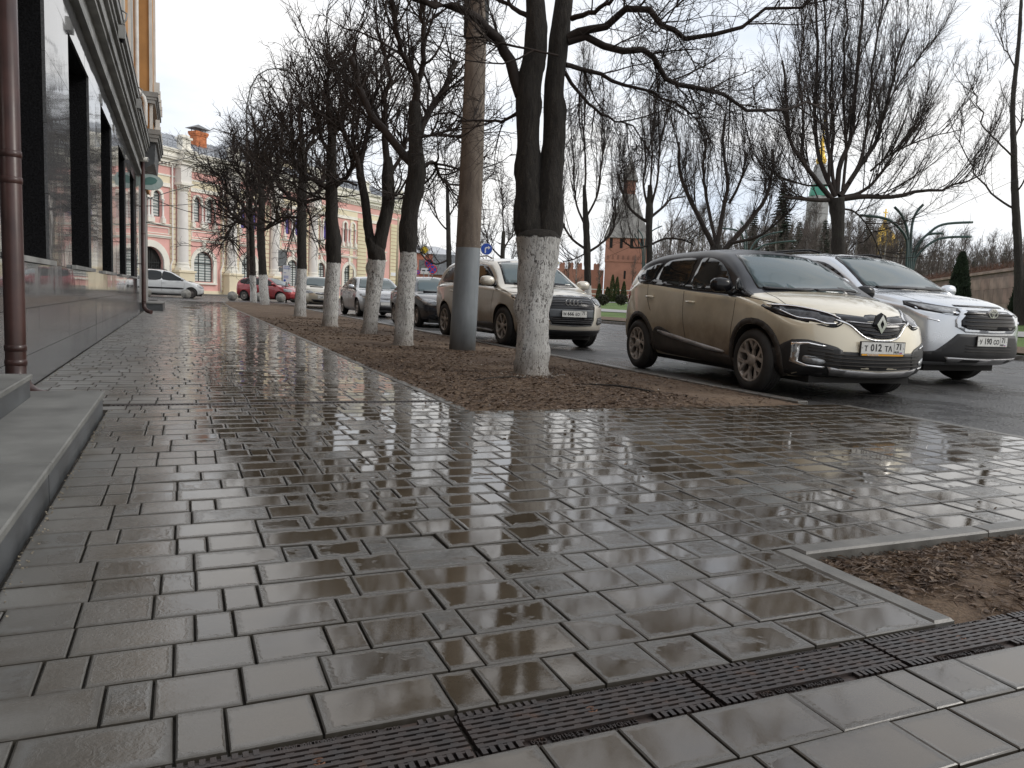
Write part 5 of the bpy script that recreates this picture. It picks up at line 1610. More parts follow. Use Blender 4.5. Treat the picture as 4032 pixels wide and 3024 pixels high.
# low white fence behind the lawn
fn = empty('white_fence', (46, 78, lawn_z(46)), math.radians(-31), label='low white rail fence behind the lawn and small thujas', category='fence')
RAIL = MB().box(0, -.03, 0, 3.0, .03, .10).mesh('rail', WHITE); PST = MB().box(-.08, -.08, -.2, .08, .08, 1.2).mesh('post', WHITE)
for i in range(-8, 10):
    link('post', PST, fn, loc=(i * 3.0, 0, 0)); link('rail', RAIL, fn, loc=(i * 3.0, 0, 1.0)); link('rail', RAIL, fn, loc=(i * 3.0, 0, .45))

# granite slab retaining wall on the right
SLAB = []
for i, c_ in enumerate([(0.25, 0.165, 0.135), (0.21, 0.145, 0.12), (0.28, 0.20, 0.165)]):
    SLAB.append(simple('red_granite_slab_%d' % i, c_, 0.45, var=0.3, scale=1.6))
wa, wb = at(2260, 620, 36.5), at(1990, 620, 60)
dv = Vector((wb.x - wa.x, wb.y - wa.y)); WL = dv.length + 22; wang = math.atan2(dv.y, dv.x)
rw = empty('retaining_wall', (wa.x, wa.y, lawn_z(wa.x) - .1), wang, label='long reddish granite slab retaining wall rising at the right', category='wall')
MB().box(-10, -1.2 if False else .06, -.5, WL, .9, 2.42).build('core', SLAB[1], rw)
SM = [MB().box(.006, -.0, .005, 1.49, .055, .785).mesh('slab', m_) for m_ in SLAB]
SM2 = [MB().box(.006, -.0, .005, 1.49, .055, .60).mesh('slab', m_) for m_ in SLAB]
for r_i, (z_, M_) in enumerate([(0, SM), (.79, SM), (1.58, SM2)]):
    for i in range(int((WL + 10) / 1.5)):
        o = link('slab', random.choice(M_), rw, loc=(-10 + i * 1.5 + (.75 if r_i == 1 else 0), .905 + random.uniform(-.008, .008), z_))
for i in range(int((WL + 10) / 2.0)):
    link('coping_slab', MB().box(.005, -.08, 2.425, 1.995, .95, 2.58).mesh('coping_slab', SLAB[2]) if i == 0 else CP, rw, loc=(-10 + i * 2.0, 0, 0)) if i else None
    if i == 0:
        CP = MB().box(.005, -.08, 2.425, 1.995, 1.04, 2.58).mesh('coping_slab', SLAB[2])
        link('coping_slab', CP, rw, loc=(-10, 0, 0))
HEDGE = simple('brown_hedge', (0.12, 0.06, 0.04), .9, var=.4, scale=6)
r_ = np.random.RandomState(4); n = 26000
P = np.stack([r_.uniform(-10, WL, n), r_.uniform(-1.1, .2, n), 2.3 + r_.uniform(0, .95, n) * r_.uniform(.6, 1, n)], 1)
u = unit(r_.normal(size=(n, 3))) * .012; d_ = unit(r_.normal(size=(n, 3)) + np.array([0, 0, 1.2])) * r_.uniform(.12, .3, (n, 1))
V = np.stack([P - u, P + u, P + d_], 1).reshape(-1, 3)
link('hedge', new_mesh('hedge', V.tolist(), np.arange(n * 3).reshape(-1, 3).tolist(), HEDGE), loc=(wa.x, wa.y, lawn_z(wa.x) - .1), rotz=wang, kind='stuff', label='low reddish brown leafless hedge along the top of the granite wall', category='hedge')

# bare wood: birches and spruces one can tell apart, then a far mass
def wood_tree(seed, h, r, tw_, n1=26, spread=1.0, mat=TWIG):
    B = Br(seed); rng = B.rng
    z = np.linspace(0, h, 12)
    P = np.stack([rng.normal(size=12) * .12 * np.linspace(0, 1, 12), rng.normal(size=12) * .12 * np.linspace(0, 1, 12), z], 1)
    T_ = Br(seed + 500); T_.add(P, r, .03, 7)
    S1, t1 = sprout(rng, P[None], n1, .22, 1.0, .8, .55, h * .30 * spread, 7, .12, 0, .55)
    B.add(S1, tw_ * 2.6 * (1.15 - t1), np.full(len(S1), tw_ * .8), 4)
    S2, _ = sprout(rng, S1, 9, .15, 1.0, .7, .25, h * .11 * spread, 4, .18, 0, .4)
    B.add(S2, np.full(len(S2), tw_ * .9), np.full(len(S2), tw_ * .5), 3)
    S3, _ = sprout(rng, S2, 4, .2, 1.0, .7, .1, h * .05 * spread, 3, .2, 0, .3)
    B.add(S3, np.full(len(S3), tw_ * .55), np.full(len(S3), tw_ * .35), 3)
    return T_.mesh('trunk', mat), B.mesh('crown', tw_mat)
BIRCH = simple('birch_bark', (0.30, 0.28, 0.26), .8, var=.5, scale=3)
tw_mat = simple('far_twigs', (0.115, 0.092, 0.082), .9, var=.3, scale=1.0)
WT = [wood_tree(100 + i, 9.5 + i * .6, .13, .016, 24, 1.0, [BIRCH, BARK_BROWN, BARK_BROWN, BIRCH][i % 4]) for i in range(4)]
def spruce_mesh(h, r, seed):
    rng = np.random.RandomState(seed)
    V, F = [], []
    z = h * .08
    while z < h * .985:
        t = z / h
        rl = r * (1 - t) ** .85 * rng.uniform(.85, 1.1)
        n = max(7, int(16 * (1 - t) + 5))
        for k in range(n):
            a = 2 * math.pi * (k + rng.uniform(-.3, .3)) / n
            L_ = rl * rng.uniform(.7, 1.15)
            steps = max(2, int(L_ / .17))
            for s_ in range(steps):
                q = (s_ + .5) / steps
                zz = z - L_ * .32 * q + L_ * .10 * q * q
                c_ = np.array([math.cos(a) * L_ * q, math.sin(a) * L_ * q, zz])
                for side in (-1, 1, 0):
                    d_ = np.array([math.cos(a + side * .9), math.sin(a + side * .9), -.25 + rng.uniform(-.2, .2)]) * (.34 * (1.1 - .4 * q)) * rng.uniform(.8, 1.3)
                    p_ = np.array([-d_[1], d_[0], 0]) * .62
                    b_ = len(V)
                    V += [tuple(c_ - p_), tuple(c_ + p_), tuple(c_ + d_ + np.array([0, 0, -.05]))]
                    F.append((b_, b_ + 1, b_ + 2))
        z += h * .016 + .06
    return new_mesh('foliage', V, F, SPRUCE)
SPM = [spruce_mesh(11, 2.4, 1), spruce_mesh(12.5, 2.6, 2)]
ST = MB().tube([(0, 0, -.2), (0, 0, 11)], [.2, .03], 7).mesh('trunk', BARK)
GW_ = 'bare birches and young trees of the far wood'
rng_ = random.Random(21)
spots = []
for a in range(1430, 2260, 11):
    D_ = rng_.uniform(66, 120)
    spots.append((a + rng_.uniform(-9, 9), D_))
for a in range(1640, 2250, 17):
    spots.append((a + rng_.uniform(-9, 9), rng_.uniform(60, 84)))
nb = 0
for a, D_ in spots:
    p = at(a, 640, D_)
    o = empty('birch_tree', (p.x, p.y, lawn_z(p.x) - .1), rng_.uniform(0, 6.28), label='thin bare grey tree of the wood beyond the lawn', category='tree', group=GW_)
    t_, c_ = rng_.choice(WT)
    s_ = rng_.uniform(.72, 1.0) * (1.0 if a < 1950 else .78) * D_ / 85
    for nm, me_ in (('trunk', t_), ('crown', c_)):
        q = link(nm, me_, o); q.scale = (s_, s_, s_)
    nb += 1
for i, (a, D_, s_, lb) in enumerate([(1675, 78, 1.12, 'tall dark green spruce behind the forked tree and cream car'), (1618, 84, .82, 'spruce left of the tallest spruce, behind the cream car roof'), (1770, 88, .9, 'spruce between the tallest spruce and the wide lime trunk'), (1862, 86, .85, 'spruce left of the large gilded dome'),
                                     (2095, 96, .60, 'spruce above the granite wall, near the conical thuja'), (2160, 98, .66, 'spruce above the granite wall at the right'), (1715, 100, 1.0, 'farther spruce right beside the tallest spruce')]):
    p = at(a, 640, D_)
    o = empty('spruce_tree', (p.x, p.y, lawn_z(p.x) - .1), i * 1.3, label=lb, category='tree')
    q = link('foliage', SPM[i % 2], o); q.scale = (s_, s_, s_)
    q = link('trunk', ST, o); q.scale = (s_, s_, s_)
# small bare trees before the fortress wall, left part
for a, D_, s_, lb in [(1225, 110, .62, 'small bare tree before the fortress wall, left of the yellow diamond sign gap'), (1243, 120, .70, 'small bare tree seen just right of the nearest trunk'), (1292, 105, .70, 'thin bare tree between the whitewashed pollard and brick tower'), (1365, 118, .62, 'thin bare sapling in front of the brick tower'), (1445, 120, .72, 'thin bare tree right of the brick tower')]:
    p = at(a, 640, D_)
    o = empty('bare_tree', (p.x, p.y, 1.3), a * .7, label=lb, category='tree')
    t_, c_ = WT[int(a) % 4]
    for nm, me_ in (('trunk', t_), ('crown', c_)):
        q = link(nm, me_, o); q.scale = (s_, s_, s_)
# far mass of the wood
B = Br(77); rg = B.rng
n = 4200
ang = []
for i in range(n):
    a = rg.uniform(1400, 2290); D_ = rg.uniform(125, 185)
    p = at(a, 640, D_); ang.append((p.x, p.y, 1.2, rg.uniform(5.5, 13.5)))
A = np.array(ang)
P = np.stack([np.stack([A[:, 0] + rg.normal(size=n) * .3 * k, A[:, 1] + rg.normal(size=n) * .3 * k, A[:, 2] + A[:, 3] * k / 4], 1) for k in range(5)], 1)
B.add(P, np.full(n, .07), np.full(n, .025), 3)
S, _ = sprout(rg, P, 9, .2, 1, .7, .4, 1.9, 3, .2, 0, .4)
B.add(S, np.full(len(S), .03), np.full(len(S), .015), 3)
link('wood', B.mesh('wood', tw_mat), kind='stuff', label='grey brown mass of bare trunks far beyond the park', category='wood')
# ================================================================== CARS
def paint(name, col, metal=0.35, rough=0.3, dirt=0.6, dz=(0.62, 0.2), dcol=(0.075, 0.055, 0.04), coat=1.0, side=0.5):
    q = NT(name)
    tcn = q.tc('Object')
    sep = q.n('SeparateXYZ'); q.l(tcn, sep.inputs[0])
    nz = q.noise(tcn, 3.2, 5, .65)
    nf = q.noise(tcn, 40, 3, .6)
    mr = q.n('MapRange'); mr.inputs[1].default_value = dz[0]; mr.inputs[2].default_value = dz[1]
    q.l(q.math('ADD', sep.outputs[2], q.math('MULTIPLY', q.math('SUBTRACT', nz, .5), .45)), mr.inputs[0])
    # road film clings to the flanks more than to the nose
    nr = q.n('SeparateXYZ'); q.l(q.tc('Normal'), nr.inputs[0])
    ab = q.math('ABSOLUTE', nr.outputs[1])
    fl = q.n('MapRange'); fl.inputs[1].default_value = .35; fl.inputs[2].default_value = .95; fl.inputs[3].default_value = 1 - side; fl.inputs[4].default_value = 1.0
    q.l(ab, fl.inputs[0])
    d = q.math('MULTIPLY', q.math('MULTIPLY', mr.outputs[0], dirt), fl.outputs[0])
    d = q.math('ADD', d, q.math('MULTIPLY', q.math('MULTIPLY', nf, .012), dirt), True)
    q.set('Base Color', q.mix(d, col, dcol))
    q.set('Metallic', q.math('MULTIPLY', q.math('SUBTRACT', 1.0, d), metal))
    q.set('Roughness', q.math('ADD', q.math('MULTIPLY', d, .45), rough))
    q.set('Coat Weight', q.math('MULTIPLY', q.math('SUBTRACT', 1.0, d), coat))
    q.set('Coat Roughness', 0.05)
    return q.m
def glass_mat(name, col, rough=.05, spec=.8, coat=.5):
    q = NT(name)
    q.set('Base Color', col); q.set('Roughness', rough); q.set('IOR', 1.6); q.set('Specular IOR Level', spec)
    q.set('Coat Weight', coat); q.set('Coat Roughness', .03)
    return q.m
WSH = glass_mat('windscreen_glass', (0.045, 0.075, 0.08), spec=.5, coat=0)
SGL = glass_mat('side_glass', (0.012, 0.015, 0.016), spec=.32, coat=.0)
PLAS = simple('black_plastic', (0.017, 0.017, 0.018), .5, var=.3, scale=6, bump=.2, bscale=200, bdist=.001)
PLASD = simple('muddy_plastic', (0.036, 0.031, 0.027), .7, var=.35, scale=6)
GLOSSB = simple('gloss_black', (0.010, 0.010, 0.012), .16, var=0, spec=.3)
CHROME = simple('chrome', (0.75, 0.75, 0.76), .12, metal=1, var=0)
SATIN = simple('satin_silver', (0.42, 0.42, 0.43), .35, metal=.7, var=.1)
TYRE = simple('tyre_rubber', (0.022, 0.021, 0.020), .75, var=.35, scale=10, bump=.4, bscale=60)
RIMD = simple('dirty_alloy', (0.36, 0.33, 0.30), .4, metal=.35, var=.25, scale=9)
RIMS = simple('steel_wheel', (0.10, 0.09, 0.085), .6, metal=.3, var=.3, scale=9)
LAMP = simple('headlight_glass', (0.30, 0.31, 0.32), .06, metal=.35, var=.35, scale=16)
LAMPD = simple('smoked_headlight', (0.045, 0.045, 0.05), .05, metal=.3, var=.5, scale=22)
REDL = simple('red_tail_glass', (0.30, 0.012, 0.014), .1, var=.1)
PLW = simple('number_plate_white', (0.66, 0.66, 0.63), .45, var=.08, scale=30)
INK = simple('plate_ink', (0.015, 0.015, 0.015), .5, var=0)
YEL = simple('dealer_yellow', (0.75, 0.36, 0.03), .45, var=0)
BLU = simple('flag_blue', (0.03, 0.06, 0.35), .5, var=0)
RED = simple('flag_red', (0.5, 0.02, 0.02), .5, var=0)
SEAM = simple('panel_gap', (0.010, 0.009, 0.008), .8, var=0)
UNDER = simple('car_underside', (0.014, 0.013, 0.012), .8, var=.2)

GREYB = simple('dark_grey_bar', (.10, .10, .105), .45, var=0)

def pch(xs, ys):
    xs = np.array(xs, float); ys = np.array(ys, float)
    h = np.diff(xs); dl = np.diff(ys) / h
    m = np.zeros(len(xs)); m[0] = dl[0]; m[-1] = dl[-1]
    for i in range(1, len(xs) - 1):
        if dl[i - 1] * dl[i] > 0:
            w1, w2 = 2 * h[i] + h[i - 1], h[i] + 2 * h[i - 1]
            m[i] = (w1 + w2) / (w1 / dl[i - 1] + w2 / dl[i])
    def f(x):
        x = min(max(x, xs[0]), xs[-1]); i = min(int(np.searchsorted(xs, x, 'right')) - 1, len(xs) - 2)
        t = (x - xs[i]) / h[i]
        return float(ys[i] * (2 * t ** 3 - 3 * t * t + 1) + h[i] * m[i] * (t ** 3 - 2 * t * t + t) + ys[i + 1] * (-2 * t ** 3 + 3 * t * t) + h[i] * m[i + 1] * (t ** 3 - t * t))
    return f
def sst(a, b_, x):
    t = min(1, max(0, (x - a) / (b_ - a))); return t * t * (3 - 2 * t)

class Car:
    """body-local: +x nose, +y the car's left, z up, origin midway between the axles on the ground"""
    def __init__(s, c):
        s.c = c
        s.L0, s.L1 = c['tail'], c['nose']
        s.top = pch(*zip(*c['top'])); s.bot = pch(*zip(*c['bot'])); s.belt = pch(*zip(*c['belt']))
        s.plan = pch(*zip(*c['plan']))
        s.fx = pch(*zip(*c['fascia'])); s.rx = pch(*zip(*c['rear']))
        s.wb = c['wb']; s.axf = s.wb / 2; s.axr = -s.wb / 2
        s.build_body()
    def point(s, a, b_, t, cc):
        """a: -1..1 along, b_: -1..1 across, cc: -1..1 height (rounded already)"""
        c = s.c
        x = s.L0 + (s.L1 - s.L0) * (a + 1) / 2
        zb, zt = s.bot(x), s.top(x)
        zt -= c.get('crown', .045) * (b_ * b_)
        zl = min(s.belt(x), zt - .035)
        if cc <= 0: z = zb + (zl - zb) * (cc + 1)
        else: z = zl + (zt - zl) * cc
        W_ = s.plan(x)
        gh = max(0.0, zt - zl)
        if cc <= 0:
            q = cc + 1      # 0 sill .. 1 belt
            w_ = W_ * (1 - .055 * (1 - q) ** 2 - .012 * q ** 3)
            for ax in (s.axf, s.axr):
                w_ += c.get('flare', .02) * math.exp(-((x - ax) / .42) ** 2) * math.exp(-((z - .62) / .25) ** 2)
            w_ -= c.get('scoop', .012) * math.exp(-((x - .0) / .8) ** 2) * math.exp(-((z - .48) / .13) ** 2)
        else:
            w_ = W_ * (1 - .012) - c.get('shoulder', .05) * sst(0, .12, cc) * min(1, gh / .25) - c.get('tumble', .36) * gh * cc ** 1.15
            w_ -= .03 * (1 - min(1, gh / .12)) * cc
        y_ = b_ * w_
        # nose and tail shape
        kf = sst(.45, 1, a); kr = sst(.45, 1, -a)
        yy = abs(y_) / .9
        x += kf * (s.fx(z) - c['fplan'] * yy ** 2.6)
        x -= kr * (s.rx(z) - c['rplan'] * yy ** 3)
        return Vector((x, y_, z))
    def build_body(s):
        c = s.c
        NA, NB, NC = 96, 30, 30
        As = [-1 + 2 * i / NA for i in range(NA + 1)]
        Bs = [-1 + 2 * i / NB for i in range(NB + 1)]
        Cs = [-1 + 2 * i / NC for i in range(NC + 1)]
        LL, WW, HH = (s.L1 - s.L0) / 2, .9, .62
        r = c.get('round', .11)
        idx, V, F = {}, [], []
        def vid(i, j, k):
            key = (i, j, k)
            if key not in idx:
                p = Vector((As[i] * LL, Bs[j] * WW, Cs[k] * HH))
                # densify grid towards the edges
                inn = Vector((min(max(p.x, -LL + r), LL - r), min(max(p.y, -WW + r), WW - r), min(max(p.z, -HH + r), HH - r)))
                d = p - inn
                if d.length > 1e-6: p = inn + d.normalized() * r
                idx[key] = len(V)
                V.append(s.point(p.x / LL, p.y / WW, 0, p.z / HH))
            return idx[key]
        for i in range(NA):
            for j in range(NB):
                F.append((vid(i, j, NC), vid(i + 1, j, NC), vid(i + 1, j + 1, NC), vid(i, j + 1, NC)))
                F.append((vid(i, j, 0), vid(i, j + 1, 0), vid(i + 1, j + 1, 0), vid(i + 1, j, 0)))
            for k in range(NC):
                F.append((vid(i, 0, k), vid(i + 1, 0, k), vid(i + 1, 0, k + 1), vid(i, 0, k + 1)))
                F.append((vid(i, NB, k), vid(i, NB, k + 1), vid(i + 1, NB, k + 1), vid(i + 1, NB, k)))
        for j in range(NB):
            for k in range(NC):
                F.append((vid(0, j, k), vid(0, j, k + 1), vid(0, j + 1, k + 1), vid(0, j + 1, k)))
                F.append((vid(NA, j, k), vid(NA, j + 1, k), vid(NA, j + 1, k + 1), vid(NA, j, k + 1)))
        s.V, s.F = V, F
        s.bvh = BVHTree.FromPolygons(V, F)
    def body_mesh(s):
        """cut the wheel arches out of the closed body"""
        me = new_mesh('body', s.V, s.F, [s.c['paint'], UNDER], smooth=True)
        o = bpy.data.objects.new('b', me); COL.objects.link(o)
        cut = MB()
        ra = s.c['ra']
        for ax in (s.axf, s.axr):
            for sg in (-1, 1):
                prof = [(ra * math.cos(t), ra * math.sin(t) + s.c['rt']) for t in [2 * math.pi * k / 40 for k in range(40)]]
                y0, y1 = (.60, 1.2) if sg > 0 else (-1.2, -.60)
                cut.prism(prof, y0, y1, Matrix(((1, 0, 0, ax), (0, 0, 1, 0), (0, 1, 0, 0), (0, 0, 0, 1))), m=0)
        cm = cut.mesh('cut', UNDER, True)
        co = bpy.data.objects.new('c', cm); COL.objects.link(co)
        md = o.modifiers.new('b', 'BOOLEAN'); md.operation = 'DIFFERENCE'; md.object = co; md.solver = 'EXACT'
        try: md.material_mode = 'TRANSFER'
        except Exception: pass
        bpy.context.view_layer.update()
        dg = bpy.context.evaluated_depsgraph_get()
        res = bpy.data.meshes.new_from_object(o.evaluated_get(dg))
        bpy.data.objects.remove(o); bpy.data.objects.remove(co)
        res.name = 'body'
        if 'roofmat' in s.c:
            res.materials.append(s.c['roofmat']); mi = len(res.materials) - 1
            for p in res.polygons:
                c = p.center
                if p.material_index == 0 and c.x < 1.20 and c.z > 1.0:
                    zt = s.top(c.x) - .05; zl = min(s.belt(c.x), zt - .035)
                    lim = .03 if c.x > -1.0 else .03 + ((-1.0 - c.x) / .75) * .80
                    if (c.z - zl) / max(.05, zt - zl) > lim: p.material_index = mi
        return res
    def hit(s, o, d):
        loc, nor, i, dist = s.bvh.ray_cast(Vector(o), Vector(d).normalized())
        return loc, nor
    def patch(s, poly, view, off=.004, thick=.010, res=.05, smooth=True):
        """poly in (u, z): 'side' looks along +-y (u = x), 'front' along -x (u = y), angle = corner view. Returns MB"""
        if view in ('L', 'R'):
            sg = 1 if view == 'L' else -1
            O = lambda u, z: Vector((u, 3 * sg, z)); d = Vector((0, -sg, 0))
        elif view == 'F':
            O = lambda u, z: Vector((4, u, z)); d = Vector((-1, 0, 0))
        elif view == 'B':
            O = lambda u, z: Vector((-4, u, z)); d = Vector((1, 0, 0))
        elif view == 'T':
            O = lambda u, z: Vector((u, z, 4)); d = Vector((0, 0, -1))
        else:               # (angle, u-origin): horizontal direction towards the body
            ang = view
            d = Vector((-math.cos(ang), -math.sin(ang), 0)); ud = Vector((-math.sin(ang), math.cos(ang), 0))
            O = lambda u, z: Vector((0, 0, z)) + ud * u - d * 5
        out_pts = []
        n = len(poly)
        for i in range(n):
            a, b_ = Vector(poly[i]), Vector(poly[(i + 1) % n])
            m_ = max(1, int((b_ - a).length / res))
            for k in range(m_): out_pts.append(a + (b_ - a) * k / m_)
        ne = len(out_pts)
        xs = [p[0] for p in out_pts]; ys = [p[1] for p in out_pts]
        def inside(p):
            c = False; j = ne - 1
            for i in range(ne):
                if (out_pts[i][1] > p[1]) != (out_pts[j][1] > p[1]) and p[0] < (out_pts[j][0] - out_pts[i][0]) * (p[1] - out_pts[i][1]) / (out_pts[j][1] - out_pts[i][1]) + out_pts[i][0]: c = not c
                j = i
            return c
        pts = [Vector((p[0], p[1])) for p in out_pts]
        gx = np.arange(min(xs) + res / 2, max(xs), res); gy = np.arange(min(ys) + res / 2, max(ys), res)
        for x in gx:
            for y_ in gy:
                p = Vector((x, y_))
                if inside(p) and min((p - q).length for q in out_pts) > res * .45: pts.append(p)
        edges = [(i, (i + 1) % ne) for i in range(ne)]
        vo, eo, fo, orig, *_ = delaunay_2d_cdt(pts, edges, [], 1, 1e-5)
        top, low, ok = [], [], []
        cx_ = sum(p[0] for p in out_pts) / ne; cy_ = sum(p[1] for p in out_pts) / ne
        for v in vo:
            loc, nor = s.hit(O(v[0], v[1]), d)
            k_ = 0
            while (loc is None or abs(nor.dot(d)) < .22) and k_ < 40:      # past the silhouette: slide back onto the body
                k_ += 1; q_ = k_ * .012
                if view in ('L', 'R') and v[1] > .9: uu, zz_ = v[0] + (cx_ - v[0]) * q_ * .12, v[1] - q_ * .6
                else: uu, zz_ = v[0] + (cx_ - v[0]) * q_ * .5, v[1] + (cy_ - v[1]) * q_ * .5
                loc, nor = s.hit(O(uu, zz_), d)
            if loc is None:
                top.append(None); low.append(None); continue
            if nor.dot(d) > 0: nor = -nor
            nn = (nor * .6 - d * .4).normalized()
            top.append(loc + nn * off); low.append(loc - nn * thick)
        b = MB()
        mp_ = {}
        vs = []
        for i, t in enumerate(top):
            if t is not None: mp_[i] = len(vs); vs.append(t)
        fs = []
        for f in fo:
            if all(i in mp_ for i in f): fs.append([mp_[i] for i in f])
        nt_ = len(vs)
        # skirt
        cnt = {}
        for f in fs:
            for i in range(len(f)):
                e = (f[i], f[(i + 1) % len(f)]); cnt[e] = cnt.get(e, 0) + 1
        inv = {v: k for k, v in mp_.items()}
        lowid = {}
        sk = []
        for (i, j) in list(cnt):
            if (j, i) not in cnt:
                for q in (i, j):
                    if q not in lowid: lowid[q] = len(vs); vs.append(low[inv[q]])
                sk.append((j, i, lowid[i], lowid[j]))
        b.add(vs, fs, 0, smooth)
        base = len(b.v) - len(vs)
        for f in sk:
            b.f.append([base + i for i in f]); b.m.append(0); b.s.append(False)
        return b
    def line(s, pts, view, w_=.007, off=.0015, closed=False, thick=.006):
        """a narrow strip along a polyline on the body"""
        P = [Vector(p) for p in pts]
        L_, R_ = [], []
        for i, p in enumerate(P):
            a = P[max(0, i - 1)]; c = P[min(len(P) - 1, i + 1)]
            t = (c - a).normalized(); n_ = Vector((-t.y, t.x)) * w_ / 2
            L_.append(p + n_); R_.append(p - n_)
        return s.patch([tuple(q) for q in L_] + [tuple(q) for q in R_[::-1]], view, off, thick, res=.06)

def smooth_poly(pts, n=4):
    """closed Catmull-Rom"""
    o = []; m = len(pts)
    for i in range(m):
        p0, p1, p2, p3 = pts[(i - 1) % m], pts[i], pts[(i + 1) % m], pts[(i + 2) % m]
        for k in range(n):
            f = k / n
            o.append(tuple(.5 * ((2 * p1[j]) + (-p0[j] + p2[j]) * f + (2 * p0[j] - 5 * p1[j] + 4 * p2[j] - p3[j]) * f * f + (-p0[j] + 3 * p1[j] - 3 * p2[j] + p3[j]) * f ** 3) for j in (0, 1)))
    return o
def smooth_line(pts, n=5):
    o = []; m = len(pts)
    for i in range(m - 1):
        p0, p1, p2, p3 = pts[max(i - 1, 0)], pts[i], pts[i + 1], pts[min(i + 2, m - 1)]
        for k in range(n):
            f = k / n
            o.append(tuple(.5 * ((2 * p1[j]) + (-p0[j] + p2[j]) * f + (2 * p0[j] - 5 * p1[j] + 4 * p2[j] - p3[j]) * f * f + (-p0[j] + 3 * p1[j] - 3 * p2[j] + p3[j]) * f ** 3) for j in (0, 1)))
    o.append(tuple(pts[-1]))
    return o

def wheel_meshes(rt, rr_, wd, style, rimmat):
    """axis along y, outer face at -y"""
    M = Matrix(((1, 0, 0, 0), (0, 0, 1, 0), (0, 1, 0, 0), (0, 0, 0, 1)))
    h_ = wd / 2
    prof = [(rr_ - .02, -h_ + .035), (rr_ + .004, -h_ + .010), (rr_ + .02, -h_ + .002), ((rt + rr_) / 2, -h_ - .004), (rt - .035, -h_ + .010), (rt - .010, -h_ + .030), (rt - .001, -h_ + .055)]
    for g_ in (-.035, 0, .035):
        prof += [(rt, g_ - .006), (rt - .009, g_ - .005), (rt - .009, g_ + .005), (rt, g_ + .006)]
    prof += [(rt - .001, h_ - .055), (rt - .012, h_ - .02), (rt - .05, h_), (rr_ + .01, h_ - .005), (rr_ - .02, h_ - .04)]
    ty = MB().lathe(prof, 48, M=M)
    # shoulder tread blocks
    nb_ = 0
    for k in range(nb_):
        a = 2 * math.pi * k / nb_
        for ys in (-h_ + .018, h_ - .04):
            c0 = [(rt - .022, ys), (rt + .002, ys + .012), (rt + .002, ys + .024), (rt - .02, ys + .024)]
            vs = []
            for da in (-.045, .035):
                for r_, y_ in c0: vs.append((r_ * math.cos(a + da), y_, r_ * math.sin(a + da)))
            ty.add(vs, [(0, 1, 2, 3), (7, 6, 5, 4), (0, 4, 5, 1), (1, 5, 6, 2), (2, 6, 7, 3), (3, 7, 4, 0)])
    tm = ty.mesh('tyre', TYRE, True)
    rim = MB().lathe([(rr_ + .004, -h_ + .012), (rr_ - .006, -h_ + .004), (rr_ - .016, -h_ + .012), (rr_ - .022, -h_ + .06), (rr_ - .03, h_ - .03)], 40, M=M)
    def spoke(a0, r0, r1, w0, w1, d0, d1, th=.028):
        ca, sa = math.cos(a0), math.sin(a0)
        def P(r_, t_, y_): return (r_ * ca - t_ * sa, y_, r_ * sa + t_ * ca)
        vs = []
        nseg = 4
        for i in range(nseg + 1):
            q = i / nseg; r_ = r0 + (r1 - r0) * q; w_ = w0 + (w1 - w0) * q; y_ = d0 + (d1 - d0) * q ** 1.4
            vs += [P(r_, -w_ / 2, y_ + .006), P(r_, -w_ * .28, y_), P(r_, w_ * .28, y_), P(r_, w_ / 2, y_ + .006), P(r_, w_ / 2, y_ + th), P(r_, -w_ / 2, y_ + th)]
        fs = []
        for i in range(nseg):
            for k in range(6): fs.append((i * 6 + k, i * 6 + (k + 1) % 6, i * 6 + 6 + (k + 1) % 6, i * 6 + 6 + k))
        rim.add(vs, fs)
    d0, d1 = -h_ + .035, -h_ + .014
    if style == 'y6':
        for k in range(6):
            a = 2 * math.pi * k / 6 + .3
            spoke(a, .03, rr_ * .56, .056, .030, d0 - .008, d0 - .012)
            for sg in (-1, 1):
                # forked outer halves
                p0 = (rr_ * .54, 0); a1 = a + sg * .27
                x0, z0 = rr_ * .52 * math.cos(a), rr_ * .52 * math.sin(a); x1, z1 = (rr_ - .008) * math.cos(a1), (rr_ - .008) * math.sin(a1)
                aa = math.atan2(z1 - z0, x1 - x0); L_ = math.hypot(x1 - x0, z1 - z0)
                nx, nz_ = -math.sin(aa), math.cos(aa)
                vs = []
                for q in (0, .5, 1):
                    cx_, cz_ = x0 + (x1 - x0) * q, z0 + (z1 - z0) * q; w_ = .013 + .009 * q; y_ = d0 - .012 + (d1 - d0 + .006) * q
                    vs += [(cx_ - nx * w_, y_, cz_ - nz_ * w_), (cx_ + nx * w_, y_, cz_ + nz_ * w_), (cx_ + nx * w_, y_ + .03, cz_ + nz_ * w_), (cx_ - nx * w_, y_ + .03, cz_ - nz_ * w_)]
                fs = []
                for i in range(2):
                    for k2 in range(4): fs.append((i * 4 + k2, i * 4 + (k2 + 1) % 4, i * 4 + 4 + (k2 + 1) % 4, i * 4 + 4 + k2))
                rim.add(vs, fs)
    elif style == 's7':
        for k in range(7): spoke(2 * math.pi * k / 7 + .2, .03, rr_ - .006, .036, .056, d0 - .006, d1)
    elif style == 's10':
        for k in range(10): spoke(2 * math.pi * k / 10, .03, rr_ - .006, .026, .036, d0 - .004, d1)
    elif style == 's5':
        for k in range(5): spoke(2 * math.pi * k / 5 + .3, .03, rr_ - .006, .07, .085, d0 - .006, d1)
    else:   # pressed steel with holes
        rim.lathe([(rr_ - .02, -h_ + .05), (rr_ * .8, -h_ + .045), (rr_ * .62, -h_ + .02), (rr_ * .4, -h_ + .022), (rr_ * .3, -h_ + .01), (0, -h_ + .01)], 32, M=M)
    rim.lathe([(.068, d0 + .0), (.062, d0 - .014), (.035, d0 - .02), (0, d0 - .02)], 20, M=M)
    rm = rim.mesh('rim', rimmat, True)
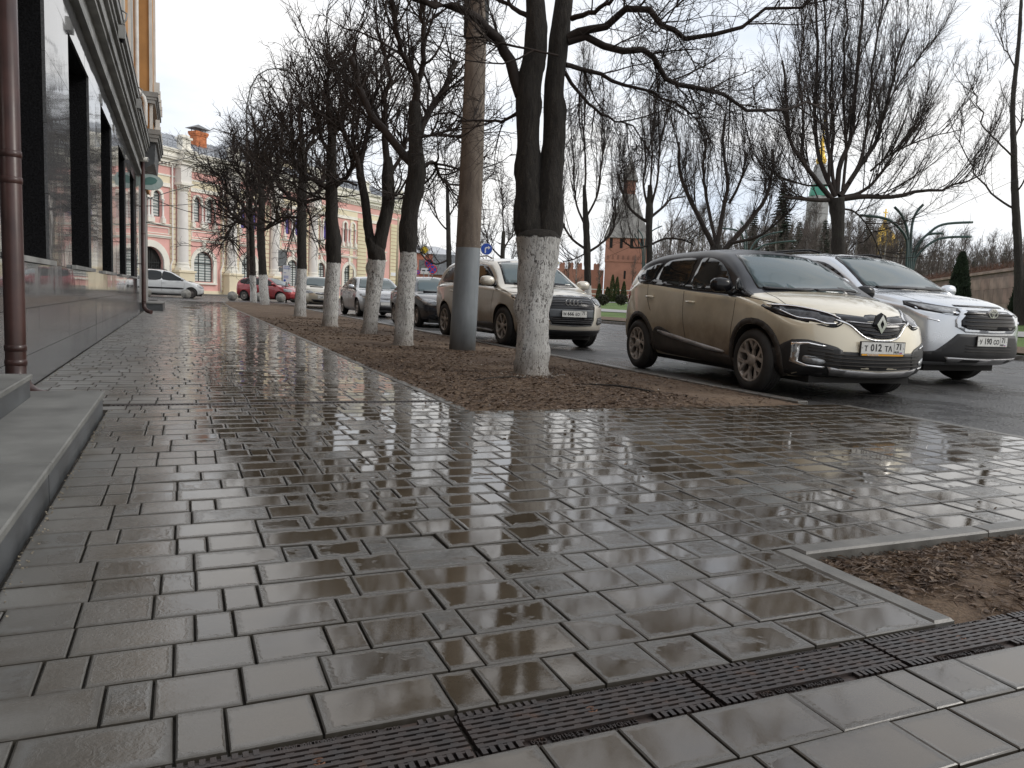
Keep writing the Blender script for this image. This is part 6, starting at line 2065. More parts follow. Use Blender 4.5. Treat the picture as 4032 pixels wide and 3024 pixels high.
    bk = MB().lathe([(rr_ - .03, .0), (.0, .0)], 24, M=M)
    bk.lathe([(rr_ * .72, -.02), (rr_ * .72, -.03), (.05, -.03)], 24, M=M)
    bm_ = bk.mesh('brake', UNDER, True)
    return tm, rm, bm_

def plate(root, car, z, text, region, y=0.0, fx=None, push=.012, dealer=False, w_=.52, h_=.112, rus=True):
    loc, nor = car.hit((4, y, z), (-1, 0, 0))
    x = (loc.x if fx is None else fx) + push
    b = MB().box(-.012, -w_ / 2 - .008, -h_ / 2 - (.022 if dealer else .008), .004, w_ / 2 + .008, h_ / 2 + .008)
    f = b.build('plate_frame', PLAS, root, loc=(x, y, z))
    pl_ = MB().box(.0042, -w_ / 2, -h_ / 2, .0075, w_ / 2, h_ / 2).build('number_plate', PLW, f)
    R = Matrix(((0, 0, 1, 0), (1, 0, 0, 0), (0, 1, 0, 0), (0, 0, 0, 1)))   # text x -> +y ... faces +x
    def txt(body, size, cy, cz, sq=1.0, mat=INK, par=pl_):
        me = text_mesh(body, size, mat, .0008, sq, size * .022)
        me.transform(R)
        me.transform(Matrix.Translation((.0086, cy, cz)))
        link('lettering', me, f)
    # seen from the nose, the car's left (+y) is on the reader's right
    letters = text
    if not letters: return
    txt(letters[0], .072, -.205, -.008, .95)
    txt(letters[1:4], .098, -.085, .0, .92)
    txt(letters[4:6], .072, .062, -.008, .95)
    txt(region, .082, .190, .016, .85)
    if rus:
        txt('RUS', .030, .165, -.038, 1.0)
        b = MB()
        for k, m_ in enumerate((0, 1, 2)): b.box(.0076, .198, -.03 - .0065 * (k + 1), .0083, .232, -.03 - .0065 * k, m=k)
        b.build('flag', [PLW, BLU, RED], f, recalc=False)
    MB().box(.0076, .128, -h_ / 2 + .002, .0082, .132, h_ / 2 - .002).build('divider', INK, f)
    if dealer:
        MB().box(.0045, -.25, -h_ / 2 - .019, .0075, .25, -h_ / 2 - .003).build('dealer_strip', YEL, f)
        txt('АВТОКЛАСС', .020, -.12, -h_ / 2 - .011, 1.1, PLW)
    b = MB()
    for sg in (-1, 1): b.box(.0076, sg * .247 - .004, -.004, .0084, sg * .247 + .004, .004)
    b.build('plate_bolts', INK, f)

def make_car(name, label, c, loc, group=None, category='car', rotz=-math.pi / 2, scale=1.0):
    car = Car(c)
    root = empty(name, loc, rotz, label=label, category=category, group=group)
    root.scale = (scale, scale, scale)
    body = link('body', car.body_mesh(), root)
    def P(nm, mat, b, par=root, **k): return b.build(nm, mat, par, recalc=False, **k)
    # cabin roof in another colour
    if 0:
        P('roof_skin', c['roofmat'], car.patch(smooth_poly(c['roofpoly'], 3), 'T', .0035, .004, .08))
    # glazing
    gl = c['glass']
    if 'wind_frame' in gl: P('windscreen_surround', c.get('pillarmat', GLOSSB), car.patch(gl['wind_frame'], 'F', .003, .004, .07))
    P('windscreen', WSH, car.patch(gl['wind'], 'F', .0065, .003, .06))
    for sd in ('R', 'L'):
        for nm, poly, mt in gl['side']:
            if sd == 'L' and c.get('oneside'): continue
            P(nm, mt, car.patch(smooth_poly(poly, 3) if nm != 'pillar_trim' else poly, sd, .003 if mt is not SGL else .006, .004, .06))
    # seams, arches, sills, handles
    for sd in ('R',) if c.get('oneside') else ('R', 'L'):
        for pts in c['seams']: P('panel_gap', SEAM, car.line(smooth_line(pts), sd))
        for nm, poly, mt, off in c.get('sidepatches', []): P(nm, mt, car.patch(smooth_poly(poly, 3), sd, off, .01, .05))
        for (hx, hz) in c['handles']:
            sg = -1 if sd == 'R' else 1
            l_, n_ = car.hit((hx, 3 * sg, hz), (0, -sg, 0))
            P('door_handle', c.get('handlemat', c['paint']), MB().tube([(hx - .085, l_.y - sg * .01, hz), (hx - .065, l_.y + sg * .028, hz), (hx + .065, l_.y + sg * .028, hz - .004), (hx + .085, l_.y - sg * .01, hz - .004)], [.013, .016, .016, .013], 8))
        # wheel arch lips
        for ax in (car.axf, car.axr):
            ra = c['ra']; aw = c.get('archw', .0)
            n = 22
            a0, a1 = c.get('archang', (-.25, math.pi + .25))
            o_ = [(ax + (ra + aw) * math.cos(a0 + (a1 - a0) * i / n), c['rt'] + (ra + aw) * math.sin(a0 + (a1 - a0) * i / n)) for i in range(n + 1)]
            i_ = [(ax + (ra + .002) * math.cos(a0 + (a1 - a0) * i / n), c['rt'] + (ra + .002) * math.sin(a0 + (a1 - a0) * i / n)) for i in range(n + 1)]
            if aw > 0: P('wheel_arch_trim', c.get('archmat', PLASD), car.patch(o_ + i_[::-1], sd, .012, .02, .05))
    # front features
    for nm, poly, view, mt, off, sm in c['front']:
        pl_ = smooth_poly(poly, 3) if sm else poly
        P(nm, mt, car.patch(pl_, view, off, .008, .045))
        if view != 'F' or (max(p[0] for p in poly) < 0):
            mir = [(-u, z) for u, z in pl_][::-1]
            P(nm, mt, car.patch(mir, 'F' if view == 'F' else -view, off, .008, .045))
    for nm, pts, w_, mt, off in c.get('bars', []):
        P(nm, mt, car.line(smooth_line(pts, 4), 'F', w_, off, thick=.006))
    for nm, pts, w_, mt, off in c.get('hoodlines', []):
        for sg in (-1, 1): P(nm, mt, car.line([(x_, y_ * sg) for x_, y_ in smooth_line(pts, 4)], 'T', w_, off, thick=.004))
    # wheels
    wk = (c['rt'], c['rr'], c['wd'], c['rim'])
    tm, rm, bm_ = wheel_meshes(*wk, c.get('rimmat', RIMD))
    for ax, st_ in ((car.axf, c.get('steer', 0)), (car.axr, 0)):
        for sg in (-1, 1):
            w_ = empty('wheel', (ax, sg * (c['track'] / 2), c['rt']), (0 if sg < 0 else math.pi) + st_)
            w_.parent = root
            for nm, me_ in (('tyre', tm), ('rim', rm), ('brake', bm_)): link(nm, me_, w_)
    # mirrors
    mx_, mz_ = c['mirror']
    for sg in (-1, 1):
        l_, n_ = car.hit((mx_, 3 * sg, mz_ - .06), (0, -sg, 0))
        y_ = abs(l_.y)
        m_ = MB()
        s_ = c.get('mirs', 1.0)
        rings = []
        prof = [(-.0, .30), (.03, .75), (.08, .96), (.14, 1.0), (.20, .9), (.235, .62), (.25, .2)]
        vs, fs = [], []
        for (t_, k_) in prof:
            for q in range(14):
                a = 2 * math.pi * q / 14
                sx_, sz_ = math.cos(a), math.sin(a)
                fx_ = .075 * k_ * (1.0 if sx_ < 0 else 1.0) * (abs(sx_) ** .8) * (1 if sx_ > 0 else -1)
                fz_ = .082 * k_ * (abs(sz_) ** .8) * (1 if sz_ > 0 else -1)
                vs.append((mx_ + (fx_ - .02 * t_) * s_, sg * (y_ + .03 + t_ * s_), mz_ + .025 + fz_ * s_))
        for i in range(len(prof) - 1):
            for q in range(14): fs.append((i * 14 + q, i * 14 + (q + 1) % 14, i * 14 + 14 + (q + 1) % 14, i * 14 + 14 + q))
        fs.append(list(range(14))[::-1]); fs.append([(len(prof) - 1) * 14 + q for q in range(14)])
        m_.add(vs, fs, 0, True)
        mo = m_.build('mirror', c.get('mirmat', c['paint']), root)
        MB().tube([(mx_ - .02, sg * (y_ - .03), mz_ - .09), (mx_, sg * (y_ + .05), mz_ - .05), (mx_, sg * (y_ + .09), mz_ - .01)], [.03, .026, .03], 8).build('mirror_foot', PLAS, mo)
    # wipers
    for wpts in c.get('wipers', []):
        P('wiper', PLAS, car.line(wpts, 'F', .022, .022, thick=.012))
    for pts, mt in c.get('rails', []):
        for sg in (-1, 1):
            MB().tube([(x_, sg * y_, z_) for x_, y_, z_ in pts], c.get('railr', .016), 8).build('roof_rail', mt, root)
    if c.get('aerial'):
        x_, z_ = c['aerial']
        MB().tube([(x_, 0, z_ - .02), (x_ - .06, 0, z_ + .10)], [.014, .005], 6).build('aerial', PLAS, root)
    # dark floor so that nothing shows through underneath
    MB().box(car.axr - .55, -.62, .17 if c['rt'] > .32 else .14, car.axf + .6, .62, .33).build('underbody', UNDER, root)
    return root, car

def scale_poly(p, s): return [(a * s, b_ * s) for a, b_ in p]

# ---------------------------------------------------------------- cream crossover (the main subject)
CREAMP = paint('cream_car_paint', (0.72, 0.66, 0.51), metal=.1, rough=.28, dirt=.97, dz=(1.06, .36), dcol=(0.105, 0.073, 0.048), side=.985)
ROOFP = paint('black_car_roof', (0.012, 0.012, 0.016), metal=.1, rough=.32, dirt=.05, side=.2, coat=.1)
captur = dict(paint=CREAMP, tail=-2.12, nose=2.17, wb=2.67, track=1.60, rt=.338, rr=.225, wd=.22, ra=.385, rim='y6',
    top=[(-2.12, .93), (-2.06, 1.13), (-1.93, 1.33), (-1.72, 1.47), (-1.35, 1.56), (-.8, 1.605), (-.2, 1.61), (.22, 1.565), (.50, 1.46), (.80, 1.30), (1.12, 1.115), (1.30, 1.075), (1.6, 1.035), (1.85, .975), (2.03, .905), (2.17, .80)],
    bot=[(-2.12, .42), (-1.9, .30), (-1.4, .24), (1.4, .22), (1.75, .20), (2.0, .225), (2.17, .27)],
    belt=[(-2.12, 1.02), (-1.5, 1.17), (-1.0, 1.14), (0, 1.06), (.9, 1.0), (1.2, .97), (2.17, .86)],
    plan=[(-2.12, .80), (-1.9, .865), (-1.3, .895), (-.3, .885), (.6, .885), (1.35, .905), (1.75, .89), (2.0, .86), (2.17, .82)],
    fascia=[(.2, -.03), (.3, .015), (.45, .035), (.62, .01), (.75, -.03), (.85, -.075), (1.0, -.12)],
    rear=[(.3, 0), (.5, .03), (.75, .01), (.95, -.03), (1.2, -.02), (1.5, 0)],
    fplan=.40, rplan=.22, round=.10, shoulder=.055, tumble=.33, flare=.028, scoop=.02, crown=.05,
    archw=.062, archmat=PLASD, archang=(-.42, math.pi + .42),
    roofmat=ROOFP, roofpoly=[(.20, -.50), (.30, 0), (.20, .50), (-.5, .57), (-1.3, .53), (-1.80, .42), (-1.88, 0), (-1.80, -.42), (-1.3, -.53), (-.5, -.57)],
    glass=dict(wind_frame=[(-.68, 1.10), (-.4, 1.075), (0, 1.07), (.4, 1.075), (.68, 1.10), (.61, 1.31), (.52, 1.50), (.3, 1.53), (0, 1.535), (-.3, 1.53), (-.52, 1.50), (-.61, 1.31)],
               wind=[(-.665, 1.115), (-.35, 1.09), (0, 1.085), (.35, 1.09), (.665, 1.115), (.60, 1.30), (.50, 1.49), (.25, 1.515), (0, 1.52), (-.25, 1.515), (-.50, 1.49), (-.60, 1.30)],
               side=[('window_trim', [(1.20, 1.02), (1.05, 1.10), (.5, 1.13), (-.3, 1.16), (-1.0, 1.22), (-1.55, 1.28), (-1.68, 1.26), (-1.50, 1.185), (-.9, 1.135), (0, 1.07), (.7, 1.03), (1.1, 1.0)], GLOSSB),
                     ('side_window', [(.75, 1.085), (.64, 1.22), (.42, 1.37), (.18, 1.45), (-.06, 1.465), (-.10, 1.38), (-.12, 1.12), (.35, 1.085)], SGL),
                     ('side_window', [(.83, 1.08), (.80, 1.21), (.90, 1.165), (1.02, 1.075)], SGL),
                     ('side_window', [(-.24, 1.125), (-.22, 1.38), (-.24, 1.47), (-.66, 1.475), (-.92, 1.425), (-1.04, 1.22), (-.98, 1.175), (-.6, 1.15)], SGL),
                     ('side_window', [(-1.12, 1.20), (-1.07, 1.32), (-1.01, 1.43), (-1.28, 1.40), (-1.50, 1.325), (-1.60, 1.265), (-1.5, 1.225)], SGL)]),
    seams=[[(-.17, 1.06), (-.17, .8), (-.13, .5), (-.10, .34)], [(.97, 1.0), (.96, .8), (.93, .66), (.90, .50)], [(-1.12, 1.14), (-1.10, .95), (-1.0, .8)], [(1.17, 1.0), (1.4, .97), (1.62, .92), (1.68, .90)]],
    sidepatches=[('sill_cladding', [(.92, .345), (.3, .395), (-.35, .50), (-.62, .575), (-.80, .60), (-.92, .52), (-.92, .30), (0, .25), (.92, .245)], PLASD, .010),
                 ('door_moulding', [(.75, .40), (.1, .46), (-.55, .535), (-.78, .555), (-.70, .505), (-.1, .43), (.6, .372)], SATIN, .016),
                 ('tail_light', [(-1.70, 1.00), (-1.86, 1.17), (-2.0, 1.14), (-2.05, .96), (-1.9, .88)], REDL, .006)],
    handles=[(.02 - .0, .93), (-1.02, .985)],
    front=[('headlight', [(-.86, .93), (-.66, .925), (-.44, .865), (-.375, .80), (-.44, .735), (-.54, .73), (-.76, .79), (-.85, .85)], 'F', GLOSSB, .004, True),
           ('headlight_lens', [(-.835, .905), (-.66, .90), (-.45, .845), (-.40, .80), (-.45, .755), (-.54, .755), (-.75, .81)], 'F', LAMPD, .008, True),
           ('grille', [(-.385, .865), (-.12, .842), (-.085, .86), (0, .868), (.085, .86), (.12, .842), (.385, .865), (.40, .815), (.30, .75), (.20, .655), (.10, .635), (0, .63), (-.10, .635), (-.20, .655), (-.30, .75), (-.40, .815)], 'F', GLOSSB, .004, False),
           ('lower_grille', [(-.56, .50), (0, .495), (.56, .50), (.60, .40), (.50, .335), (0, .315), (-.50, .335), (-.60, .40)], 'F', PLAS, .004, False),
           ('bumper_cladding', [(-.90, .55), (-.74, .60), (-.60, .575), (-.42, .51), (-.42, .36), (-.50, .25), (-.86, .23), (-.92, .4)], 'F', PLAS, .006, True),
           ('bumper_base', [(-.84, .30), (0, .25), (.84, .30), (.84, .235), (0, .23), (-.84, .235)], 'F', PLAS, .004, False),
           ('skid_plate', [(-.54, .345), (-.40, .325), (0, .305), (.40, .325), (.54, .345), (.48, .265), (.30, .25), (0, .245), (-.30, .25), (-.48, .265)], 'F', SATIN, .014, False),
           ('fog_lamp', [(-.80, .565), (-.70, .575), (-.56, .545), (-.57, .535), (-.70, .555), (-.755, .545), (-.76, .385), (-.70, .355), (-.56, .345), (-.57, .33), (-.72, .335), (-.80, .375)], 'F', CHROME, .012, False),
           ('fog_glass', [(-.735, .40), (-.72, .445), (-.60, .425), (-.56, .39), (-.60, .365), (-.71, .375)], 'F', LAMP, .010, True)],
    bars=[('chrome_lip', [(-.44, .80), (-.33, .755), (-.22, .66), (-.12, .622), (0, .615), (.12, .622), (.22, .66), (.33, .755), (.44, .80)], .013, CHROME, .012),
          ('headlight_chrome', [(-.84, .925), (-.66, .918), (-.46, .862), (-.39, .81)], .014, CHROME, .013),
          ('headlight_chrome', [(.84, .925), (.66, .918), (.46, .862), (.39, .81)], .014, CHROME, .013),
          ('lamp_guide', [(-.80, .875), (-.73, .81), (-.62, .795), (-.56, .765), (-.46, .765)], .012, CHROME, .012),
          ('lamp_guide', [(.80, .875), (.73, .81), (.62, .795), (.56, .765), (.46, .765)], .012, CHROME, .012)]
         + [('grille_bar', [(-.36 + .07 * k, .79 - .037 * k), (0, .775 - .037 * k), (.36 - .07 * k, .79 - .037 * k)], .008, SATIN if k == 0 else PLASD, .012) for k in range(4)]
         + [('lower_bar', [(-.57, .47 - .034 * k), (0, .46 - .034 * k), (.57, .47 - .034 * k)], .010, SATIN if k < 0 else PLASD, .011) for k in range(4)]
         + [('fog_bar', [(-.70, .53 - .032 * k), (-.50, .51 - .032 * k)], .007, PLASD, .012) for k in range(4)],
    hoodlines=[('hood_gap', [(1.15, .66), (1.4, .69), (1.62, .70), (1.76, .64), (1.90, .48), (1.97, .36)], .007, SEAM, .001)],
    mirror=(.80, 1.10), mirmat=GLOSSB, mirs=1.0,
    wipers=[[(-.62, 1.10), (-.2, 1.095), (-.05, 1.105)], [(-.02, 1.10), (.30, 1.12), (.60, 1.115)]], handlemat=CREAMP)
root, CAP = make_car('cream_crossover', 'cream crossover with black roof and muddy flank parked nearest by the kerb', captur, (6.99, 8.22, ROAD_Z), rotz=math.radians(-96), scale=1.069)
# rhombus badge
def badge_at(root, car, y, z, build, name='badge', push=.012):
    l_, n_ = car.hit((4, y, z), (-1, 0, 0))
    e = MB(); build(e, l_.x + push)
    e.build(name, CHROME, root, loc=(0, y, z))
def diamond(e, x):
    R = Matrix(((0, 0, 1, x), (1, 0, 0, 0), (0, 1, 0, 0), (0, 0, 0, 1)))
    o_ = [(0, .093), (.062, 0), (0, -.093), (-.062, 0)]; i_ = [(0, .046), (.024, 0), (0, -.046), (-.024, 0)]
    e.ring(o_, i_, -.012, .022, R)
MB().prism([(0, .115), (.06, .085), (.085, 0), (0, -.12), (-.085, 0), (-.06, .085)], 0, .012, Matrix(((0, 0, 1, CAP.hit((4, 0, .77), (-1, 0, 0))[0].x + .004), (1, 0, 0, 0), (0, 1, 0, 0), (0, 0, 0, 1)))).build('badge_plate', GLOSSB, root, loc=(0, 0, .775))
badge_at(root, CAP, 0, .775, diamond, push=.022)
plate(root, CAP, .545, 'Т012ТА', '71', y=0.0, dealer=True)

# ---------------------------------------------------------------- silver SUV beside it
SILV = paint('silver_car_paint', (0.60, 0.63, 0.67), metal=.55, rough=.27, dirt=.45, dz=(.62, .25), dcol=(0.14, 0.13, 0.125), side=.3)
rav = dict(paint=SILV, tail=-2.25, nose=2.30, wb=2.69, track=1.62, rt=.358, rr=.23, wd=.23, ra=.42, rim='s5',
    top=[(-2.25, 1.02), (-2.15, 1.25), (-1.95, 1.50), (-1.6, 1.62), (-1.0, 1.675), (-.3, 1.68), (.25, 1.64), (.55, 1.53), (.85, 1.36), (1.15, 1.185), (1.30, 1.145), (1.6, 1.12), (1.9, 1.08), (2.12, 1.02), (2.30, .90)],
    bot=[(-2.25, .42), (-1.8, .3), (1.5, .25), (2.0, .24), (2.3, .30)],
    belt=[(-2.25, 1.10), (-1.2, 1.14), (0, 1.08), (1.2, 1.04), (2.3, .93)],
    plan=[(-2.25, .82), (-1.9, .90), (-1.2, .925), (0, .905), (1.3, .925), (1.8, .915), (2.1, .89), (2.30, .85)],
    fascia=[(.24, -.04), (.35, .02), (.5, .03), (.7, .02), (.85, .0), (.95, -.05), (1.1, -.10)],
    rear=[(.3, 0), (.8, .02), (1.5, 0)], fplan=.30, rplan=.2, round=.085, shoulder=.055, tumble=.30, flare=.035, scoop=.02,
    archw=.07, archmat=PLAS, glass=dict(wind_frame=[(-.78, 1.165), (0, 1.14), (.78, 1.165), (.64, 1.5), (.57, 1.63), (0, 1.665), (-.57, 1.63), (-.64, 1.5)],
        wind=[(-.72, 1.19), (0, 1.165), (.72, 1.19), (.63, 1.42), (.55, 1.575), (0, 1.605), (-.55, 1.575), (-.63, 1.42)],
        side=[('window_band', [(1.02, 1.09), (.80, 1.27), (.5, 1.44), (.2, 1.53), (-.4, 1.56), (-1.3, 1.52), (-1.65, 1.44), (-1.75, 1.25), (-1.3, 1.19), (0, 1.12)], GLOSSB),
              ('side_window', [(.85, 1.14), (.52, 1.36), (.2, 1.49), (-.15, 1.51), (-.15, 1.16)], SGL), ('side_window', [(-.25, 1.17), (-.25, 1.51), (-.95, 1.50), (-1.1, 1.22)], SGL)]),
    seams=[[(-.2, 1.1), (-.2, .4)], [(1.0, 1.05), (.95, .5)]], sidepatches=[('sill_cladding', [(.92, .42), (0, .42), (-.9, .42), (-.9, .28), (0, .27), (.9, .27)], PLAS, .012)], handles=[(0, .98), (-1.0, 1.0)],
    front=[('headlight', [(-.905, 1.0), (-.78, 1.005), (-.60, .965), (-.40, .935), (-.50, .845), (-.62, .855), (-.84, .905)], 'F', GLOSSB, .004, False),
           ('headlight_lens', [(-.84, .985), (-.60, .945), (-.45, .925), (-.52, .87), (-.63, .872), (-.78, .91)], 'F', LAMP, .008, False),
           ('hood_slot', [(-.42, .975), (0, .975), (.42, .975), (.42, .955), (0, .95), (-.42, .955)], 'F', GLOSSB, .003, False),
           ('grille_frame', [(-.42, .93), (0, .935), (.42, .93), (.53, .80), (.53, .72), (.40, .655), (0, .645), (-.40, .655), (-.53, .72), (-.53, .80)], 'F', SILV, .014, False),
           ('grille', [(-.36, .905), (0, .91), (.36, .905), (.47, .79), (.47, .725), (.38, .69), (0, .68), (-.38, .69), (-.47, .725), (-.47, .79)], 'F', GLOSSB, .018, False),
           ('lower_intake', [(-.50, .635), (0, .63), (.50, .635), (.72, .43), (.86, .40), (.86, .30), (.4, .30), (0, .30), (-.4, .30), (-.86, .30), (-.86, .40), (-.72, .43)], 'F', PLAS, .010, False),
           ('skid_plate', [(-.62, .36), (0, .345), (.62, .36), (.52, .285), (0, .27), (-.52, .285)], 'F', SATIN, .018, False)],
    bars=[('grille_bar', [(-.42, .87 - .045 * k), (0, .87 - .045 * k), (.42, .87 - .045 * k)], .012, PLASD, .026) for k in range(4)] + [('lower_bar', [(-.4, .50 - .035 * k), (.4, .50 - .035 * k)], .008, PLASD, .016) for k in range(3)]
         + [('lamp_slash', [(-.80, .80), (-.70, .775)], .012, CHROME, .01), ('lamp_slash', [(.80, .80), (.70, .775)], .012, CHROME, .01)],
    hoodlines=[('hood_gap', [(1.2, .70), (1.6, .72), (1.95, .68), (2.1, .55)], .007, SEAM, .001)],
    mirror=(.92, 1.17), mirmat=SILV, wipers=[[(-.6, 1.17), (.1, 1.175)], [(0, 1.17), (.6, 1.185)]], rails=[([(.1, .58, 1.655), (-.1, .60, 1.70), (-1.2, .58, 1.70), (-1.5, .55, 1.655)], GLOSSB)])
root, RAV = make_car('silver_suv', 'silver SUV with hexagonal black grille standing beyond the cream crossover', rav, (10.12, 9.72, ROAD_Z), scale=1.14)
def ovals(e, x):
    R = Matrix(((0, 0, 1, x), (1, 0, 0, 0), (0, 1, 0, 0), (0, 0, 0, 1)))
    for cx_, cz_, rx_, rz_ in ((0, 0, .078, .054), (0, .018, .052, .020), (0, 0, .020, .046)):
        o_ = [(cx_ + rx_ * math.cos(2 * math.pi * i / 24), cz_ + rz_ * math.sin(2 * math.pi * i / 24)) for i in range(24)]
        i_ = [(cx_ + (rx_ - .009) * math.cos(2 * math.pi * i / 24), cz_ + (rz_ - .009) * math.sin(2 * math.pi * i / 24)) for i in range(24)]
        e.ring(o_, i_, 0, .012, R)
badge_at(root, RAV, 0, .885, ovals, push=.026)
MB().lathe([(.088, 0), (.088, .01), (0, .01)], 24, M=Matrix(((0, 0, 1, RAV.hit((4, 0, .885), (-1, 0, 0))[0].x + .018), (1, 0, 0, 0), (0, .72, 0, 0), (0, 0, 0, 1)))).build('badge_plate', SATIN, root, loc=(0, 0, .885))
plate(root, RAV, .555, 'У190СО', '71')

# ---------------------------------------------------------------- beige large SUV behind the nearest trunk
BEIG = paint('beige_metallic_paint', (0.60, 0.56, 0.48), metal=.35, rough=.28, dirt=.8, dz=(.95, .35), dcol=(0.11, 0.078, 0.052), side=.9)
q7 = dict(paint=BEIG, tail=-2.58, nose=2.48, wb=3.0, track=1.70, rt=.375, rr=.24, wd=.26, ra=.42, rim='s7',
    top=[(-2.58, 1.02), (-2.45, 1.28), (-2.2, 1.55), (-1.8, 1.68), (-1.0, 1.735), (-.2, 1.735), (.35, 1.68), (.65, 1.56), (.95, 1.38), (1.28, 1.185), (1.45, 1.145), (1.8, 1.11), (2.1, 1.06), (2.3, .99), (2.48, .86)],
    bot=[(-2.58, .40), (-2, .28), (1.7, .25), (2.2, .24), (2.48, .30)], belt=[(-2.58, 1.10), (-1, 1.13), (1, 1.08), (2.48, .95)],
    plan=[(-2.58, .86), (-2.2, .95), (-1.2, .985), (0, .965), (1.5, .985), (2.1, .965), (2.35, .93), (2.48, .89)],
    fascia=[(.24, -.04), (.35, .01), (.5, .03), (.7, .02), (.9, -.02), (1.05, -.10)], rear=[(.3, 0), (.8, .02), (1.6, 0)], fplan=.42, rplan=.25, round=.12,
    shoulder=.06, tumble=.30, flare=.035, scoop=.02,
    glass=dict(wind_frame=[(-.80, 1.17), (0, 1.15), (.80, 1.17), (.62, 1.62), (0, 1.70), (-.62, 1.62)], wind=[(-.76, 1.20), (0, 1.18), (.76, 1.20), (.66, 1.45), (.57, 1.60), (0, 1.645), (-.57, 1.60), (-.66, 1.45)],
        side=[('window_band', [(1.08, 1.12), (.92, 1.24), (.58, 1.44), (.22, 1.565), (-.4, 1.59), (-1.4, 1.56), (-1.8, 1.44), (-1.95, 1.24), (-1.2, 1.20), (0, 1.15)], GLOSSB),
              ('side_window', [(.88, 1.18), (.54, 1.40), (.20, 1.53), (-.1, 1.555), (-.12, 1.18)], SGL), ('side_window', [(-.24, 1.19), (-.22, 1.555), (-1.0, 1.55), (-1.12, 1.23)], SGL)]),
    seams=[[(-.2, 1.12), (-.2, .45)], [(1.1, 1.05), (1.02, .8), (1.0, .5)], [(2.2, .98), (1.9, 1.0), (1.2, 1.06)]],
    sidepatches=[('sill_cladding', [(1.05, .42), (0, .42), (-1.0, .42), (-1.0, .27), (0, .26), (1.0, .26)], PLAS, .012), ('running_board', [(.9, .30), (0, .31), (-.9, .30), (-.9, .265), (0, .255), (.9, .265)], SATIN, .06)],
    handles=[(0, 1.0), (-1.05, 1.02)],
    front=[('headlight', [(-.93, .95), (-.80, .985), (-.60, .97), (-.55, .93), (-.58, .83), (-.72, .80), (-.90, .82)], 'F', GLOSSB, .003, True), ('headlight_lens', [(-.90, .93), (-.80, .965), (-.62, .95), (-.58, .92), (-.60, .845), (-.72, .825), (-.86, .84)], 'F', LAMP, .008, True),
           ('grille_surround', [(-.50, .985), (0, 1.0), (.50, .985), (.535, .93), (.49, .55), (.43, .45), (0, .435), (-.43, .45), (-.49, .55), (-.535, .93)], 'F', CHROME, .010, False),
           ('grille', [(-.475, .965), (0, .98), (.475, .965), (.51, .92), (.465, .56), (.41, .47), (0, .455), (-.41, .47), (-.465, .56), (-.51, .92)], 'F', GLOSSB, .016, False),
           ('plate_holder', [(-.47, .745), (0, .745), (.47, .745), (.45, .60), (0, .60), (-.45, .60)], 'F', simple('grey_plastic', (.09, .10, .11), .5), .020, False),
           ('side_intake', [(-.86, .62), (-.62, .60), (-.58, .50), (-.62, .46), (-.86, .50)], 'F', PLAS, .006, False),
           ('lower_cladding', [(-.90, .37), (0, .36), (.90, .37), (.86, .26), (0, .25), (-.86, .26)], 'F', PLAS, .010, False)],
    bars=[('grille_bar', [(-.48, .94 - .042 * k), (0, .952 - .042 * k), (.48, .94 - .042 * k)], .006, GREYB, .022) for k in range(5)] + [('grille_bar', [(-.44, .575 - .035 * k), (.44, .575 - .035 * k)], .006, GREYB, .022) for k in range(3)] + [('intake_bar', [(-.84, .585 - .03 * k), (-.62, .57 - .03 * k)], .007, SATIN, .012) for k in range(3)] + [('intake_bar', [(.84, .585 - .03 * k), (.62, .57 - .03 * k)], .007, SATIN, .012) for k in range(3)],
    mirror=(1.02, 1.20), mirs=1.15, wipers=[[(-.6, 1.19), (.1, 1.19)]], rails=[([(.25, .62, 1.69), (.05, .66, 1.755), (-1.3, .65, 1.755), (-1.7, .60, 1.69)], CHROME)], railr=.02)
root, Q7 = make_car('beige_suv', 'large beige SUV with four rings on its tall grille, partly behind the nearest trunk', q7, (6.80, 15.87, ROAD_Z), rotz=math.radians(-87), scale=1.055)
def rings(e, x):
    for k in range(4):
        M = Matrix(((0, 0, 1, x), (1, 0, 0, -.117 + .078 * k), (0, 1, 0, 0), (0, 0, 0, 1)))
        e.lathe([(.056, 0), (.056, .012), (.045, .012), (.045, 0)], 24, M=M, sm=False)
badge_at(root, Q7, 0, .87, rings, push=.045)
plate(root, Q7, .665, 'М666ЕО', '71', rus=False, push=.045)

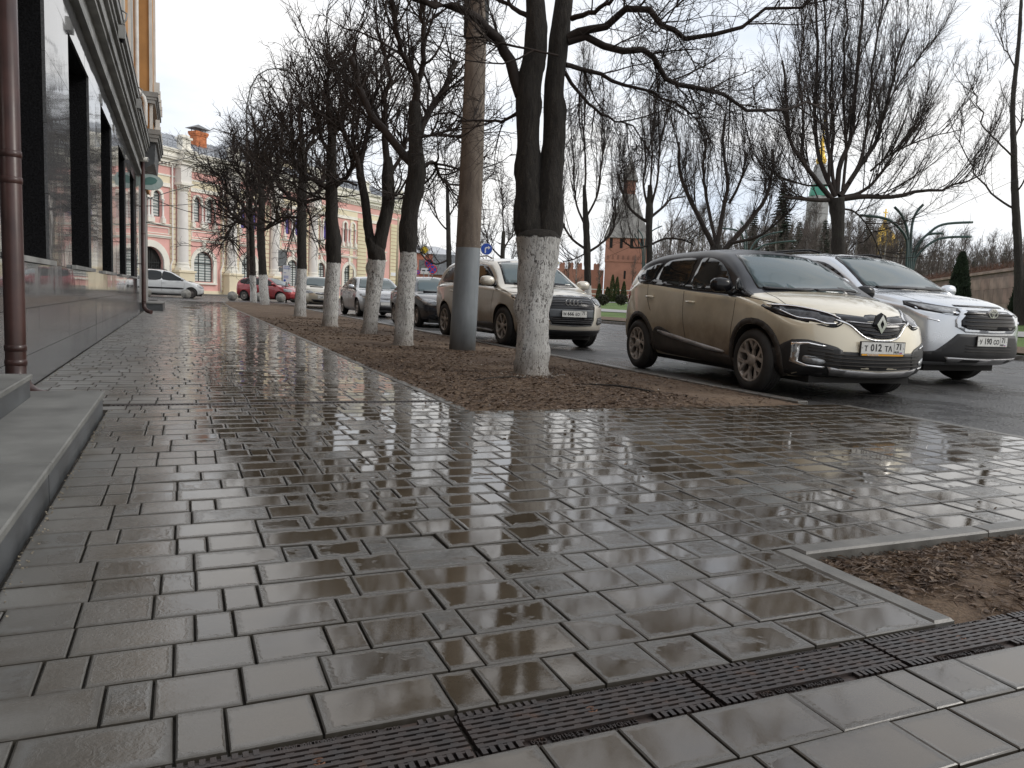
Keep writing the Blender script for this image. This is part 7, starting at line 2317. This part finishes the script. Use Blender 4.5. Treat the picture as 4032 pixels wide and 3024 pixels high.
# ---------------------------------------------------------------- saloons and hatchbacks farther along the kerb
def saloon(P, **k):
    d = dict(paint=P, tail=-2.12, nose=2.02, wb=2.49, track=1.44, rt=.295, rr=.19, wd=.185, ra=.335, rim='s10',
        top=[(-2.12, .92), (-1.95, 1.0), (-1.65, 1.02), (-1.45, 1.06), (-1.1, 1.25), (-.75, 1.385), (-.3, 1.42), (.1, 1.395), (.35, 1.30), (.65, 1.12), (.92, .975), (1.1, .95), (1.5, .90), (1.8, .83), (2.02, .72)],
        bot=[(-2.12, .36), (-1.7, .24), (1.5, .19), (1.8, .19), (2.02, .25)], belt=[(-2.12, .93), (-1.2, .95), (0, .91), (1, .88), (2.02, .77)],
        plan=[(-2.12, .74), (-1.8, .80), (-1, .835), (0, .835), (1.2, .84), (1.7, .81), (2.02, .74)],
        fascia=[(.2, -.02), (.35, .02), (.5, .03), (.65, 0), (.8, -.08)], rear=[(.3, 0), (.6, .02), (1.0, 0)], fplan=.38, rplan=.25, round=.12, shoulder=.05, tumble=.36, flare=.015, scoop=.01,
        glass=dict(wind=[(-.66, .99), (0, .965), (.66, .99), (.54, 1.25), (.47, 1.34), (0, 1.375), (-.47, 1.34), (-.54, 1.25)],
            side=[('window_band', [(.85, .955), (.55, 1.12), (.25, 1.27), (-.05, 1.345), (-.6, 1.34), (-.95, 1.26), (-1.25, 1.06), (-1.1, .985), (0, .945)], GLOSSB), ('side_window', [(.72, .97), (.25, 1.24), (-.02, 1.315), (-.12, 1.31), (-.14, .965)], SGL), ('side_window', [(-.22, .97), (-.2, 1.315), (-.6, 1.31), (-.88, 1.22), (-.98, 1.0)], SGL)]),
        seams=[[(-.18, .93), (-.18, .3)], [(.85, .9), (.80, .3)]], handles=[(0, .80), (-.85, .83)],
        front=[('headlight', [(-.76, .72), (-.70, .78), (-.50, .765), (-.42, .70), (-.45, .62), (-.60, .595), (-.74, .64)], 'F', LAMP, .006, True),
               ('grille', [(-.34, .72), (0, .73), (.34, .72), (.30, .62), (0, .60), (-.30, .62)], 'F', GLOSSB, .006, False),
               ('lower_grille', [(-.5, .36), (0, .36), (.5, .36), (.44, .26), (0, .25), (-.44, .26)], 'F', PLAS, .006, False)],
        bars=[('grille_bar', [(-.33, .70), (0, .712), (.33, .70)], .022, CHROME, .012)], mirror=(.66, 1.00), mirs=.8, wipers=[[(-.5, .985), (.1, .975)]], oneside=True)
    d.update(k)
    return d
BLK = paint('black_car_paint', (0.010, 0.012, 0.018), metal=.1, rough=.2, dirt=.35, dz=(.75, .25), dcol=(0.055, 0.047, 0.04), side=.8)
root, PR = make_car('black_saloon', 'black saloon with round clear headlights parked behind the beige SUV', saloon(BLK, aerial=(.05, 1.40)), (7.28, 23.6, ROAD_Z), scale=1.08)
plate(root, PR, .50, '', '', rus=False)
GRY = paint('grey_silver_paint', (0.36, 0.37, 0.38), metal=.6, rough=.27, dirt=.5, dz=(.7, .25), dcol=(0.12, 0.10, 0.085), side=.7)
teana = saloon(GRY, wb=2.77, tail=-2.38, nose=2.42, track=1.53, rt=.325, rr=.215, wd=.215, ra=.37, rim='s7',
    top=[(-2.38, .95), (-2.2, 1.06), (-1.9, 1.09), (-1.6, 1.16), (-1.2, 1.35), (-.7, 1.47), (-.2, 1.48), (.2, 1.44), (.5, 1.33), (.85, 1.14), (1.15, 1.02), (1.4, .99), (1.8, .94), (2.15, .86), (2.42, .74)],
    bot=[(-2.38, .36), (-2, .24), (1.7, .19), (2.1, .19), (2.42, .25)], belt=[(-2.38, .98), (-1.2, 1.0), (0, .95), (1.2, .92), (2.42, .80)],
    plan=[(-2.38, .80), (-2, .88), (-1, .90), (0, .895), (1.4, .905), (2.0, .87), (2.42, .78)], fplan=.45,
    glass=dict(wind=[(-.72, 1.04), (0, 1.01), (.72, 1.04), (.60, 1.28), (.53, 1.40), (0, 1.435), (-.53, 1.40), (-.60, 1.28)],
        side=[('window_band', [(1.05, 1.0), (.7, 1.17), (.35, 1.33), (0, 1.405), (-.6, 1.41), (-1.1, 1.32), (-1.5, 1.13), (-1.3, 1.03), (0, .985)], GLOSSB), ('side_window', [(.9, 1.01), (.35, 1.29), (.05, 1.375), (-.1, 1.38), (-.12, 1.005)], SGL), ('side_window', [(-.22, 1.01), (-.2, 1.385), (-.6, 1.38), (-.95, 1.29), (-1.1, 1.05)], SGL)]),
    seams=[[(-.18, .97), (-.18, .35)], [(1.0, .95), (.95, .35)]], handles=[(0, .84), (-.95, .87)],
    front=[('headlight', [(-.84, .80), (-.70, .845), (-.50, .83), (-.44, .76), (-.50, .70), (-.70, .70), (-.82, .74)], 'F', LAMP, .006, True), ('grille', [(-.40, .83), (0, .84), (.40, .83), (.36, .66), (0, .63), (-.36, .66)], 'F', GLOSSB, .006, False),
           ('lower_grille', [(-.55, .40), (0, .40), (.55, .40), (.5, .27), (0, .26), (-.5, .27)], 'F', PLAS, .006, False), ('chrome_trim', [(-.62, .27), (0, .255), (.62, .27), (.62, .25), (0, .235), (-.62, .25)], 'F', CHROME, .01, False)],
    bars=[('grille_bar', [(-.38, .80 - .035 * k), (0, .81 - .035 * k), (.38, .80 - .035 * k)], .014, CHROME, .012) for k in range(5)], mirror=(.88, 1.05), mirs=.9, mirmat=SILV)
root, TE = make_car('silver_saloon', 'silver grey saloon with slatted chrome grille behind the V shaped lime', teana, (7.40, 32.4, ROAD_Z), scale=1.11)
plate(root, TE, .50, '', '', rus=False)
def hatch(P, **k):
    d = saloon(P, tail=-1.98, nose=2.0, wb=2.51, rt=.31, rr=.20, ra=.35, track=1.50, rim='s10',
        top=[(-1.98, .92), (-1.93, 1.12), (-1.75, 1.33), (-1.3, 1.46), (-.6, 1.50), (0, 1.49), (.35, 1.42), (.7, 1.24), (1.1, 1.03), (1.3, .98), (1.6, .91), (1.85, .81), (2.0, .70)],
        belt=[(-1.98, 1.0), (-1, 1.0), (0, .95), (1, .92), (2.0, .76)], bot=[(-1.98, .36), (-1.6, .22), (1.5, .18), (1.8, .18), (2.0, .25)],
        plan=[(-1.98, .76), (-1.7, .82), (-1, .86), (0, .865), (1.2, .865), (1.7, .83), (2.0, .74)], tumble=.32,
        glass=dict(wind=[(-.70, 1.05), (0, 1.02), (.70, 1.05), (.60, 1.28), (.53, 1.42), (0, 1.455), (-.53, 1.42), (-.60, 1.28)],
            side=[('window_band', [(1.0, 1.0), (.65, 1.22), (.3, 1.38), (-.1, 1.43), (-.9, 1.42), (-1.45, 1.33), (-1.6, 1.16), (-1.3, 1.04), (0, .985)], GLOSSB), ('side_window', [(.85, 1.01), (.3, 1.34), (-.05, 1.40), (-.14, 1.40), (-.15, 1.0)], SGL), ('side_window', [(-.24, 1.01), (-.22, 1.40), (-.85, 1.39), (-1.05, 1.05)], SGL)]),
        mirror=(.80, 1.06), mirs=.9)
    d.update(k)
    return d
CHAM = paint('champagne_paint', (0.47, 0.44, 0.36), metal=.45, rough=.28, dirt=.45, dz=(.65, .25), dcol=(0.13, 0.11, 0.09), side=.8)
opel = hatch(CHAM, front=[('headlight', [(-.78, .74), (-.72, .81), (-.52, .79), (-.42, .72), (-.50, .67), (-.70, .66)], 'F', LAMP, .006, True), ('grille', [(-.40, .74), (0, .72), (.40, .74), (.33, .64), (0, .60), (-.33, .64)], 'F', GLOSSB, .006, False),
    ('lower_grille', [(-.56, .40), (0, .37), (.56, .40), (.42, .27), (0, .25), (-.42, .27)], 'F', PLAS, .006, False)], bars=[('grille_bar', [(-.38, .70), (0, .675), (.38, .70)], .03, CHROME, .012)])
root, OP = make_car('champagne_hatchback', 'champagne hatchback with a chrome grille bar, facing us between two limes', opel, (6.75, 43.0, gz(43) + .0), scale=1.1)
def obadge(e, x):
    M = Matrix(((0, 0, 1, x), (1, 0, 0, 0), (0, 1, 0, 0), (0, 0, 0, 1)))
    e.lathe([(.062, 0), (.062, .014), (.047, .014), (.047, 0)], 24, M=M, sm=False)
    e.box(x, -.06, -.008, x + .016, .06, .008)
badge_at(root, OP, 0, .68, obadge, push=.02)
plate(root, OP, .50, 'К368УН', '71', rus=False)
REDP = paint('red_car_paint', (0.32, 0.022, 0.028), metal=.3, rough=.25, dirt=.25, dz=(.5, .2), side=.8)
redc = hatch(REDP, rimmat=RIMD, front=[('headlight', [(-.80, .72), (-.74, .84), (-.50, .80), (-.40, .70), (-.50, .64), (-.72, .64)], 'F', LAMP, .006, True), ('grille', [(-.30, .72), (0, .72), (.30, .72), (.26, .62), (0, .60), (-.26, .62)], 'F', GLOSSB, .006, False)],
    sidepatches=[('headlight', [(1.52, .66), (1.50, .76), (1.66, .83), (1.80, .80), (1.84, .70), (1.70, .64)], LAMP, .006)])
root, RC = make_car('red_hatchback', 'dark red hatchback crossing the square beyond the farthest limes', redc, (5.05, 50.6, gz(50)), rotz=math.radians(-38))
WHT = paint('white_car_paint', (0.62, 0.64, 0.65), metal=.0, rough=.3, dirt=.5, dz=(.55, .2), dcol=(0.20, 0.18, 0.15), side=.8)
larg = saloon(WHT, tail=-2.28, nose=2.18, wb=2.90, track=1.48, rt=.31, rr=.19, wd=.19, ra=.35, rim='steel', rimmat=RIMS, archw=.0,
    top=[(-2.28, .98), (-2.22, 1.25), (-2.08, 1.48), (-1.8, 1.58), (-1.0, 1.62), (-.2, 1.61), (.25, 1.57), (.6, 1.42), (1.0, 1.18), (1.3, 1.03), (1.5, .99), (1.8, .93), (2.02, .84), (2.18, .70)],
    bot=[(-2.28, .36), (-1.8, .24), (1.6, .20), (2.0, .20), (2.18, .26)], belt=[(-2.28, 1.05), (-1, 1.03), (0, 1.0), (1.2, .94), (2.18, .78)],
    plan=[(-2.28, .80), (-2, .85), (-1, .87), (0, .87), (1.4, .875), (1.9, .83), (2.18, .74)], tumble=.30,
    glass=dict(wind=[(-.70, 1.08), (0, 1.05), (.70, 1.08), (.60, 1.35), (.54, 1.50), (0, 1.54), (-.54, 1.50), (-.60, 1.35)],
        side=[('side_window', [(1.05, 1.03), (.7, 1.25), (.42, 1.42), (.15, 1.49), (-.02, 1.49), (-.05, 1.03)], SGL), ('side_window', [(-.18, 1.04), (-.16, 1.49), (-.95, 1.50), (-1.0, 1.05)], SGL), ('side_window', [(-1.14, 1.06), (-1.10, 1.50), (-1.75, 1.46), (-2.0, 1.28), (-2.02, 1.10)], SGL)]),
    seams=[[(-.12, 1.0), (-.12, .3)], [(1.1, .95), (1.05, .35)], [(-1.07, 1.02), (-1.05, .5)]], sidepatches=[('side_moulding', [(.95, .60), (0, .60), (-1.05, .60), (-1.05, .515), (0, .515), (.95, .515)], PLAS, .012)], handles=[(-.0, .88), (-.95, .90)],
    mirror=(.98, 1.08), mirs=.85, rails=[([(.2, .56, 1.58), (0, .58, 1.64), (-1.7, .56, 1.64), (-1.9, .54, 1.56)], PLAS)], oneside=True)
p = at(352, 642, 47.5)
root, LG = make_car('white_estate', 'white estate car with steel wheels standing side on across the end of the path', larg, (at(441, 642, 47.5).x - 2.3, p.y, gz(48)), rotz=math.radians(2), scale=1.05)
farw = saloon(WHT, **{k: larg[k] for k in ('tail', 'nose', 'wb', 'top', 'bot', 'belt', 'plan', 'glass', 'seams', 'handles', 'mirror')}, rt=.34, ra=.38, rails=[([(.2, .56, 1.58), (0, .58, 1.66), (-1.5, .56, 1.66), (-1.7, .54, 1.56)], CHROME)])
root, FW = make_car('white_suv', 'white car whose roof shows above the black saloon', farw, (10.4, 33.2, ROAD_Z), rotz=-math.pi / 2)
# ================================================================== POLES, SIGNS, SPHERES, WIRES
def pole_mat():
    q = NT('weathered_concrete_pole')
    v = q.tc('Object')
    sep = q.n('SeparateXYZ'); q.l(v, sep.inputs[0])
    nz = q.noise(q.tc('Object', (1, 1, .25)), 9, 5, .65)
    nf = q.noise(v, 60, 4, .6)
    conc = q.ramp(nz, [(.3, (.085, .066, .052)), (.6, (.155, .125, .10)), (.75, (.21, .18, .15))])
    conc = q.mix(q.ramp(nf, [(.62, 0.0), (.7, .5)]), conc, (.38, .36, .33))
    paintc = q.ramp(nz, [(.3, (.17, .19, .205)), (.7, (.23, .255, .27))])
    f = q.math('MULTIPLY', q.math('SUBTRACT', sep.outputs[2], 1.75), 120, True)
    mud = q.n('MapRange'); mud.inputs[1].default_value = .25; mud.inputs[2].default_value = 0.0
    q.l(sep.outputs[2], mud.inputs[0])
    paintc = q.mix(q.math('MULTIPLY', mud.outputs[0], .5), paintc, (.12, .09, .065))
    q.set('Base Color', q.mix(f, paintc, conc)); q.set('Roughness', q.mix(f, .45, .85))
    q.bump(q.math('ADD', nz, q.math('MULTIPLY', nf, .5)), .5, .006)
    return q.m
PD = 12.9
pb = at(998, 760, PD); pb.z = -.02
pole = empty('concrete_pole', pb, label='thick concrete pole painted grey at the foot, between the two nearest limes', category='pole')
pp = [Vector((0, 0, -.05))] + [at(a, b_, PD) - pb for a, b_ in ((1003, 680), (1010, 560), (1015, 450), (1020, 330), (1026, 150), (1031, 0), (1038, -250))]
MB().tube(pp, [.222, .218, .207, .20, .192, .178, .168, .15], 40).build('shaft', pole_mat(), pole)
sm_ = MB()
for i in range(len(pp) - 1):
    pass
sm_.tube([p + Vector((.052, -.205 * (1 - .04 * i), 0)) for i, p in enumerate(pp[:6])], .006, 5)
sm_.build('mould_seam', STONED, pole)
MB().tube([pp[6] + Vector((0, 0, -.6)), pp[7]], .21, 24).build('bracket_band', STONED, pole)

GALV = simple('galvanised_post', (.26, .27, .27), .45, metal=.4, var=.2, scale=6)
SBACK = simple('sign_back_grey', (.20, .21, .21), .5, var=.15)
SBLUE = simple('sign_blue', (.015, .075, .42), .35, var=0)
SWHITE = simple('sign_white', (.72, .73, .74), .4, var=0)
SRED = simple('sign_red', (.55, .03, .04), .4, var=0)
SYEL = simple('sign_yellow', (.85, .60, .02), .4, var=0)
def face_to_cam(p): return math.atan2(p.y, p.x) + math.pi / 2      # local -y looks back towards the camera
SX = Matrix(((1, 0, 0, 0), (0, 0, 1, 0), (0, 1, 0, 0), (0, 0, 0, 1)))
def circ(r, n=28, cx_=0, cz_=0): return [(cx_ + r * math.cos(2 * math.pi * i / n), cz_ + r * math.sin(2 * math.pi * i / n)) for i in range(n)]
def post(root, h_, r_=.035): MB().tube([(0, 0, 0), (0, 0, h_)], r_, 8).build('post', GALV, root)
def sign_root(a, b_, D_, label, yaw=0.0, z0=None, category='road sign'):
    p = at(a, b_, D_)
    gz0 = gz(p.y) + ROAD_Z if p.x < 18.4 else lawn_z(p.x)
    o = empty('road_sign', (p.x, p.y, gz0), math.atan2(p.y, p.x) - math.pi / 2 + yaw, label=label, category=category)
    return o, p.z - gz0
o, h_ = sign_root(1051, 538, 45, 'round blue sign with a white arrow turning right')
post(o, h_ - .1)
MB().prism(circ(.345), -.035, -.02, SX).build('rim', SWHITE, o, loc=(0, 0, h_))
MB().prism(circ(.325), -.042, -.0355, SX).build('disc', SBLUE, o, loc=(0, 0, h_))
b = MB().prism([(-.10, -.24), (-.03, -.24), (-.03, .0), (.0, .045), (.09, .045), (.09, -.03), (.235, .08), (.09, .19), (.09, .115), (-.03, .115), (-.10, .05)], -.048, -.0425, SX)
b.build('arrow', SWHITE, o, loc=(0, 0, h_))
for (a, b_, D_, s_, lb) in [(917, 540, 60, .50, 'yellow diamond priority sign with grey plates below it, left of the pole'), (1199, 568, 60, .44, 'yellow diamond priority sign half hidden by the nearest whitewashed trunk')]:
    o, h_ = sign_root(a, b_, D_, lb)
    post(o, h_)
    MB().prism([(0, -s_), (s_, 0), (0, s_), (-s_, 0)], -.06, -.045, SX).build('white_plate', SWHITE, o, loc=(0, 0, h_))
    MB().prism([(0, -s_ * .68), (s_ * .68, 0), (0, s_ * .68), (-s_ * .68, 0)], -.067, -.0605, SX).build('yellow_plate', SYEL, o, loc=(0, 0, h_))
    if a < 1000:
        MB().box(-.40, -.05, -1.62, .40, -.035, -.78).build('back_plate', SBACK, o, loc=(0, 0, h_))
def nostop(a, b_, D_, r, lb):
    o, h_ = sign_root(a, b_, D_, lb)
    post(o, h_)
    MB().prism(circ(r), -.05, -.036, SX).build('rim', SRED, o, loc=(0, 0, h_))
    MB().prism(circ(r * .80), -.056, -.0505, SX).build('disc', SBLUE, o, loc=(0, 0, h_))
    c_ = MB()
    for sg in (1, -1):
        q = r * .07; L_ = r * .80 * .7071
        c_.prism([(-L_ - q, sg * (-L_ + q)), (-L_ + q, sg * (-L_ - q)), (L_ + q, sg * (L_ - q)), (L_ - q, sg * (L_ + q))], -.0615 - .001 * sg, -.0565, SX)
    c_.build('cross', SRED, o, loc=(0, 0, h_))
    return o, h_
nostop(927, 569, 58, .33, 'upper round no stopping sign left of the concrete pole')
o, h_ = nostop(934, 582, 50, .30, 'lower round no stopping sign with a white tow plate beside it')
MB().box(-.72, -.05, -.22, -.05, -.035, .06).build('white_plate', SWHITE, o, loc=(0, 0, h_))
MB().box(-.66, -.056, -.14, -.46, -.0505, -.06).box(-.34, -.056, -.12, -.12, -.0505, -.05).build('tow_symbol', INK, o, loc=(0, 0, h_))
nostop(903, 588, 80, .26, 'small far no stopping sign beside the second lime trunk')
# information boards near the square
p = at(624, 650, 48)
o = empty('parking_board', (at(618, 658, 48).x, at(618, 658, 48).y, gz(48)), math.atan2(p.y, p.x) - math.pi / 2, label='white parking information board on a grey post between two limes', category='sign')
post(o, 2.15, .05)
MB().box(-.20, -.07, 1.25, .26, -.05, 2.30).build('board', SWHITE, o)
b = MB()
for i, (z_, w1) in enumerate([(2.22, .36), (2.12, .40), (2.06, .40), (1.82, .15), (1.62, .3), (1.56, .28), (1.50, .3)]): b.box(-.17, -.074, z_, -.17 + w1, -.0705, z_ + .025)
b.build('print', SBLUE, o, recalc=False)
MB().prism(circ(.075, 16, -.10, 1.36), -.075, -.0705, SX).build('emblem', SBLUE, o)
o = empty('map_board', (at(609, 656, 58).x, at(609, 656, 58).y, gz(58)), math.atan2(p.y, p.x) - math.pi / 2, label='grey rectangular board on a post in front of the pink building', category='sign')
post(o, 3.6, .05)
MB().box(-.30, -.07, 2.5, .32, -.05, 3.7).box(-.26, -.07, 2.1, .30, -.05, 2.44).build('board', SBACK, o)

# street lamp with a long curved arm
LD = 48
lb_ = at(538, 655, LD)
lamp = empty('street_lamp', (lb_.x, lb_.y, gz(50)), label='tall street lamp with curved arm beside the farthest lime', category='street lamp')
o0 = lamp.location
MB().tube([Vector((0, 0, 0)), at(533, 300, LD) - o0], [.13, .09], 12).build('pole', simple('lamp_pole_brown', (.11, .085, .07), .6, var=.2), lamp)
MB().tube([at(533, 300, LD) - o0, at(533, 230, LD) - o0, at(541, 190, LD - .3) - o0, at(556, 163, LD - .6) - o0, at(578, 150, LD - .9) - o0, at(603, 148, LD - 1.2) - o0], [.06, .05, .045, .04, .04, .035], 8).build('arm', GALV, lamp)
hd = at(612, 150, LD - 1.2) - o0
MB().lathe([(0, .10), (.10, .09), (.17, .03), (.16, -.02), (.12, -.07), (0, -.09)], 14, M=Matrix.Translation(hd) @ Matrix.Diagonal((1.9, 1, 1, 1))).build('lamp_head', GALV, lamp)
# second tall slanting post near the fifth lime
q0 = at(640, 650, 56); 
sp2 = empty('traffic_post', (at(636, 652, 56).x, at(636, 652, 56).y, gz(56)), label='thin slanting grey post rising behind the parking board', category='post')
MB().tube([Vector((0, 0, 0)), at(644, 560, 56) - sp2.location, at(653, 470, 56) - sp2.location], [.09, .07], 8) if False else MB().tube([Vector((0, 0, 0)), at(644, 560, 56) - sp2.location, at(653, 470, 56) - sp2.location], [.09, .08, .07], 8).build('pole', GALV, sp2)
yp = at(857, 610, 88)
pp2 = empty('lamp_post', (yp.x, yp.y, .15), label='pale concrete post standing at the right corner of the pink building', category='post')
MB().tube([Vector((0, 0, 0)), Vector((0, 0, 9.5))], [.17, .11], 10).build('pole', simple('pale_concrete', (.42, .36, .26), .8, var=.15), pp2)

# concrete spheres across the end of the path
CONC = simple('sphere_concrete', (.25, .245, .225), .8, var=.3, scale=5, bump=.4, bscale=50)
SPH = MB()
n1_, n2_ = 24, 16
vs, fs = [], []
for i in range(n2_ + 1):
    t = math.pi * i / n2_
    for k in range(n1_): vs.append((.29 * math.sin(t) * math.cos(2 * math.pi * k / n1_), .29 * math.sin(t) * math.sin(2 * math.pi * k / n1_), .27 - .29 * math.cos(t)))
for i in range(n2_):
    for k in range(n1_): fs.append((i * n1_ + k, i * n1_ + (k + 1) % n1_, (i + 1) * n1_ + (k + 1) % n1_, (i + 1) * n1_ + k))
SPH = new_mesh('ball', vs, fs, CONC, smooth=True)
for a, D_, lb in [(316, 46, 'leftmost concrete sphere, before the rear wheel of the white estate'), (402, 46, 'concrete sphere before the front door of the white estate'), (502, 46.5, 'concrete sphere standing free between the white estate and the limes'), (560, 47, 'concrete sphere glimpsed between the two farthest limes'), (607, 47, 'concrete sphere before the nose of the red hatchback')]:
    p = at(a, 640, D_)
    link('concrete_sphere', SPH, loc=(p.x, p.y, gz(p.y) - .01), label=lb, category='sphere', group='concrete spheres across the end of the path')

# green bundle lamps made of curved pipes
GPIPE = simple('dark_green_pipe', (.022, .055, .05), .35, var=.2, scale=3)
def bundle(curves, D_, base, label, r_=.045):
    b0_ = at(*base, D_)
    o = empty('pipe_lamp', (b0_.x, b0_.y, lawn_z(b0_.x)), label=label, category='lamp')
    for i, cv in enumerate(curves):
        pts = [at(a, b_, D_ + (i - 2) * .12) - o.location for a, b_ in cv]
        p0 = Vector((pts[0].x * .5, pts[0].y * .5, -.05))
        P_ = [Vector(tuple(v)) for v in limb([p0] + pts, 5 * len(pts))]
        MB().tube(P_, r_, 8).build('curved_pipe', GPIPE, o)
bundle([[(1958, 575), (1959, 521), (1943, 493), (1912, 472), (1858, 465)], [(1962, 577), (1963, 534), (1959, 493), (1948, 465), (1932, 447)], [(1966, 577), (1969, 495), (1978, 462), (1994, 442)],
        [(1969, 580), (1978, 534), (2004, 506), (2037, 485), (2101, 480)], [(1972, 582), (1986, 547), (2017, 521), (2045, 513), (2098, 511)], [(1970, 580), (1985, 530), (1999, 510), (2014, 505), (2037, 504)]],
       27, (1966, 640), 'dark green lamp of bundled curved pipes behind the silver SUV')
bundle([[(1610, 560), (1606, 515), (1592, 498), (1560, 493)], [(1613, 560), (1611, 500), (1600, 478)], [(1618, 560), (1630, 525), (1655, 508), (1690, 500)], [(1620, 560), (1640, 535), (1670, 525), (1720, 520)]], 46, (1615, 640), 'farther dark green pipe lamp above the roof of the cream crossover', .05)
bundle([[(1390, 560), (1389, 515), (1378, 495)], [(1393, 560), (1396, 515), (1410, 498), (1430, 488)], [(1388, 560), (1384, 530), (1370, 505)]], 60, (1391, 640), 'farthest dark green pipe lamp in front of the brick tower', .05)

# overhead wires
CABLE = simple('black_cable', (.02, .02, .02), .6, var=0)
def wire(pts, r_, label):
    o0 = pts[0]
    P_ = [Vector(tuple(v)) for v in limb([p - o0 for p in pts], 16)]
    MB().tube(P_, r_, 5).build('cable', CABLE, loc=o0, label=label, category='cable', group='overhead cables', )
for k, (l_, lb) in enumerate([([(331, 357), (404, 341), (496, 316), (640, 270)], 'topmost overhead cable leaving the bay of the ochre wall'), ([(318, 430), (400, 405), (500, 385), (620, 372)], 'overhead cable passing just above the oval sign'),
                              ([(316, 445), (400, 442), (480, 430), (600, 400)], 'overhead cable passing at the height of the oval sign'), ([(317, 425), (400, 455), (470, 470), (560, 470)], 'overhead cable drooping to the right of the oval sign'), ([(316, 480), (380, 492), (450, 497), (560, 490)], 'lowest overhead cable below the oval sign')]):
    wire([at(a, b_, 27 + i * 8) for i, (a, b_) in enumerate(l_)], .016, lb)
for l_, lb in [([(1905, 395), (2010, 462), (2100, 430), (2230, 372)], 'thin cable sagging before the slender tree at right'), ([(1720, 448), (1780, 462), (1860, 458)], 'short cable beside the trunk of the broad lime')]:
    wire([at(a, b_, 29) for a, b_ in l_], .008, lb)
